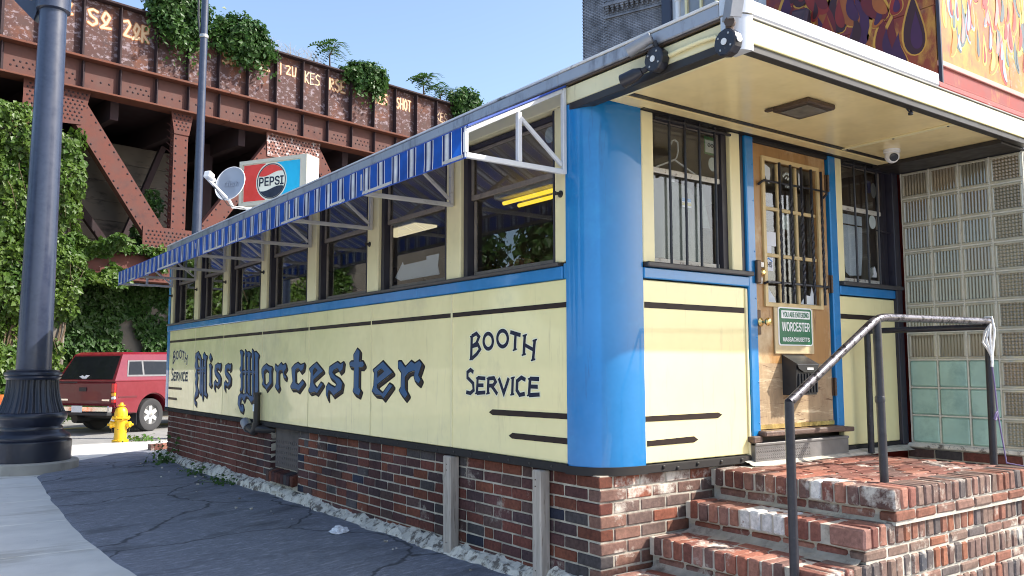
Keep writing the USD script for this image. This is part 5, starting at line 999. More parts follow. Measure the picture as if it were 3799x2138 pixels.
for p0, p1 in ((L0, (0.378, -1.0, 1.250)), ((1.208, -1.002, 0.780), (1.200, -1.0, 1.685)), ((2.612, -0.945, 0.780), (2.622, -0.948, 1.715)), ((2.600, -0.090, 0.790), (2.600, -0.095, 1.690))):
    b = MB(); b.tube([p0, p1], 0.0235, 14); part(hr, 'post', b, iron, smooth=50)
for c_, r_ in (((1.202, -1.0, 1.24), 0.0275),):
    b = MB(); b.lathe([(0.0236, -0.02), (0.0275, -0.01), (0.0275, 0.012), (0.0236, 0.02)], c_, 14); part(hr, 'weld', b, iron, smooth=50)
# rope and cord
rope = M('white_rope', (0.72, 0.71, 0.69), 0.8, 0.1, 60, 0.3, 200)
b = MB()
bx, by, bz = 2.60, -0.975, 1.72
b.tube([(bx-0.01, by+0.055, bz-0.02), (bx, by+0.03, bz+0.028), (bx, by-0.012, bz+0.026), (bx-0.01, by-0.03, bz-0.06), (bx-0.02, by-0.015, bz-0.20), (bx-0.03, by-0.01, bz-0.30)], 0.008, 6)
for k in range(6):
    a = k*0.9; b.tube([(bx-0.02, by-0.01, bz-0.02), (bx-0.045-0.035*math.sin(a+1), by-0.03*math.cos(a), bz-0.07), (bx-0.05-0.045*math.sin(a+.6), by-0.03*math.cos(a+.4), bz-0.14), (bx-0.035, by-0.012, bz-0.20-0.01*k), (bx-0.03, by-0.01, bz-0.26)], 0.0065, 6)
solo('white_rope', b, rope, 'white rope tied and looped at the far end of the handrail', 'rope', smooth=60)
cordm = M('purple_cord', (0.16, 0.12, 0.24), 0.7, 0.15, 60)
b = MB(); b.tube([(2.57, -0.985, 1.43), (2.572, -0.995, 1.30), (2.585, -0.998, 1.12), (2.59, -1.01, 1.0), (2.60, -1.03, 0.80), (2.595, -1.21, 0.782), (2.59, -1.215, 0.6), (2.58, -1.22, 0.35)], 0.0055, 6)
b.tube([(2.583, -0.997, 1.13), (2.555, -1.0, 1.12), (2.53, -1.0, 1.085), (2.55, -1.0, 1.075), (2.583, -0.997, 1.12)], 0.0055, 6)
b.tube([(2.585, -1.215, 0.40), (2.575, -1.225, 0.37), (2.59, -1.23, 0.35), (2.58, -1.22, 0.30)], 0.012, 6); solo('purple_cord', b, cordm, 'thin purple cord hanging from the rope down the stoop side', 'cord', smooth=60)
# ================================================================ GLASS BLOCK WALL AND BUILDINGS BESIDE IT
gb = thing('glass_block_wall', 'wall of ribbed and aqua glass blocks beside the brick stoop', 'wall', (3.25, -0.6, 0.8))
ribg = usdkit.material(stage, '/World/Looks/ribbed_glass', {'p': ('principled_bsdf', {'base_color': (0.66, 0.64, 0.52), 'roughness': 0.05, 'transmission_weight': 0.0, 'specular_ior_level': 1.0, 'ior': 1.6, 'coat_weight': 1.0, 'coat_roughness': 0.03}), 'oi': ('object_info', {}), 'r': ('rgb_ramp', {'ramp': [(0, (0.26, 0.235, 0.16)), (0.5, (0.17, 0.15, 0.10)), (1, (0.24, 0.18, 0.11))]})}, [('oi.random', 'r.fac'), ('r.color', 'p.base_color')], surface='p.BSDF')
glass_rim = M('glass_block_rim', (0.44, 0.41, 0.31), 0.08, 0.15, 9, spec=0.9, coat=0.8)
aqua = M('aqua_glass_block', (0.38, 0.56, 0.47), 0.12, 0.18, 3.5, 0.10, 7, spec=0.8, spots=((0.26, 0.40, 0.34), 4, 0.5, 0.2))
joint_m = M('block_joint_mortar', (0.66, 0.63, 0.53), 0.9, 0.2, 20, 0.3, 80)
dark_in = M('dark_behind_blocks', (0.10, 0.09, 0.075), 0.8, 0.3, 4)
rows = [0.830] + [0.830+0.2145*i for i in range(1, 11)]
cols = [-0.050-0.2275*i for i in range(0, 5)]
b = MB(); b.box(3.262, 3.33, cols[-1]-0.01, -0.045, 0.80, 2.972); mbd = part(gb, 'mortar_bed', b, joint_m)
b = MB()
for y in cols: b.box(3.2465, 3.2618, y-0.0055, y+0.0055, 0.80, 2.972)
for z in rows[:-1]:
    for ya, yb_ in zip(cols[1:], cols[:-1]): b.box(3.2465, 3.2618, ya+0.0056, yb_-0.0056, z-0.0055, z+0.0055)
part(mbd, 'joints', b, joint_m, kind='stuff')
for i in range(4):
    for j in range(10):
        y1, y0 = cols[i]-0.006, cols[i+1]+0.006; z0, z1 = rows[j]+0.006, rows[j+1]-0.006
        b = MB()
        if j < 3 and i < 3:
            b.cbox(3.244, 3.30, y0, y1, z0, z1, 0.012); part(gb, 'glass_block', b, aqua)
        else:
            rim_b = MB(); yy = np.linspace(y0+0.017, y1-0.017, 64)
            wv = 9
            dep = lambda y: 3.2490 + 0.0065*(0.5+0.5*math.cos((y-y0)/(y1-y0)*2*math.pi*wv))
            if i < 3: b.grid(lambda y, z: (dep(y), y, z), yy[::-1], [z0+0.017, z1-0.017])
            else:
                zz = np.linspace(z0+0.017, z1-0.017, 41)
                b.grid(lambda y, z: (dep(y)*0.6+3.2475*0.4+0.007*(0.5+0.5*math.cos((z-z0)/(z1-z0)*2*math.pi*8)), y, z), yy[::-1], zz)
            for (ya, yb_, za, zb) in ((y0, y1, z0, z0+0.018), (y0, y1, z1-0.018, z1), (y0, y0+0.018, z0+0.0185, z1-0.0185), (y1-0.018, y1, z0+0.0185, z1-0.0185)): rim_b.cbox(3.242, 3.262, ya, yb_, za, zb, 0.006)
            b.box(3.2605, 3.2615, y0+0.013, y1-0.013, z0+0.013, z1-0.013)
            gbp = part(gb, 'glass_block', b, ribg, smooth=75); part(gbp, 'rim', rim_b, glass_rim)
b = MB(); b.cbox(3.225, 3.34, cols[-1]-0.02, -0.02, 0.79, 0.826, 0.008, jit=0.003); part(gb, 'sill', b, ledge_m)
b = MB(); b.box(3.245, 3.4, cols[-1]-0.02, -0.01, -0.14, 0.788); part(gb, 'base', b, mortar_dark)
for r in range(4):
    for k in range(7):
        y1 = -0.02-k*0.211-(0.1 if r % 2 else 0); y0 = y1-0.2
        if y0 < cols[-1]-0.02: continue
        b = MB(); z1 = 0.784-r*0.0745; b.cbox(3.235, 3.30, y0, y1, z1-0.064, z1, 0.005, jit=0.0015); part(gb, 'brick', b, b_dark)
b = MB(); b.cbox(3.22, 3.36, cols[-1]-0.02, -0.01, 2.974, 3.02, 0.008); part(gb, 'head_beam', b, M('dark_post', ()))

# vestibule and painted building
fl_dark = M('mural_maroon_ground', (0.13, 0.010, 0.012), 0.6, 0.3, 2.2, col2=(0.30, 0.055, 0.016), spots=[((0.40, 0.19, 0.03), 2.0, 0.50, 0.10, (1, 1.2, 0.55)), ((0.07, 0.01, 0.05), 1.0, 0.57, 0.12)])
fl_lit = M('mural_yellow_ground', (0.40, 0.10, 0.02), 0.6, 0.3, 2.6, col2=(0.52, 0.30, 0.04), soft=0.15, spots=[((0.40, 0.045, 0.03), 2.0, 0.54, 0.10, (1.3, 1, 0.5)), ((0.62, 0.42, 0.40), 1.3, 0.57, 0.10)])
def drop(x, z, w, h, lean):
    th = np.linspace(0.02, 2*math.pi-0.02, 26); y = np.cos(th); xx = np.sin(th)*np.sin(th/2)**1.6*w
    xx = xx + lean*w*np.sin((y+1)*1.6)*1.3 + lean*0.5*w*(y+1)
    return Polygon(np.stack([x+xx, z+y*h], 1)).buffer(0)
def licks(bld, O, U, N, u0, u1, z0, z1, cols_, seed, su, sz_, d0, kw, kh, rim=None):
    rims = MB(); d0 = d0+0.0005
    r = np.random.default_rng(seed); meshes = [MB() for _ in cols_]; j = 0
    for z in np.arange(z0, z1, sz_):
        for u in np.arange(u0 + (su/2 if j % 2 else 0), u1, su):
            a = u+r.uniform(-.3, .3)*su; c = z+r.uniform(-.35, .35)*sz_; k = r.uniform(0.55, 1.3); h = kh*k*r.uniform(0.8, 1.5); w = kw*k
            if a-w*1.3 < u0 or a+w*1.3 > u1 or c-h < z0 or c+h > z1: continue
            ln_ = r.uniform(-0.7, 0.7); q = r.integers(len(cols_)); q2 = r.integers(len(cols_)); e = r.uniform(0, 0.0008)
            if rim is not None: rims.prism(drop(a, c+h*0.06, w*1.16, h*1.10, ln_), O, U, (0, 0, 1), N, d0-0.0006, d0-0.0002)
            meshes[q].prism(drop(a, c, w, h, ln_), O, U, (0, 0, 1), N, d0+e, d0+e+0.0006)
            meshes[q2].prism(drop(a+w*0.1, c-h*0.22, w*0.55, h*0.62, ln_), O, U, (0, 0, 1), N, d0+0.0020+e, d0+0.0026+e)
        j += 1
    if rims.n: part(bld, 'painted_flames', rims, rim, kind='stuff')
    for m_, c_ in zip(meshes, cols_):
        if m_.n: part(bld, 'painted_flames', m_, c_, kind='stuff')
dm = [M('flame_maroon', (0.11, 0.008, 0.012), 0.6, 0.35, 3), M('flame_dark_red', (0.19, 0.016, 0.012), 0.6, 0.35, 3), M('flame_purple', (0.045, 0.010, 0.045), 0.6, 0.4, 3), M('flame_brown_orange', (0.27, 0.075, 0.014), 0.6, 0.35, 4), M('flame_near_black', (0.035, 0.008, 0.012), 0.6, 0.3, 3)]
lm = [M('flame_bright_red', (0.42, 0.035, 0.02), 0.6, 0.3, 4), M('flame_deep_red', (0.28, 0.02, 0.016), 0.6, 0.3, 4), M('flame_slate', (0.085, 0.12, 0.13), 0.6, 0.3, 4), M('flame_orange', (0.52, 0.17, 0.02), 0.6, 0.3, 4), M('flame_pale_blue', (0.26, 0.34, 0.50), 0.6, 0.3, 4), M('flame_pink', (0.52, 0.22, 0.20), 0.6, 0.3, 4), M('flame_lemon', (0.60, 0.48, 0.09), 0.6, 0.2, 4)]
mu = thing('mural_building', 'tall building with flame mural walls behind the canopy', 'building', (5.5, 0.4, 0))
b = MB(); b.box(3.34, 8.0, -0.94, -0.41, 0.0, 3.04); part(mu, 'vestibule', b, M('vestibule_wall', (0.2, 0.19, 0.18), 0.8, 0.2, 3))
b = MB(); b.box(3.262, 8.0, -0.39, 1.18, 3.05, 9.4); b.box(3.36, 8.0, -0.39, 1.18, 0, 3.05); part(mu, 'wall', b, M('mural_ground_red', (0.25, 0.03, 0.02), 0.6, 0.2, 3))
# mural panels
for z0, z1 in ((3.05, 4.27), (4.275, 5.5), (5.505, 6.8), (6.805, 9.4)):
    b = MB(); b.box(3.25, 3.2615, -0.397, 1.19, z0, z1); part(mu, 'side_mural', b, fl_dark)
for x0, x1 in ((3.25, 4.47), (4.475, 5.7), (5.705, 8.0)):
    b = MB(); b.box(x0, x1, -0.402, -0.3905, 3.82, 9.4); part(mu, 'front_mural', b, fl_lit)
b = MB(); b.cbox(3.245, 8.0, -0.420, -0.3905, 3.775, 3.8185, 0.004); part(mu, 'pink_rail', b, M('pink_trim', (0.55, 0.28, 0.24), 0.5, 0.08, 8))
b = MB(); b.box(3.25, 8.0, -0.402, -0.3905, 3.05, 3.774); part(mu, 'lower_mural', b, M('mural_red_band', (0.26, 0.025, 0.018), 0.6, 0.25, 4, spots=[((0.42, 0.17, 0.03), 3, 0.57, 0.08, (1.4, 1, 0.5)), ((0.5, 0.4, 0.36), 14, 0.68, 0.05)]))
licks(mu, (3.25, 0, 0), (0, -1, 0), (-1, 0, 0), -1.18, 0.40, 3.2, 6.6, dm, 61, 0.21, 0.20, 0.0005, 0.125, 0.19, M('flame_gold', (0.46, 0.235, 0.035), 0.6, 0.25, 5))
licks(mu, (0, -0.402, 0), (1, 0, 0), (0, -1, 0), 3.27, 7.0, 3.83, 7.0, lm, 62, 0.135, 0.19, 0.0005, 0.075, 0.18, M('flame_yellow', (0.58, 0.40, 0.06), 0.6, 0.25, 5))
b = MB(); b.cbox(3.236, 3.262, -0.43, -0.403, 3.16, 9.4, 0.004); part(mu, 'corner_strip', b, M('dark_post', ()))
# rusted beam end at the roof
t = thing('roof_beam', 'dark rusty steel beam end sticking out beside the flame mural', 'beam', (3.2, 1.0, 4.6))
b = MB(); b.bar((2.9, 1.75, 4.68), (3.22, 0.82, 4.52), 0.10, 0.09); b.bar((2.9, 1.75, 4.735), (3.22, 0.82, 4.575), 0.14, 0.015); part(t, 'beam', b, M('rust_black', (0.05, 0.03, 0.045), 0.8, 0.4, 9))
b = MB(); b.cbox(3.14, 3.2495, 0.70, 0.84, 4.40, 4.62, 0.03, jit=0.02); part(t, 'rusted_bracket', b, M('rust_black', ()))
# white ribbed siding building
sd = thing('siding_building', 'pale ribbed metal siding building with a small window above the diner roof', 'building', (5, 2, 0))
sid = M('pale_siding', (0.60, 0.63, 0.66), 0.5, 0.06, 3, 0.03, 40, spots=((0.36, 0.40, 0.46), 3, 0.56, 0.18, (3, 3, 0.35)))
b = MB(); b.box(3.63, 8, 1.19, 2.82, 0, 8.5); part(sd, 'wall', b, sid)
wy0, wy1, wz0, wz1 = 2.08, 2.47, 5.25, 6.3
for k in range(9):
    y0 = 1.19+k*0.182; y1 = y0+0.178
    for z0, z1 in (((0.5, 8.5),) if not (y1 > wy0-0.03 and y0 < wy1+0.03) else ((0.5, wz0-0.03), (wz1+0.03, 8.5))):
        b = MB(); b.cbox(3.60, 3.6295, y0, y1, z0, z1, 0.006); b.cbox(3.585, 3.5995, y0+0.07, y0+0.105, z0, z1, 0.004); part(sd, 'siding_panel', b, sid)
b = MB(); b.prism(sbox(-wy1-0.03, wz0-0.03, -wy0+0.03, wz1+0.03).difference(sbox(-wy1, wz0, -wy0, wz1)).union(sbox(-2.29, wz0, -2.265, wz1)), (3.628, 0, 0), SU, SV, SN, 0, 0.05); w = part(sd, 'window', b, trimcream)
b = MB(); b.box(3.605, 3.61, wy0, wy1, wz0, wz1); part(w, 'pane', b, M('far_window_glass', (0.20, 0.21, 0.22), 0.1, 0.1, 3, spec=0.8))
b = MB(); b.cbox(3.56, 3.70, 2.70, 2.84, 0, 8.5, 0.01); part(sd, 'corner_board', b, M('corner_blue_black', (0.035, 0.045, 0.075), 0.6, 0.2, 6))
b = MB(); b.tube([(3.555, 2.58, 5.5), (3.555, 2.58, 4.6)], 0.03, 10); b.tube([(3.60, 2.58, 5.53), (3.555, 2.58, 5.52), (3.555, 2.58, 5.45)], 0.038, 10); part(sd, 'vent_pipe', b, white_pl, smooth=40)
# far brick building
fb = thing('brick_building', 'tall blue grey brick building behind the diner roof', 'building', (26, 29, 0))
FO = np.array([25.5, 29.35, 0]); FU = np.array([0.35, -0.937, 0]); FNo = np.array([-0.937, -0.35, 0])
greyb = brick_mat('brick_blue_grey', [(0.0, (0.20, 0.21, 0.24)), (0.4, (0.24, 0.245, 0.275)), (0.8, (0.17, 0.18, 0.215))], mottling=0.2)
b = MB(); b.prism(sbox(0, 0, 9, 24), FO, FU, (0, 0, 1), FNo, -8, -0.03); part(fb, 'wall', b, M('grey_mortar', (0.10, 0.105, 0.125), 0.9, 0.15, 6))
V = MB()
for r in range(0, 90):
    z = 15.6 + r*0.086
    for c_ in range(0, 34):
        u = c_*0.265 + (0.132 if r % 2 else 0)
        pr = 0.03 if u < 1.3 else 0.0
        fr = lambda q, u=u, z=z: FO + q[:, :1]*FU + q[:, 1:2]*np.array([0, 0, 1.0]) + q[:, 2:3]*FNo
        V.box(u, u+0.245, z, z+0.066, -0.029, pr+0.0, fr)
part(fb, 'bricks', V, greyb, kind='stuff')
V = MB()
for k in range(26):
    u = 1.45+k*0.28
    for j in range(3): V.box(u+j*0.03, u+0.2-j*0.03, 20.05-j*0.11, 20.15-j*0.11, 0.0005, 0.20-j*0.05, fr)
V.box(1.32, 9, 20.16, 20.30, 0.0005, 0.24, fr); V.box(1.32, 9, 19.55, 19.62, 0.0005, 0.08, fr)
part(fb, 'corbel_band', V, greyb)
V = MB()
for k in range(15):
    a = math.radians(200-k*10); V.box(-0.05, 0.05, -0.22, 0.22, 0.0005, 0.05, (lambda q, a=a: fr(np.stack([5.6+1.9*math.cos(a)*0.9+q[:, 0]*math.sin(a)+q[:, 1]*math.cos(a), 15.8+1.3*math.sin(a)+q[:, 1]*math.sin(a)-q[:, 0]*math.cos(a), q[:, 2]], 1))))
part(fb, 'arch_bricks', V, greyb)

# ================================================================ RAILWAY BRIDGE
BP = np.array([3.4915, 23.6196, 0.0]); BD = np.array([0.984, 0.177, 0]); BD /= np.linalg.norm(BD); BNo = np.array([BD[1], -BD[0], 0]); BZ = np.array([0, 0, 1.0])
def bw(q): return BP + q[:, :1]*BD + q[:, 1:2]*BNo + q[:, 2:3]*BZ     # (along, out, up)
rust = M('rust_steel', (0.105, 0.034, 0.025), 0.85, 0.25, 3, 0.2, 30, spots=[((0.065, 0.028, 0.026), 1.6, 0.54, 0.15), ((0.30, 0.20, 0.17), 7, 0.66, 0.06)])
rust_dk = M('rust_steel_dark', (0.030, 0.015, 0.018), 0.85, 0.3, 4, 0.2, 30)
web_m = M('rust_web_peeling', (0.075, 0.034, 0.030), 0.85, 0.25, 2.5, 0.25, 30, spots=[((0.15, 0.055, 0.03), 1.1, 0.50, 0.15), ((0.24, 0.19, 0.21), 7.0, 0.53, 0.08, (0.8, 0.8, 1.2)), ((0.06, 0.032, 0.032), 2.0, 0.56, 0.1)])
chord_m = M('rust_chord', (0.10, 0.042, 0.034), 0.85, 0.2, 3, 0.15, 30, spots=((0.08, 0.036, 0.032), 2, 0.54, 0.15))
orange = M('rust_orange_edge', (0.125, 0.040, 0.022), 0.85, 0.25, 4, 0.2, 30, spots=((0.09, 0.036, 0.028), 3, 0.52, 0.12))
br = thing('railway_bridge', 'rusty riveted steel railway bridge crossing above the street', 'bridge', (3.5, 23.6, 0))
def bbox(name, s0, s1, o0, o1, z0, z1, m, c=0.01, label=None, parent=None):
    b = MB(); b.cbox(s0, s1, o0, o1, z0, z1, c, bw); return part(parent or br, name, b, m, label=label)
stf = [-2.88-1.045*k for k in range(1, 11)][::-1] + [-2.86, -1.80, -0.70, 0.32, 1.36, 2.40, 3.45, 4.50, 5.54, 6.58, 7.62, 8.66, 9.71, 10.78, 11.84] + [11.84+1.05*k for k in range(1, 20)]
for a, c in zip(stf[:-1], stf[1:]):
    bbox('web_panel', a+0.002, c-0.002, -0.03, 0.0, 10.44, 12.26, web_m, 0.004)
    bbox('chord_panel', a+0.002, c-0.002, -0.03, 0.0, 9.50, 10.36, chord_m, 0.004)
    bbox('orange_base', a+0.05, c-0.05, 0.001, 0.10, 10.44, 10.475, orange, 0.008)
for s in stf:
    b = MB(); b.cbox(s-0.012, s+0.012, 0.001, 0.20, 10.48, 12.22, 0.004, bw); b.cbox(s+0.013, s+0.11, 0.001, 0.018, 10.48, 12.22, 0.004, bw); part(br, 'stiffener', b, rust_dk)
    b = MB(); b.cbox(s+0.05, s+0.074, 0.001, 0.16, 9.53, 10.33, 0.004, bw); b.cbox(s+0.075, s+0.15, 0.001, 0.016, 9.53, 10.33, 0.004, bw); part(br, 'chord_stiffener', b, rust_dk)
S0, S1 = stf[0], stf[-1]
for k in range(6):
    a = S0+(S1-S0)*k/6; c = S0+(S1-S0)*(k+1)/6
    bbox('top_flange', a, c-0.01, -0.3, 0.24, 12.265, 12.33, rust_dk)
    bbox('bottom_flange', a, c-0.01, -0.3, 0.30, 10.365, 10.435, orange)
    bbox('chord_flange', a, c-0.01, -0.35, 0.26, 9.44, 9.495, orange)
bbox('deck', S0, S1, -9.0, -0.36, 9.6, 9.9, rust_dk)
bbox('back_girder', S0, S1, -9.3, -9.05, 9.0, 12.3, rust_dk)
for k in range(12):
    s = -6+k*2.1; bbox('floor_beam', s, s+0.25, -9.0, -0.4, 8.9, 9.595, rust_dk)
def plate(name, pts, o0, o1, m, parent=None):
    b = MB(); P_ = Polygon(pts); b.prism(P_, BP, BD, BZ, BNo, o0, o1); return part(parent or br, name, b, m)
def member(name, a, c, w, m, o=0.0, th=0.28, lips=True):
    """built up truss member: web plate with two edge channels"""
    a, c = np.array(a, float), np.array(c, float); d = (c-a)/np.linalg.norm(c-a); n = np.array([-d[1], d[0]])
    pts = [a+n*w/2, c+n*w/2, c-n*w/2, a-n*w/2]
    p = plate(name, [tuple(q) for q in pts], o-0.02, o, m)
    for s in (1, -1):
        q = [a+n*s*w/2, c+n*s*w/2, c+n*s*(w/2-0.02), a+n*s*(w/2-0.02)]
        plate('channel', [tuple(x) for x in q], o-th, o-0.0205, m, p)
    return p
riv = []
def rivline(a, c, pitch, off=()):
    a, c = np.array(a, float), np.array(c, float); L = np.linalg.norm(c-a); d = (c-a)/L; n = np.array([-d[1], d[0]])
    for o_ in off or (0,):
        for t in np.arange(pitch/2, L, pitch): riv.append(a+d*t+n*o_)
def rivpatch(poly, pitch, o=0.0):
    P_ = Polygon(poly).buffer(-0.05); x0, y0, x1, y1 = P_.bounds; j = 0
    for z in np.arange(y0, y1, pitch*0.9):
        for s in np.arange(x0+(pitch/2 if j % 2 else 0), x1, pitch):
            if P_.contains(Point(s, z)): riv.append(np.array([s, z, o]))
        j += 1
# main diagonals, posts, gussets of the near truss
mems = [((-3.15, 9.35), (-0.35, 5.35), 0.62), ((0.235, 5.6), (0.235, 9.40), 0.46), ((0.85, 5.35), (3.75, 9.35), 0.50), ((5.0, 9.35), (7.6, 5.35), 0.50), ((8.2, 5.5), (8.2, 9.4), 0.46), ((8.8, 5.35), (11.6, 9.35), 0.50), ((12.9, 9.35), (15.6, 5.35), 0.5), ((-3.45, 9.1), (-6.3, 5.6), 0.62)]
for a, c, w in mems:
    member('truss_member', a, c, w, rust)
    rivline(a, c, 0.24, (w/2-0.07, -w/2+0.07))
for g_ in ([(-3.6, 9.44), (-2.52, 9.44), (-2.74, 8.45), (-3.3, 8.40), (-4.3, 8.55), (-4.3, 9.44)], [(3.2, 9.44), (5.35, 9.44), (5.30, 8.98), (4.9, 8.62), (3.25, 8.62)], [(-0.86, 5.72), (1.25, 5.72), (1.25, 4.86), (-0.86, 4.86)], [(-0.12, 9.44), (0.60, 9.44), (0.48, 8.75), (0.0, 8.75)], [(11.0, 9.44), (13.2, 9.44), (13.0, 8.6), (11.2, 8.6)], [(7.2, 5.72), (9.2, 5.72), (9.2, 4.86), (7.2, 4.86)], [(7.85, 9.44), (8.55, 9.44), (8.4, 8.75), (8.0, 8.75)]):
    flaky = g_[0][0] == 3.2
    plate('gusset_plate', g_, 0.012, 0.03, M('rust_flaking_plate', (0.20, 0.09, 0.07), 0.85, 0.25, 3, 0.25, 30, spots=[((0.46, 0.41, 0.41), 6, 0.53, 0.06)]) if flaky else rust); rivpatch(g_, 0.125, 0.03)
for a, c in zip(stf[6:30], stf[7:31]):
    rivpatch([(a+0.2, 9.56), (c, 9.56), (c, 10.0), (a+0.2, 10.0)], 0.16 if rng.random() < 0.5 else 0.24)
for a, c in zip(stf[6:27], stf[7:28]): rivline((a+0.15, 10.52), (c, 10.52), 0.16)
rivline((-3.3, 4.15), (9, 4.15), 0.3); rivline((-0.9, 5.3), (-0.9, 5.3001), 1)
# lower chord girder
bbox('lower_girder', -3.4, 16, -0.04, 0.0, 4.06, 4.80, rust); bbox('lower_flange', -3.4, 16, -0.36, 0.20, 4.805, 4.86, rust_dk); bbox('lower_flange', -3.4, 16, -0.36, 0.16, 4.0, 4.055, rust)
bbox('lower_soffit', -3.4, 16, -2.2, -0.37, 4.3, 4.5, rust_dk)
# second truss behind and bracing
for a, c, w in (((-2.0, 9.3), (1.6, 4.4), 0.5), ((2.3, 4.4), (2.3, 9.3), 0.4), ((2.9, 4.4), (6.2, 9.3), 0.45), ((7.2, 9.3), (10.5, 4.4), 0.5), ((-0.6, 5.2), (0.75, 8.9), 0.18), ((-0.3, 7.5), (1.1, 4.9), 0.16), ((-3.6, 8.7), (-0.6, 4.9), 0.22)):
    member('back_member', a, c, w, rust_dk, o=-2.4, th=0.2)
member('light_brace', (-0.05, 4.9), (-0.55, 6.9), 0.15, M('pale_brace', (0.42, 0.36, 0.30), 0.8, 0.2, 6), o=-1.3, th=0.12)
# lattice bars of the post side
b = MB()
for k in range(16):
    z = 5.8+k*0.21; b.bar(bw(np.array([[-0.02, -0.05, z]]))[0], bw(np.array([[-0.02, -0.42, z+0.21]]))[0], 0.05, 0.02)
part(br, 'lattice', b, rust)
b = MB()
octv = np.array([[1, 0, 0], [.5, .87, 0], [-.5, .87, 0], [-1, 0, 0], [-.5, -.87, 0], [.5, -.87, 0], [.5, 0, .6], [-.25, .43, .6], [-.25, -.43, .6]])*0.036
octf = np.array([[0, 1, 6], [1, 7, 6], [1, 2, 7], [2, 3, 7], [3, 8, 7], [3, 4, 8], [4, 5, 8], [5, 6, 8], [5, 0, 6], [6, 7, 8]])
for r_ in riv:
    o = r_[2] if len(r_) > 2 else 0.0
    b.add(bw(np.stack([r_[0]+octv[:, 0], o+octv[:, 2], r_[1]+octv[:, 1]], 1)), octf)
part(br, 'rivets', b, rust_dk, kind='stuff')
# graffiti strokes on the web panels
gpaint = M('graffiti_cream', (0.58, 0.40, 0.24), 0.6, 0.1, 10); gpaint2 = M('graffiti_orange_halo', (0.32, 0.115, 0.035), 0.7, 0.2, 10)
GL = {'K': [[(0, 0), (0, 1)], [(.8, 1), (0, .45), (.8, 0)]], 'E': [[(.8, 1), (0, 1), (0, 0), (.8, 0)], [(0, .5), (.6, .5)]], 'S': [[(.8, .9), (.4, 1), (0, .8), (.2, .55), (.7, .45), (.8, .2), (.4, 0), (0, .1)]], 'H': [[(0, 0), (0, 1)], [(.8, 0), (.8, 1)], [(0, .5), (.8, .5)]], 'O': [[(.4, 0), (0, .3), (0, .7), (.4, 1), (.8, .7), (.8, .3), (.4, 0)]], 'T': [[(0, 1), (.9, 1)], [(.45, 1), (.45, 0)]], 'Z': [[(0, .9), (.5, 1), (.8, .8), (.1, .1), (.9, .1)]], 'R': [[(0, 0), (0, 1), (.7, .9), (.7, .6), (0, .5), (.8, 0)]], 'I': [[(.2, 0), (.2, 1)]], 'Q': [[(.4, .3), (.1, .6), (.4, 1), (.8, .7), (.5, .3), (0, 0), (.9, .1)]], 'U': [[(0, 1), (.1, .1), (.6, .1), (.7, 1)]]}
def graff(word, s0, z0, w, h, wd, halo=True):
    n = len(word); P_ = []
    for i, ch in enumerate(word):
        for stq in GL[ch]:
            q = [(s0+(i+x*0.85)*w/n, z0+y*h+rng.uniform(-.02, .02)) for x, y in stq]; P_.append(LineString(q).buffer(wd))
    u_ = unary_union(P_)
    b = MB(); b.prism(u_.simplify(0.004), BP, BD, BZ, BNo, 0.006, 0.009); p = part(br, 'graffiti', b, gpaint)
    if halo:
        b = MB(); b.prism(u_.buffer(wd*0.7).simplify(0.006), BP, BD, BZ, BNo, 0.002, 0.005); part(p, 'halo', b, gpaint2)
graff('SQ', -2.68, 11.50, 0.72, 0.5, 0.035); graff('ZQR', -1.66, 11.42, 0.84, 0.5, 0.035); graff('SQ', -3.75, 11.6, 0.7, 0.5, 0.035)
graff('SR', 1.55, 11.45, 0.6, 0.4, 0.03); graff('QE', 2.55, 11.62, 0.85, 0.4, 0.03); graff('IZU', 3.65, 11.62, 0.75, 0.36, 0.022); graff('KES', 4.68, 11.55, 0.66, 0.4, 0.022, False); graff('RSE', 5.72, 11.55, 0.74, 0.42, 0.03); graff('KES', 7.80, 11.55, 0.62, 0.4, 0.026); graff('SHOT', 8.82, 11.55, 0.76, 0.42, 0.026); graff('KES', 10.92, 11.5, 0.6, 0.36, 0.018, False)

# concrete piers and retaining wall (things of their own)
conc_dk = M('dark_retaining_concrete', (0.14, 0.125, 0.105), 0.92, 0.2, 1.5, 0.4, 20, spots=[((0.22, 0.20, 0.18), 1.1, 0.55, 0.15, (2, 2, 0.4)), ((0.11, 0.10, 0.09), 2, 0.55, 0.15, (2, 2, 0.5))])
b = MB(); b.cbox(-16, -2.95, -3.0, 0.12, -0.14, 8.0, 0.05, bw); solo('bridge_abutment', b, conc_dk, 'concrete bridge abutment smothered in bright sunlit ivy', 'abutment')
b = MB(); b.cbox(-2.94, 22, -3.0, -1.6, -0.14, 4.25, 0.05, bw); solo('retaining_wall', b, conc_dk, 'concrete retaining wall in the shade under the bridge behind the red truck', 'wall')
pier_m = M('pier_concrete', (0.13, 0.11, 0.09), 0.92, 0.2, 1.5, 0.3, 20, spots=((0.06, 0.05, 0.045), 1.3, 0.53, 0.12, (1, 1, 2.5)))
b = MB()
for k in range(7): b.cbox(-2.9, 1.6, -5.2, -3.2, 4.3+k*0.66, 4.95+k*0.66, 0.02, bw)
solo('bridge_pier', b, pier_m, 'banded concrete pier behind the bridge diagonals', 'pier')
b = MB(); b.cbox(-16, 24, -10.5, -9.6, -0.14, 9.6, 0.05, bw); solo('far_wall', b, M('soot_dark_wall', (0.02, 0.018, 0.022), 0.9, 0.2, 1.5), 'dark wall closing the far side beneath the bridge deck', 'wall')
b = MB(); b.cbox(-20, -5.6, 0.5, 1.3, -0.14, 1.35, 0.05, bw); solo('stone_wall', b, M('sunlit_rubble', (0.46, 0.42, 0.36), 0.9, 0.25, 5, 0.6, 12, spots=((0.25, 0.22, 0.18), 4, 0.54, 0.1)), 'low pale rubble wall left of the lamp post', 'wall')

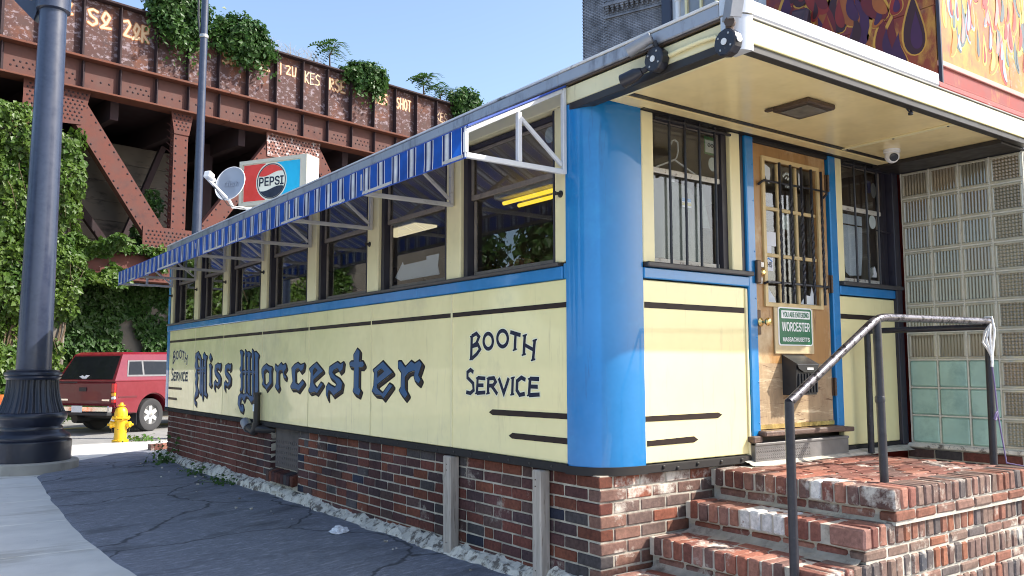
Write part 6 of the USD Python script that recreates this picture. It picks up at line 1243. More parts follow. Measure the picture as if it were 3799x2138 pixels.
# ---------------------------------------------------------------- foliage
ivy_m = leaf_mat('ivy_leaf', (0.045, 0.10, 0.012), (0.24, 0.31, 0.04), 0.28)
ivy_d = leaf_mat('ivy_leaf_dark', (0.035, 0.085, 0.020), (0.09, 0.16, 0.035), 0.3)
bush_m = leaf_mat('bush_leaf', (0.035, 0.09, 0.020), (0.14, 0.25, 0.045), 0.3)
def leaves(P, N, size, seed, ragged_=True, droop=0.35):
    """leaf shaped faces (4 triangles, folded) at points P facing about N"""
    r = np.random.default_rng(seed); n = len(P)
    N = N + r.normal(0, 0.55, (n, 3)); N[:, 2] += 0.25; N /= np.linalg.norm(N, axis=1, keepdims=True)
    D = np.stack([r.normal(0, 0.7, n), r.normal(0, 0.7, n), -np.abs(r.normal(droop*2, 0.6, n))], 1); D -= N*(D*N).sum(1, keepdims=True); D /= np.linalg.norm(D, axis=1, keepdims=True)
    S = np.cross(N, D); L = size*(0.45+1.0*r.random(n)**1.6)[:, None]*1.1
    v = np.stack([P, P+D*L*0.45+S*L*0.42+N*L*0.10, P+D*L*1.05-N*L*0.08, P+D*L*0.45-S*L*0.42+N*L*0.10], 1).reshape(-1, 3)
    i = np.arange(n)*4
    f = np.vstack([np.stack([i, i+1, i+2], 1), np.stack([i, i+2, i+3], 1)])
    return v, f
def ivy_face(n, s0, s1, z0, z1, o, amp, seed, keep=lambda s, z: True, size=0.15, thr=0.33):
    r = np.random.default_rng(seed)
    s = r.uniform(s0, s1, n); z = r.uniform(z0, z1, n)
    h = meshkit.fbm(np.stack([s*0.9, z*0.9, np.full(n, seed*1.0)], 1), 4, seed)
    k = np.array([keep(a, c) for a, c in zip(s, z)])
    k &= h > thr + 0.1*r.random(n)
    s, z, h = s[k], z[k], h[k]
    off = o + amp*np.clip((h-0.33)*2.2, 0, 1)*r.uniform(0.35, 1.0, len(s))
    P = bw(np.stack([s, off, z], 1)); N = np.repeat(BNo[None], len(P), 0)
    gx = (meshkit.fbm(np.stack([(s+.1)*0.9, z*0.9, np.full(len(s), seed*1.0)], 1), 4, seed)-h)*6; gz_ = (meshkit.fbm(np.stack([s*0.9, (z+.1)*0.9, np.full(len(s), seed*1.0)], 1), 4, seed)-h)*6
    N = N - BD*gx[:, None]*1.2 - BZ*gz_[:, None]*1.2
    return leaves(P, N, size, seed+1)
b = MB(); b.add(*ivy_face(56000, -12, -2.75, -0.1, 8.6, 0.13, 0.95, 21, size=0.125, thr=0.255, keep= lambda s, z: s < -2.9+0.25*math.sin(z*2.1)+0.12*math.sin(z*7) - max(0, z-7.8)*1.5))
r_ = np.random.default_rng(5); n = 2500; P = bw(np.stack([np.full(n, -2.94)+r_.uniform(0, 0.25, n), r_.uniform(-1.5, 0.3, n), r_.uniform(4.4, 8.3, n)], 1)); b.add(*leaves(P, np.repeat((BD+BNo*0.5)[None], n, 0), 0.15, 6))
ivy_p = thing('ivy', 'bright sunlit ivy covering the bridge abutment on the left', 'ivy', tuple(bw(np.array([[-4.0, 0.15, 0.0]]))[0]), None, 'stuff'); part(ivy_p, 'leaves', b, ivy_m)
b = MB(); r_2 = np.random.default_rng(77)
for k in range(46):
    s = r_2.uniform(-9, -3.0); z = 0.0; o = 0.14; pts = []
    for i in range(14): pts.append((s, o+r_2.uniform(0, 0.10), z)); s += r_2.normal(0, 0.13); z += r_2.uniform(0.35, 0.65); s = min(s, -2.97)
    pts = [p for p in pts if p[2] < 8.2]; b.tube(bw(np.array(pts)), np.linspace(0.035, 0.012, len(pts)), 5, cap=False)
for k in range(60):
    s = r_2.uniform(-9, -2.9); z = r_2.uniform(1.5, 8.0); o = r_2.uniform(0.5, 0.9); b.tube(bw(np.array([[s, o-0.25, z], [s+r_2.normal(0, .1), o+0.05, z-0.2], [s+r_2.normal(0, .15), o+0.02, z-r_2.uniform(0.4, 0.8)]])), [0.010, 0.007, 0.004], 4, cap=False)
part(ivy_p, 'vines', b, M('vine_brown', (0.13, 0.09, 0.055), 0.9, 0.25, 9))
b = MB(); b.add(*ivy_face(15000, -3.5, -1.35, 3.5, 5.35, 0.15, 0.85, 31, size=0.12, thr=0.27, keep= lambda s, z: z < 5.15+0.12*math.sin(s*6) and z > 3.55+0.35*math.sin(s*2.4+1)+0.35*max(0, s+2.2) and s < -1.62+0.25*math.sin(z*5) ))
n = 900; P = bw(np.stack([r_.uniform(-1.7, 0.0, n), r_.uniform(-0.1, 0.3, n), 4.87+np.abs(r_.normal(0, 0.10, n))], 1)); b.add(*leaves(P, np.repeat((BZ+BNo)[None], n, 0), 0.13, 8))
n = 260; P = bw(np.stack([r_.normal(-0.35, 0.16, n), r_.uniform(0.12, 0.3, n), 4.86-np.abs(r_.normal(0, 0.22, n))], 1)); b.add(*leaves(P, np.repeat(BNo[None], n, 0), 0.13, 9))
solo('ivy', b, ivy_m, 'ivy mat hanging over the end of the lower bridge girder', 'ivy', kind='stuff')
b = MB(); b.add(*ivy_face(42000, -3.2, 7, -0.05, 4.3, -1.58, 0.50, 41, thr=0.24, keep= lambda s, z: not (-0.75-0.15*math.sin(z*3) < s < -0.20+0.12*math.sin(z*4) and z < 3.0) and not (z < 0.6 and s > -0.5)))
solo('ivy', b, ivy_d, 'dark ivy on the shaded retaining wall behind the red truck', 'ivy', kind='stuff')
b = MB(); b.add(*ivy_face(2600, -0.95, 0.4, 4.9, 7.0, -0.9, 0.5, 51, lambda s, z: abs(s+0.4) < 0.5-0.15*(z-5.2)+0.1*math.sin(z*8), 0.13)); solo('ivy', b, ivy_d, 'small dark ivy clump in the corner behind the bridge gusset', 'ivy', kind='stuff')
bush_n = [0]
def bush(label, s, z, o, rs, rz, n, seed, size=0.125, m=bush_m, stems=3, hang=0.0):
    r = np.random.default_rng(seed)
    t = thing('bridge_shrub', label, 'shrub', tuple(bw(np.array([[s, o, z-rz*0.6]]))[0]), 'shrubs growing on the bridge')
    n = int(n*1.9); d = r.normal(0, 1, (n, 3)); d /= np.linalg.norm(d, axis=1, keepdims=True)
    bump_ = 0.25+1.5*meshkit.fbm(d*2.3+seed, 4, seed)
    rad = bump_*r.uniform(0.45, 1.0, n)**0.55
    q = np.stack([s+d[:, 0]*rs*rad, o+d[:, 1]*0.6*rs*rad, z+d[:, 2]*rz*rad], 1)
    if hang:
        k = r.random(n) < 0.4; q[k, 2] -= np.abs(r.normal(0, hang, k.sum())); q[k, 1] = np.maximum(q[k, 1], 0.12+r.uniform(0, 0.3, k.sum()))
    cl = meshkit.fbm(q*1.7+seed, 3, seed+3) > 0.36
    q = q[cl]; d = d[cl]
    N = d[:, :1]*BD + d[:, 1:2]*BNo + d[:, 2:3]*BZ
    b = MB(); b.add(*leaves(bw(q), N, size, seed+2)); tw_ = MB()
    for k in range(34):
        a_ = r.normal(0, 1, 3); a_[2] = abs(a_[2])*0.9+0.1; a_ /= np.linalg.norm(a_)
        p0 = np.array([s, o, z]) + a_*np.array([rs, 0.6*rs, rz])*0.55; ln2 = r.uniform(0.25, 0.6)*rs
        pts = np.array([p0 + a_*ln2*u + np.array([0, 0, -0.28*ln2*u*u]) + r.normal(0, 0.012, 3) for u in np.linspace(0, 1, 7)])
        tw_.tube(bw(pts), np.linspace(0.012, 0.004, 7), 4, cap=False)
        pp = np.repeat(pts[2:], 5, 0) + r.normal(0, 0.045, (25, 3)); b.add(*leaves(bw(pp), np.repeat((a_[0]*BD+a_[1]*BNo+a_[2]*BZ)[None], 25, 0), size*1.05, seed+9+k))
    part(t, 'foliage', b, m); part(t, 'twigs', tw_, M('twig_brown', (0.09, 0.065, 0.05), 0.9, 0.2, 9))
    b = MB()
    for k in range(stems):
        a = r.uniform(-0.5, 0.5, 2); b.tube(bw(np.array([[s+a[0]*rs*0.3, o-0.05, min(z-rz*0.8, 12.35)], [s+a[0]*rs*0.5, o, z-rz*0.2], [s+a[0]*rs*0.9, o+a[1]*0.2, z+rz*0.45]])), [0.035, 0.028, 0.012], 6)
    part(t, 'stem', b, M('twig_brown', (0.09, 0.065, 0.05), 0.9, 0.2, 9))
bush('big leafy shrub spilling over the bridge girder left of the thin lamp pole', -0.05, 12.85, 0.1, 1.05, 0.85, 3600, 101, hang=0.55)
bush('wide rounded shrub on the bridge just right of the thin lamp pole', 2.15, 12.40, 0.15, 1.10, 0.68, 3600, 103, hang=0.25)
bush('low shrub drooping over the middle of the bridge girder', 7.15, 12.40, 0.15, 0.95, 0.42, 2000, 105, hang=0.30)
bush('shrub at the right end of the bridge just above the diner roof', 12.4, 12.45, 0.1, 0.85, 0.68, 2000, 107, hang=0.4)
def sumac(label, s, z0, h, seed, nf):
    r = np.random.default_rng(seed); t = thing('sumac_sapling', label, 'sapling', tuple(bw(np.array([[s, 0.0, z0]]))[0]))
    top = np.array([s+0.12, 0.1, z0+h]); b = MB(); b.tube(bw(np.array([[s, -0.05, z0], [s-0.06, 0, z0+h*0.5], top])), [0.035, 0.026, 0.015], 6); part(t, 'trunk', b, M('twig_brown', ()))
    L = MB(); R_ = MB()
    for k in range(nf):
        a = k*2.4; base_ = np.array([s-0.03, 0.03, z0+h*(0.55+0.45*(k+1)/nf)]) if k < nf*0.6 else top
        ln_ = r.uniform(0.55, 0.85); el = r.uniform(0.1, 0.75)
        dr = np.array([math.cos(a), math.sin(a)*0.8, 0])
        pts = [base_ + dr*ln_*u + np.array([0, 0, ln_*(el*u-0.75*u*u)]) for u in np.linspace(0, 1, 9)]
        R_.tube(bw(np.array(pts)), 0.008, 4)
        for i in range(1, 9):
            for sd_ in (-1, 1):
                p = pts[i]; side = np.array([-dr[1], dr[0], -0.25])*sd_ + dr*0.35; side /= np.linalg.norm(side)
                w_ = np.cross(side, [0, 0, 1.0]); w_ /= np.linalg.norm(w_); l2 = 0.24*(1.1-0.5*i/9)
                L.add(bw(np.array([p, p+side*l2*0.5+w_*0.042, p+side*l2, p+side*l2*0.5-w_*0.042])), [[0, 1, 2], [0, 2, 3]])
    part(t, 'leaflets', L, bush_m); part(t, 'leaf_stalk', R_, M('stalk_green', (0.10, 0.16, 0.05), 0.7, 0.2, 9))
sumac('small palm like sumac sapling standing alone on the bridge skyline', 5.75, 12.33, 0.95, 201, 13)
sumac('taller sumac sapling on the bridge left of the rightmost shrub', 10.25, 12.33, 0.85, 203, 16)
sumac('sumac sapling leaning beside the rightmost bridge shrub', 11.15, 12.33, 0.55, 205, 12)
b = MB()
for k in range(70):
    s = rng.uniform(3.2, 5.3); h = rng.uniform(0.15, 0.55); b.tube(bw(np.array([[s, 0, 12.33], [s+rng.uniform(-.1, .1), 0, 12.33+h*0.6], [s+rng.uniform(-.25, .25), rng.uniform(-.1, .1), 12.33+h]])), [0.006, 0.005, 0.003], 4, cap=False)
solo('dry_weeds', b, M('dry_weed', (0.30, 0.27, 0.22), 0.9, 0.2, 9), 'pale dry weeds along the top of the bridge girder', 'weeds', kind='stuff')
# weeds at the wall foot
def weed(name, cat, label, x, y, n, sp, h, seed, sz=0.05):
    r = np.random.default_rng(seed); z = gz(x, y)+0.01
    P = np.stack([x+r.normal(0, sp, n), y+r.normal(0, sp*1.6, n), z+np.abs(r.normal(0, h, n))], 1)
    P[:, 0] = np.minimum(P[:, 0], 0.0 if y < 9.3 else 9)
    d = P-np.array([x, y, z]); d /= np.maximum(np.linalg.norm(d, axis=1, keepdims=True), 1e-6)
    t = thing(name, label, cat, (x, y, z), 'weeds at the wall foot'); b = MB(); b.add(*leaves(P, d+np.array([-0.3, -0.3, 0.6]), sz, seed, droop=-0.2)); part(t, 'leaves', b, M2)
    b = MB()
    for k in range(9): q = P[r.integers(n)]; b.tube([(x+r.normal(0, sp*.3), y+r.normal(0, sp*.5), z-0.02), tuple(q)], 0.003, 4, cap=False)
    part(t, 'stems', b, M('stalk_green', ()))
M2 = leaf_mat('weed_leaf', (0.05, 0.12, 0.015), (0.15, 0.24, 0.04), 0.3)
weed('weed_clump', 'weed', 'largest weed clump at the far foot of the brick wall', -0.14, 8.85, 170, 0.09, 0.13, 301)
weed('weed_clump', 'weed', 'flat weed patch on the ledge midway along the far half of the brick wall', -0.16, 7.2, 90, 0.08, 0.05, 303, 0.035)
weed('weed_clump', 'weed', 'thin weed patch along the ledge before the patched red bricks', -0.17, 6.2, 110, 0.09, 0.05, 305, 0.035)
weed('grass_tuft', 'grass', 'grass tuft at the foot of the yellow hydrant', 0.72, 14.2, 120, 0.13, 0.05, 307, 0.06)
weed('weed_clump', 'weed', 'yellow green weed at the foot of the stoop in the corner of the yard', 2.46, -1.33, 60, 0.03, 0.10, 309, 0.04)
# low brick edging behind the far corner
t = thing('brick_edging', 'short row of upright bricks on the path past the far diner corner', 'edging', (0.35, 12.0, 0))
for k in range(6):
    b = MB(); x = 0.40+k*0.075; b.cbox(x, x+0.066, 11.95+k*0.03, 12.15+k*0.03, -0.02, 0.10, 0.006, jit=0.004); part(t, 'brick', b, b_step)

# street trees off to the left across the side street (seen only as reflections)
def street_tree(label, x, y, h, seed):
    r = np.random.default_rng(seed); t = thing('street_tree', label, 'tree', (x, y, -0.1), 'street trees across the side street')
    b = MB(); b.tube([(x, y, -0.14), (x+0.05, y, h*0.25), (x, y+0.1, h*0.5)], [0.22, 0.17, 0.10], 10)
    for k in range(5): a = k*1.26; b.tube([(x, y, h*0.35), (x+math.cos(a)*h*0.15, y+math.sin(a)*h*0.15, h*0.55), (x+math.cos(a)*h*0.24, y+math.sin(a)*h*0.24, h*0.75)], [0.09, 0.06, 0.03], 6)
    part(t, 'trunk', b, M('twig_brown', ()))
    n = 5200; d = r.normal(0, 1, (n, 3)); d /= np.linalg.norm(d, axis=1, keepdims=True); rad = (0.6+0.8*meshkit.fbm(d*2+seed, 4, seed))*r.uniform(0.4, 1, n)**0.5
    P = np.array([x, y, h*0.66]) + d*rad[:, None]*np.array([h*0.30, h*0.30, h*0.36]); b = MB(); b.add(*leaves(P, d, 0.32, seed+1)); part(t, 'crown', b, bush_m)
for k, (x, y, h) in enumerate(((-17, 6, 8.5), (-19, 13, 10), (-18, 21, 9), (-21, -1, 9.5), (-16, 28, 9))):
    street_tree(('first', 'second', 'third', 'fourth', 'fifth')[k] + ' leafy street tree across the side street, left of the view', x, y, h, 401+k)

# ================================================================ STREET FURNITURE
lp = thing('signal_post', 'massive dark blue street post with fluted ornamental base on a concrete plinth', 'lamp post', (-1.75, 10.0, 0))
LX, LY = -1.655, 9.965
plinth = MB(); plinth.lathe([(0.62, -0.1), (0.62, 0.13), (0.605, 0.15), (0.0005, 0.15)], (LX, LY, 0), 40); solo('post_plinth', plinth, conc_old, 'round concrete plinth carrying the dark blue post', 'plinth', smooth=30)
base_p = [(0.60, 0.151), (0.60, 0.40), (0.595, 0.42), (0.56, 0.435), (0.575, 0.46), (0.565, 0.50), (0.50, 0.53), (0.455, 0.57), (0.46, 0.60), (0.44, 0.62), (0.46, 0.66), (0.51, 0.71), (0.525, 0.75), (0.515, 0.79), (0.49, 0.81)]
base_p = [(r*0.87, z) for r, z in base_p]
b = MB(); b.lathe(base_p, (LX, LY, 0), 48); part(lp, 'base_moulding', b, post_base, smooth=50)
zz = np.linspace(0.811, 1.26, 10)
b = MB(); b.lathe([(0.325+0.095*((1.26-z)/0.45)**2.2, z) for z in zz], (LX, LY, 0), 224, flute=(0, 5, 28, 0.07)); part(lp, 'fluted_bell', b, post_base, smooth=50)
b = MB(); b.lathe([(0.335, 1.261), (0.355, 1.29), (0.345, 1.31), (0.365, 1.33), (0.36, 1.36), (0.325, 1.375), (0.33, 1.39), (0.235, 1.40)], (LX, LY, 0), 48); part(lp, 'collar', b, post_base, smooth=50)
tp_ = np.array([LX+0.04, LY+0.0, 10.5])
b = MB(); b.tube([(LX, LY, 1.395), (LX+0.016, LY, 5.0), tuple(tp_)], [0.222, 0.192, 0.145], 40); part(lp, 'shaft', b, post_blue, smooth=50)
def lpx(z): t_ = (z-1.4)/9.1; return LX+0.04*t_, LY
cz = 6.62; cx_, cy_ = lpx(cz)
b = MB(); b.lathe([(0.180, cz-0.02), (0.225, cz), (0.225, cz+0.42), (0.180, cz+0.44)], (cx_, cy_, 0), 40); part(lp, 'arm_clamp', b, post_blue, smooth=40)
b = MB()
lfr = lambda q: np.array([cx_, cy_, cz]) + q[:, :1]*(-rt*np.array([1, 1, 0])) + q[:, 1:2]*np.array([rt[1], -rt[0], 0])*-1 + q[:, 2:3]*np.array([0, 0, 1.0])
b.hull(lfr(np.array([[x, y, z] for x, y, z in ((0.2, -0.06, 0.02), (0.2, 0.06, 0.02), (0.2, -0.06, 0.42), (0.2, 0.06, 0.42), (0.55, -0.06, 0.14), (0.55, 0.06, 0.14), (0.62, -0.06, 0.42), (0.62, 0.06, 0.42), (0.25, -0.06, -0.16), (0.25, 0.06, -0.16))]))); b.tube([lfr(np.array([[0.5, 0, 0.30]]))[0], lfr(np.array([[3.0, 0, 0.9]]))[0], lfr(np.array([[7.0, 0, 1.2]]))[0]], [0.12, 0.11, 0.08], 16); part(lp, 'mast_arm', b, post_blue, smooth=40)
b = MB(); b.lathe([(0.03, 0), (0.03, 0.03), (0.012, 0.05)], lfr(np.array([[0.22, -0.2, 0.1]]))[0], 8, axis=-fw); part(lp, 'clamp_bolt', b, steel)
# thin pole
tpole = thing('street_lamp', 'slim dark blue street lamp pole rising behind the diner roof', 'street lamp', (2.1, 15.7, 0))
b = MB(); b.tube([(2.1, 15.73, -0.1), (2.1, 15.73, 4.5), (2.13, 15.72, 12.5)], [0.125, 0.105, 0.062], 20); part(tpole, 'pole', b, post_blue, smooth=40)
b = MB(); b.lathe([(0.09, 8.95), (0.105, 8.97), (0.105, 9.02), (0.09, 9.04)], (2.115, 15.725, 0), 16); part(tpole, 'band', b, steel)
b = MB(); b.tube([(2.03, 15.72, 9.0), (1.98, 15.72, 9.4), (1.97, 15.72, 10.0), (1.85, 15.72, 10.7), (1.6, 15.72, 11.4)], 0.022, 8); part(tpole, 'cable', b, iron, smooth=40)
b = MB(); b.tube([(2.12, 15.72, 11.6), (1.2, 15.4, 12.4), (-0.4, 14.9, 12.5)], [0.05, 0.045, 0.04], 12); b.cbox(-1.1, -0.35, 14.75, 15.0, 12.42, 12.56, 0.04); part(tpole, 'arm', b, post_blue, smooth=40)
b = MB(); b.cbox(1.92, 2.28, 15.55, 15.91, -0.02, 0.10, 0.02); part(tpole, 'foot', b, post_blue)
# hydrant
HX, HY = 0.36, 14.15
hyd = M('hydrant_yellow', (0.72, 0.42, 0.010), 0.38, 0.08, 5, 0.05, 40, coat=0.2, spots=[((0.36, 0.15, 0.02), 12, 0.60, 0.08), ((0.10, 0.07, 0.04), 26, 0.66, 0.06)])
t = thing('fire_hydrant', 'yellow fire hydrant with side caps and chains at the kerb', 'hydrant', (HX, HY, 0)); HZ = -0.02
b = MB(); b.lathe([(0.15, HZ), (0.15, 0.04), (0.115, 0.05), (0.112, 0.40), (0.125, 0.42), (0.118, 0.44)], (HX, HY, 0), 28); part(t, 'barrel', b, hyd, smooth=35)
b = MB(); b.lathe([(0.165, 0.45), (0.165, 0.475), (0.12, 0.48), (0.118, 0.56), (0.10, 0.625), (0.07, 0.66), (0.045, 0.672), (0.045, 0.69), (0.07, 0.69), (0.07, 0.705), (0.04, 0.71), (0.028, 0.75), (0.0005, 0.752)], (HX, HY, 0), 28); part(t, 'bonnet', b, hyd, smooth=35)
b = MB()
for k in range(8): a = k*math.pi/4; b.lathe([(0.014, 0.425), (0.014, 0.495), (0.0005, 0.496)], (HX+0.146*math.cos(a), HY+0.146*math.sin(a), 0), 6)
part(t, 'flange_bolts', b, hyd)
nzd = np.array([rt[0], rt[1], 0]); nzd /= np.linalg.norm(nzd)
for s, r0_ in ((-1, 0.062), (1, 0.05)):
    ax_ = nzd*s if s > 0 else (-nzd*0.85 - np.array([fw[0], fw[1], 0])*0.5)
    b = MB(); b.lathe([(r0_, 0.09), (r0_, 0.15), (r0_*1.15, 0.155), (r0_*1.15, 0.19), (r0_*0.5, 0.20), (0.022, 0.205), (0.022, 0.235), (0.0005, 0.236)], (HX, HY, 0.335), 18, axis=ax_); part(t, 'hose_cap', b, hyd, smooth=35)
    e = np.array([HX, HY, 0.335]) + P3(ax_)/np.linalg.norm(ax_)*0.16
    b = MB(); b.tube([e+np.array([0, 0, -0.06]), e+np.array([0.01, 0, -0.13]), e*0.6+np.array([HX, HY, 0.335])*0.4+np.array([0, 0, -0.17]), np.array([HX, HY, 0.25])-np.array([fw[0], fw[1], 0])*0.115], 0.008, 6); part(t, 'chain', b, old_brown)
b = MB(); b.lathe([(0.075, 0.09), (0.075, 0.14), (0.085, 0.145), (0.085, 0.17), (0.03, 0.18), (0.022, 0.21), (0.0005, 0.211)], (HX, HY, 0.30), 18, axis=(fw[0], fw[1], 0)); part(t, 'pumper_cap', b, hyd, smooth=35)
# traffic drum at the left edge
t = thing('traffic_drum', 'orange traffic drum peeking out left of the ornamental post base', 'traffic drum', (-1.35, 18.6, -0.1))
og = M('drum_orange', (0.75, 0.16, 0.02), 0.5, 0.06, 5); wh = M('drum_white', (0.75, 0.75, 0.73), 0.5, 0.06, 5)
for z0, z1, r0_, r1_, mm in ((0.02, 0.24, 0.29, 0.28, og), (0.245, 0.40, 0.275, 0.27, wh), (0.405, 0.56, 0.265, 0.26, og), (0.565, 0.70, 0.255, 0.25, wh), (0.705, 0.92, 0.245, 0.22, og)):
    b = MB(); b.lathe([(r0_, z0-0.1), (r1_, z1-0.1), (0.0005, z1-0.099)], (-1.38, 18.6, 0), 24); part(t, 'band', b, mm, smooth=35)
b = MB(); b.lathe([(0.38, -0.115), (0.38, -0.085), (0.30, -0.08)], (-1.38, 18.6, 0), 24); part(t, 'base_ring', b, black_paint)

# ================================================================ TRUCK
hd = math.radians(56); TH = np.array([math.sin(hd), math.cos(hd), 0]); TL = np.array([-TH[1], TH[0], 0]); TO = np.array([1.84, 18.40, -0.105]) - 1.2*TH + 0.82*TL
def tw(q): return TO + q[:, :1]*TH + q[:, 1:2]*TL + q[:, 2:3]*np.array([0, 0, 1.0])
tk = thing('pickup_truck', 'dark red pickup truck with matching bed cap parked behind the hydrant', 'truck', tuple(TO))
red = M('truck_red', (0.155, 0.007, 0.017), 0.28, 0.06, 1.5, 0.01, 20, coat=0.6); trk_gl = M('dark_truck_glass', (0.008, 0.009, 0.011), 0.14, 0.1, 4, spec=0.3); chrome = M('chrome', (0.75, 0.75, 0.76), 0.16, 0.08, 12, metallic=1.0); rubber = M('tyre_rubber', (0.03, 0.03, 0.032), 0.8, 0.2, 20, 0.1, 60); blk = M('black_plastic', (0.02, 0.02, 0.022), 0.6, 0.2, 12)
arch = lambda x: Point(x, 0.40).buffer(0.50, 20)
prof = Polygon([(0.02, 0.62), (0.0, 0.72), (0.0, 1.12), (0.03, 1.20), (2.35, 1.21), (2.4, 1.21), (4.05, 1.21), (5.45, 1.10), (5.60, 0.95), (5.62, 0.55), (5.3, 0.42), (0.3, 0.46)]).difference(arch(1.2)).difference(arch(4.75)).buffer(-0.03).buffer(0.03, 4)
def loft(b, poly, ys):
    for y0, y1, k in ys:
        b.prism(poly.buffer(k), TO + TL*y0, TH, (0, 0, 1), TL*1.0, 0.0, y1-y0)
b = MB(); b.prism(prof, TO - TL*0.93, TH, (0, 0, 1), TL, 0.0, 1.86)
for s in (-1, 1): b.prism(prof.buffer(-0.025), TO + TL*(0.93 if s > 0 else -0.96), TH, (0, 0, 1), TL, 0.0, 0.03)
part(tk, 'body', b, red)
cap_v = lambda o: [(x, y, z) for x, y, z in ((0.03, 0.90+o, 1.2), (0.03, -0.90-o, 1.2), (0.40, 0.74+o, 1.84), (0.40, -0.74-o, 1.84), (2.33, 0.90+o, 1.2), (2.33, -0.90-o, 1.2), (2.28, 0.737+o, 1.87), (2.28, -0.737-o, 1.87), (0.50, 0.66, 1.90), (0.50, -0.66, 1.90), (2.2, 0.68, 1.92), (2.2, -0.68, 1.92))]
b = MB(); b.hull(tw(np.array(cap_v(0)))); part(tk, 'bed_cap', b, red, label='red fibreglass bed cap')
b = MB(); b.cbox(0.015, 2.34, -0.925, 0.925, 1.205, 1.235, 0.01, tw); part(tk, 'cap_rail', b, red)
b = MB(); b.hull(tw(np.array([(x, y, z) for x, y, z in ((2.4, 0.9, 1.2), (2.4, -0.9, 1.2), (2.5, 0.76, 1.82), (2.5, -0.76, 1.82), (3.6, 0.74, 1.82), (3.6, -0.74, 1.82), (4.2, 0.88, 1.2), (4.2, -0.88, 1.2))]))); part(tk, 'cab', b, red)
# cap windows: rear and right side, left side
def cap_side(sx_, x, z): # point on the side face of the cap
    k = (z-1.2)/0.64; return np.array([x, sx_*(0.90-0.155*k), z])
def quad_panel(name, pts, m, th=0.012, off=0.008, parent=None):
    p = np.array(pts, float); n = np.cross(p[1]-p[0], p[3]-p[0]); n /= np.linalg.norm(n)
    b = MB(); b.panel(tw(p+n*off), th, (n[0]*TH + n[1]*TL + n[2]*np.array([0, 0, 1.0]))); return part(parent or tk, name, b, m)
def rpts(fn, x0, x1, z0, z1, sl=0.0): return [fn(x0, z0), fn(x1, z0), fn(x1, z1), fn(x0+sl, z1)]
for sx_ in (-1, 1):
    f = lambda x, z: cap_side(sx_, x, z)
    o = [f(0.42, 1.32), f(2.20, 1.32), f(2.16, 1.72), f(0.52, 1.70)]
    o = o if sx_ < 0 else o[::-1]
    w = quad_panel('side_window', o, M('window_trim_grey', (0.16, 0.16, 0.165), 0.4, 0.1, 9), off=0.006)
    i1 = [f(0.47, 1.36), f(0.92, 1.36), f(0.94, 1.68), f(0.56, 1.67)]; i2 = [f(0.98, 1.36), f(2.15, 1.36), f(2.12, 1.68), f(1.0, 1.68)]
    for i in (i1, i2): quad_panel('pane', i if sx_ < 0 else i[::-1], trk_gl, 0.004, 0.011, w)
rf = lambda y, z: np.array([0.03+0.37*(z-1.2)/0.64, y, z])
w = quad_panel('rear_window', [rf(0.80, 1.26), rf(-0.80, 1.26), rf(-0.70, 1.80), rf(0.70, 1.80)], trk_gl, off=0.008)
b = MB(); e = tw(np.array([rf(0.06, 1.30)+np.array([-0.02, 0, 0])]))[0]; b.prism(Polygon([(-0.16, 0.02), (-0.06, 0.05), (0, 0.02), (0.06, 0.06), (0.17, 0.05), (0.08, 0.0), (0.05, -0.05), (-0.05, -0.04), (-0.1, 0.0)]), e, -TL, (0, 0, 1), -TH, 0, 0.004); part(w, 'bird_decal', b, M('decal_white', (0.75, 0.75, 0.75), 0.5, 0.05, 5))
b = MB(); b.cbox(-0.012, 0.0, -0.84, 0.84, 0.70, 1.16, 0.01, tw); tg = part(tk, 'tailgate', b, M('truck_red_dusty', (0.10, 0.010, 0.015), 0.4, 0.15, 3, 0.02, 20, coat=0.2, spots=((0.42, 0.30, 0.28), 7, 0.66, 0.1, (1, 1, 3))))
b = MB(); b.cbox(-0.03, -0.0125, -0.11, 0.11, 0.98, 1.07, 0.008, tw); part(tg, 'handle', b, blk)
b = MB(); b.cbox(-0.016, -0.0125, 0.45, 0.80, 0.76, 0.80, 0.002, tw); b.cbox(-0.016, -0.0125, -0.80, -0.58, 0.76, 0.80, 0.002, tw); part(tg, 'badge', b, chrome)
b = MB(); b.cbox(-0.02, 0.0, 0.80, -0.80+1.0, 1.175, 1.20, 0.004, tw); part(tk, 'latch_strip', b, blk)
for sx_ in (-1, 1):
    y0, y1 = (0.845, 0.955) if sx_ > 0 else (-0.955, -0.845)
    for z0, z1, mm, nm in ((0.96, 1.16, M('lamp_red', (0.5, 0.012, 0.015), 0.15, 0.1, 9, spec=0.8), 'tail_lamp'), (0.87, 0.955, M('lamp_amber', (0.8, 0.30, 0.01), 0.15, 0.1, 9, spec=0.8), 'signal_lamp'), (0.80, 0.865, M('lamp_clear', (0.75, 0.74, 0.72), 0.15, 0.1, 9, spec=0.8), 'reverse_lamp'), (0.72, 0.795, M('lamp_red', ()), 'brake_lamp')):
        b = MB(); b.cbox(-0.022, 0.07, y0, y1+0.006*sx_, z0, z1, 0.012, tw); part(tk, nm, b, mm)
b = MB(); b.cbox(-0.17, -0.02, -0.93, 0.93, 0.50, 0.655, 0.03, tw); bp = part(tk, 'bumper', b, chrome)
b = MB(); b.cbox(-0.175, -0.168, -0.16, 0.16, 0.50, 0.65, 0.004, tw); part(bp, 'licence_plate', b, M('plate_white', (0.68, 0.70, 0.70), 0.5, 0.1, 30, spots=((0.15, 0.16, 0.25), 30, 0.62, 0.05)))
b = MB(); b.cbox(-0.165, -0.02, -0.90, 0.90, 0.43, 0.498, 0.01, tw); part(bp, 'valance', b, blk)
b = MB(); b.cbox(0.3, 5.3, -0.75, 0.75, 0.34, 0.5, 0.02, tw); part(tk, 'chassis', b, blk)
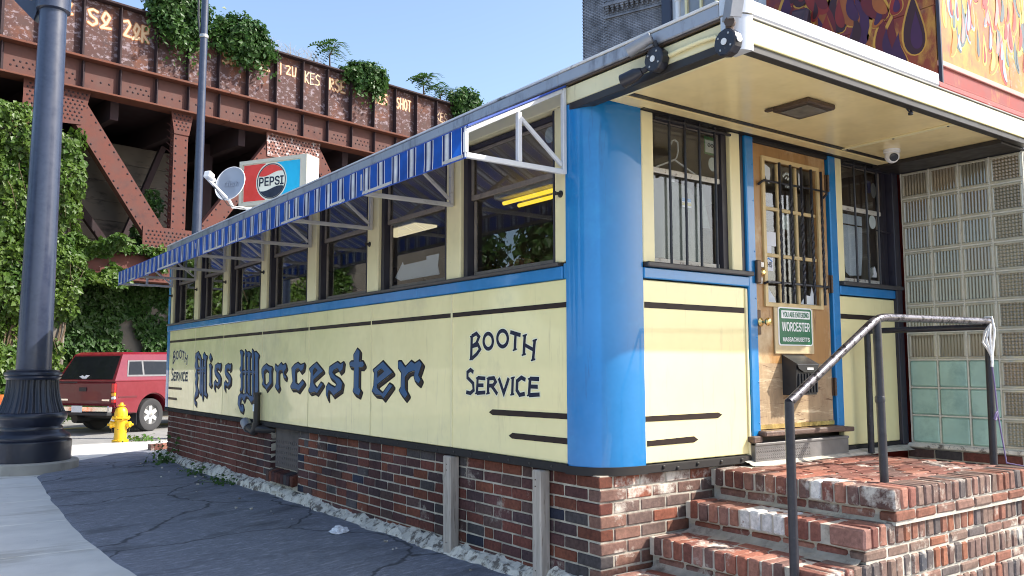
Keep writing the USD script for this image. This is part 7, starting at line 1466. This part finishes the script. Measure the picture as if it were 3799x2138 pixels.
b = MB(); b.tube(tw(np.array([[0.1, 0.35, 0.33], [1.0, 0.35, 0.33]])), 0.10, 12); b.tube(tw(np.array([[1.2, -0.8, 0.38], [1.2, 0.8, 0.38]])), 0.06, 10); b.tube(tw(np.array([[4.75, -0.8, 0.38], [4.75, 0.8, 0.38]])), 0.06, 10); part(tk, 'axle', b, blk)
rim_m = M('alloy_rim', (0.62, 0.62, 0.62), 0.35, 0.08, 9, metallic=0.6)
for wx in (1.2, 4.75):
    for sx_ in (-1, 1):
        c_ = tw(np.array([[wx, sx_*0.80, 0.39]]))[0]; ax_ = TL*sx_
        b = MB(); b.lathe([(0.24, -0.12), (0.37, -0.12), (0.395, -0.08), (0.398, 0.06), (0.385, 0.11), (0.33, 0.125), (0.245, 0.105), (0.24, 0.06)], c_, 36, axis=ax_); wl = part(tk, 'wheel', b, rubber, smooth=40)
        b = MB(); b.lathe([(0.0005, 0.03), (0.20, 0.03), (0.22, 0.06), (0.246, 0.095), (0.236, 0.10), (0.21, 0.07)], c_, 36, axis=ax_); part(wl, 'rim', b, M('rim_shadow', (0.10, 0.10, 0.10), 0.5, 0.1, 9, metallic=0.5), smooth=30)
        star = unary_union([Polygon([(-0.055, 0), (0.055, 0), (0.045, 0.215), (-0.045, 0.215)]) if k == 0 else affinity.rotate(Polygon([(-0.055, 0), (0.055, 0), (0.045, 0.215), (-0.045, 0.215)]), 60*k, origin=(0, 0)) for k in range(6)]).union(Point(0, 0).buffer(0.10))
        b = MB(); b.prism(star, c_, TH*sx_*-1 if sx_ < 0 else TH*-1, (0, 0, 1), ax_, 0.045, 0.085); part(wl, 'spokes', b, rim_m)
        b = MB(); b.lathe([(0.05, 0.0851), (0.045, 0.11), (0.0005, 0.112)], c_, 16, axis=ax_); part(wl, 'hub_cap', b, chrome)
for sx_ in (-1, 1):
    b = MB(); b.cbox(1.66, 1.70, sx_*0.80-0.14, sx_*0.80+0.14, 0.16, 0.60, 0.005, tw) if False else b.cbox(0.70, 0.715, sx_*0.80-0.13, sx_*0.80+0.13, 0.18, 0.55, 0.005, tw); part(tk, 'mud_flap', b, blk)
    w = quad_panel('door_window', [np.array([2.62, sx_*0.885, 1.26]), np.array([3.95, sx_*0.872, 1.26]), np.array([3.5, sx_*0.765, 1.76]), np.array([2.62, sx_*0.775, 1.76])][::(1 if sx_ < 0 else -1)], trk_gl, off=0.008)
    b = MB(); b.cbox(3.5, 3.62, sx_*1.02-0.10, sx_*1.02+0.10, 1.22, 1.40, 0.03, tw); part(tk, 'mirror', b, red)
quad_panel('windscreen', [np.array([4.17, -0.80, 1.26]), np.array([4.17, 0.80, 1.26]), np.array([3.66, 0.68, 1.78]), np.array([3.66, -0.68, 1.78])], trk_gl, off=0.010)
b = MB(); b.cbox(5.50, 5.70, -0.93, 0.93, 0.48, 0.68, 0.03, tw); part(tk, 'front_bumper', b, chrome)
b = MB(); b.cbox(5.585, 5.64, -0.85, -0.5, 0.78, 0.98, 0.02, tw); b.cbox(5.585, 5.64, 0.5, 0.85, 0.78, 0.98, 0.02, tw); part(tk, 'headlamp', b, M('lamp_clear', ()))
b = MB(); b.tube(tw(np.array([[0.012, -0.70, 0.735], [0.012, 0.70, 0.735]])), 0.006, 6); part(tk, 'tailgate_gap', b, blk)
for sx_ in (-1, 1):
    y0, y1 = sx_*0.9605-0.003, sx_*0.9605+0.003
    b = MB(); b.cbox(2.355, 2.372, y0, y1, 0.50, 1.19, 0.001, tw); b.cbox(3.95, 3.962, y0, y1, 0.55, 1.18, 0.001, tw); part(tk, 'panel_gap', b, blk)
    b = MB(); b.cbox(0.10, 0.66, y0-0.004, y1+0.004, 0.83, 0.87, 0.003, tw); b.cbox(1.74, 4.2, y0-0.004, y1+0.004, 0.70, 0.735, 0.003, tw); part(tk, 'side_moulding', b, M('truck_red_dusty', ()))
    b = MB(); b.cbox(2.50, 2.66, sx_*0.97-0.014, sx_*0.97+0.014, 1.02, 1.06, 0.006, tw); part(tk, 'door_handle', b, blk)
b = MB(); b.cbox(1.80, 1.98, -0.966, -0.958, 0.93, 1.09, 0.003, tw); part(tk, 'fuel_door', b, red)
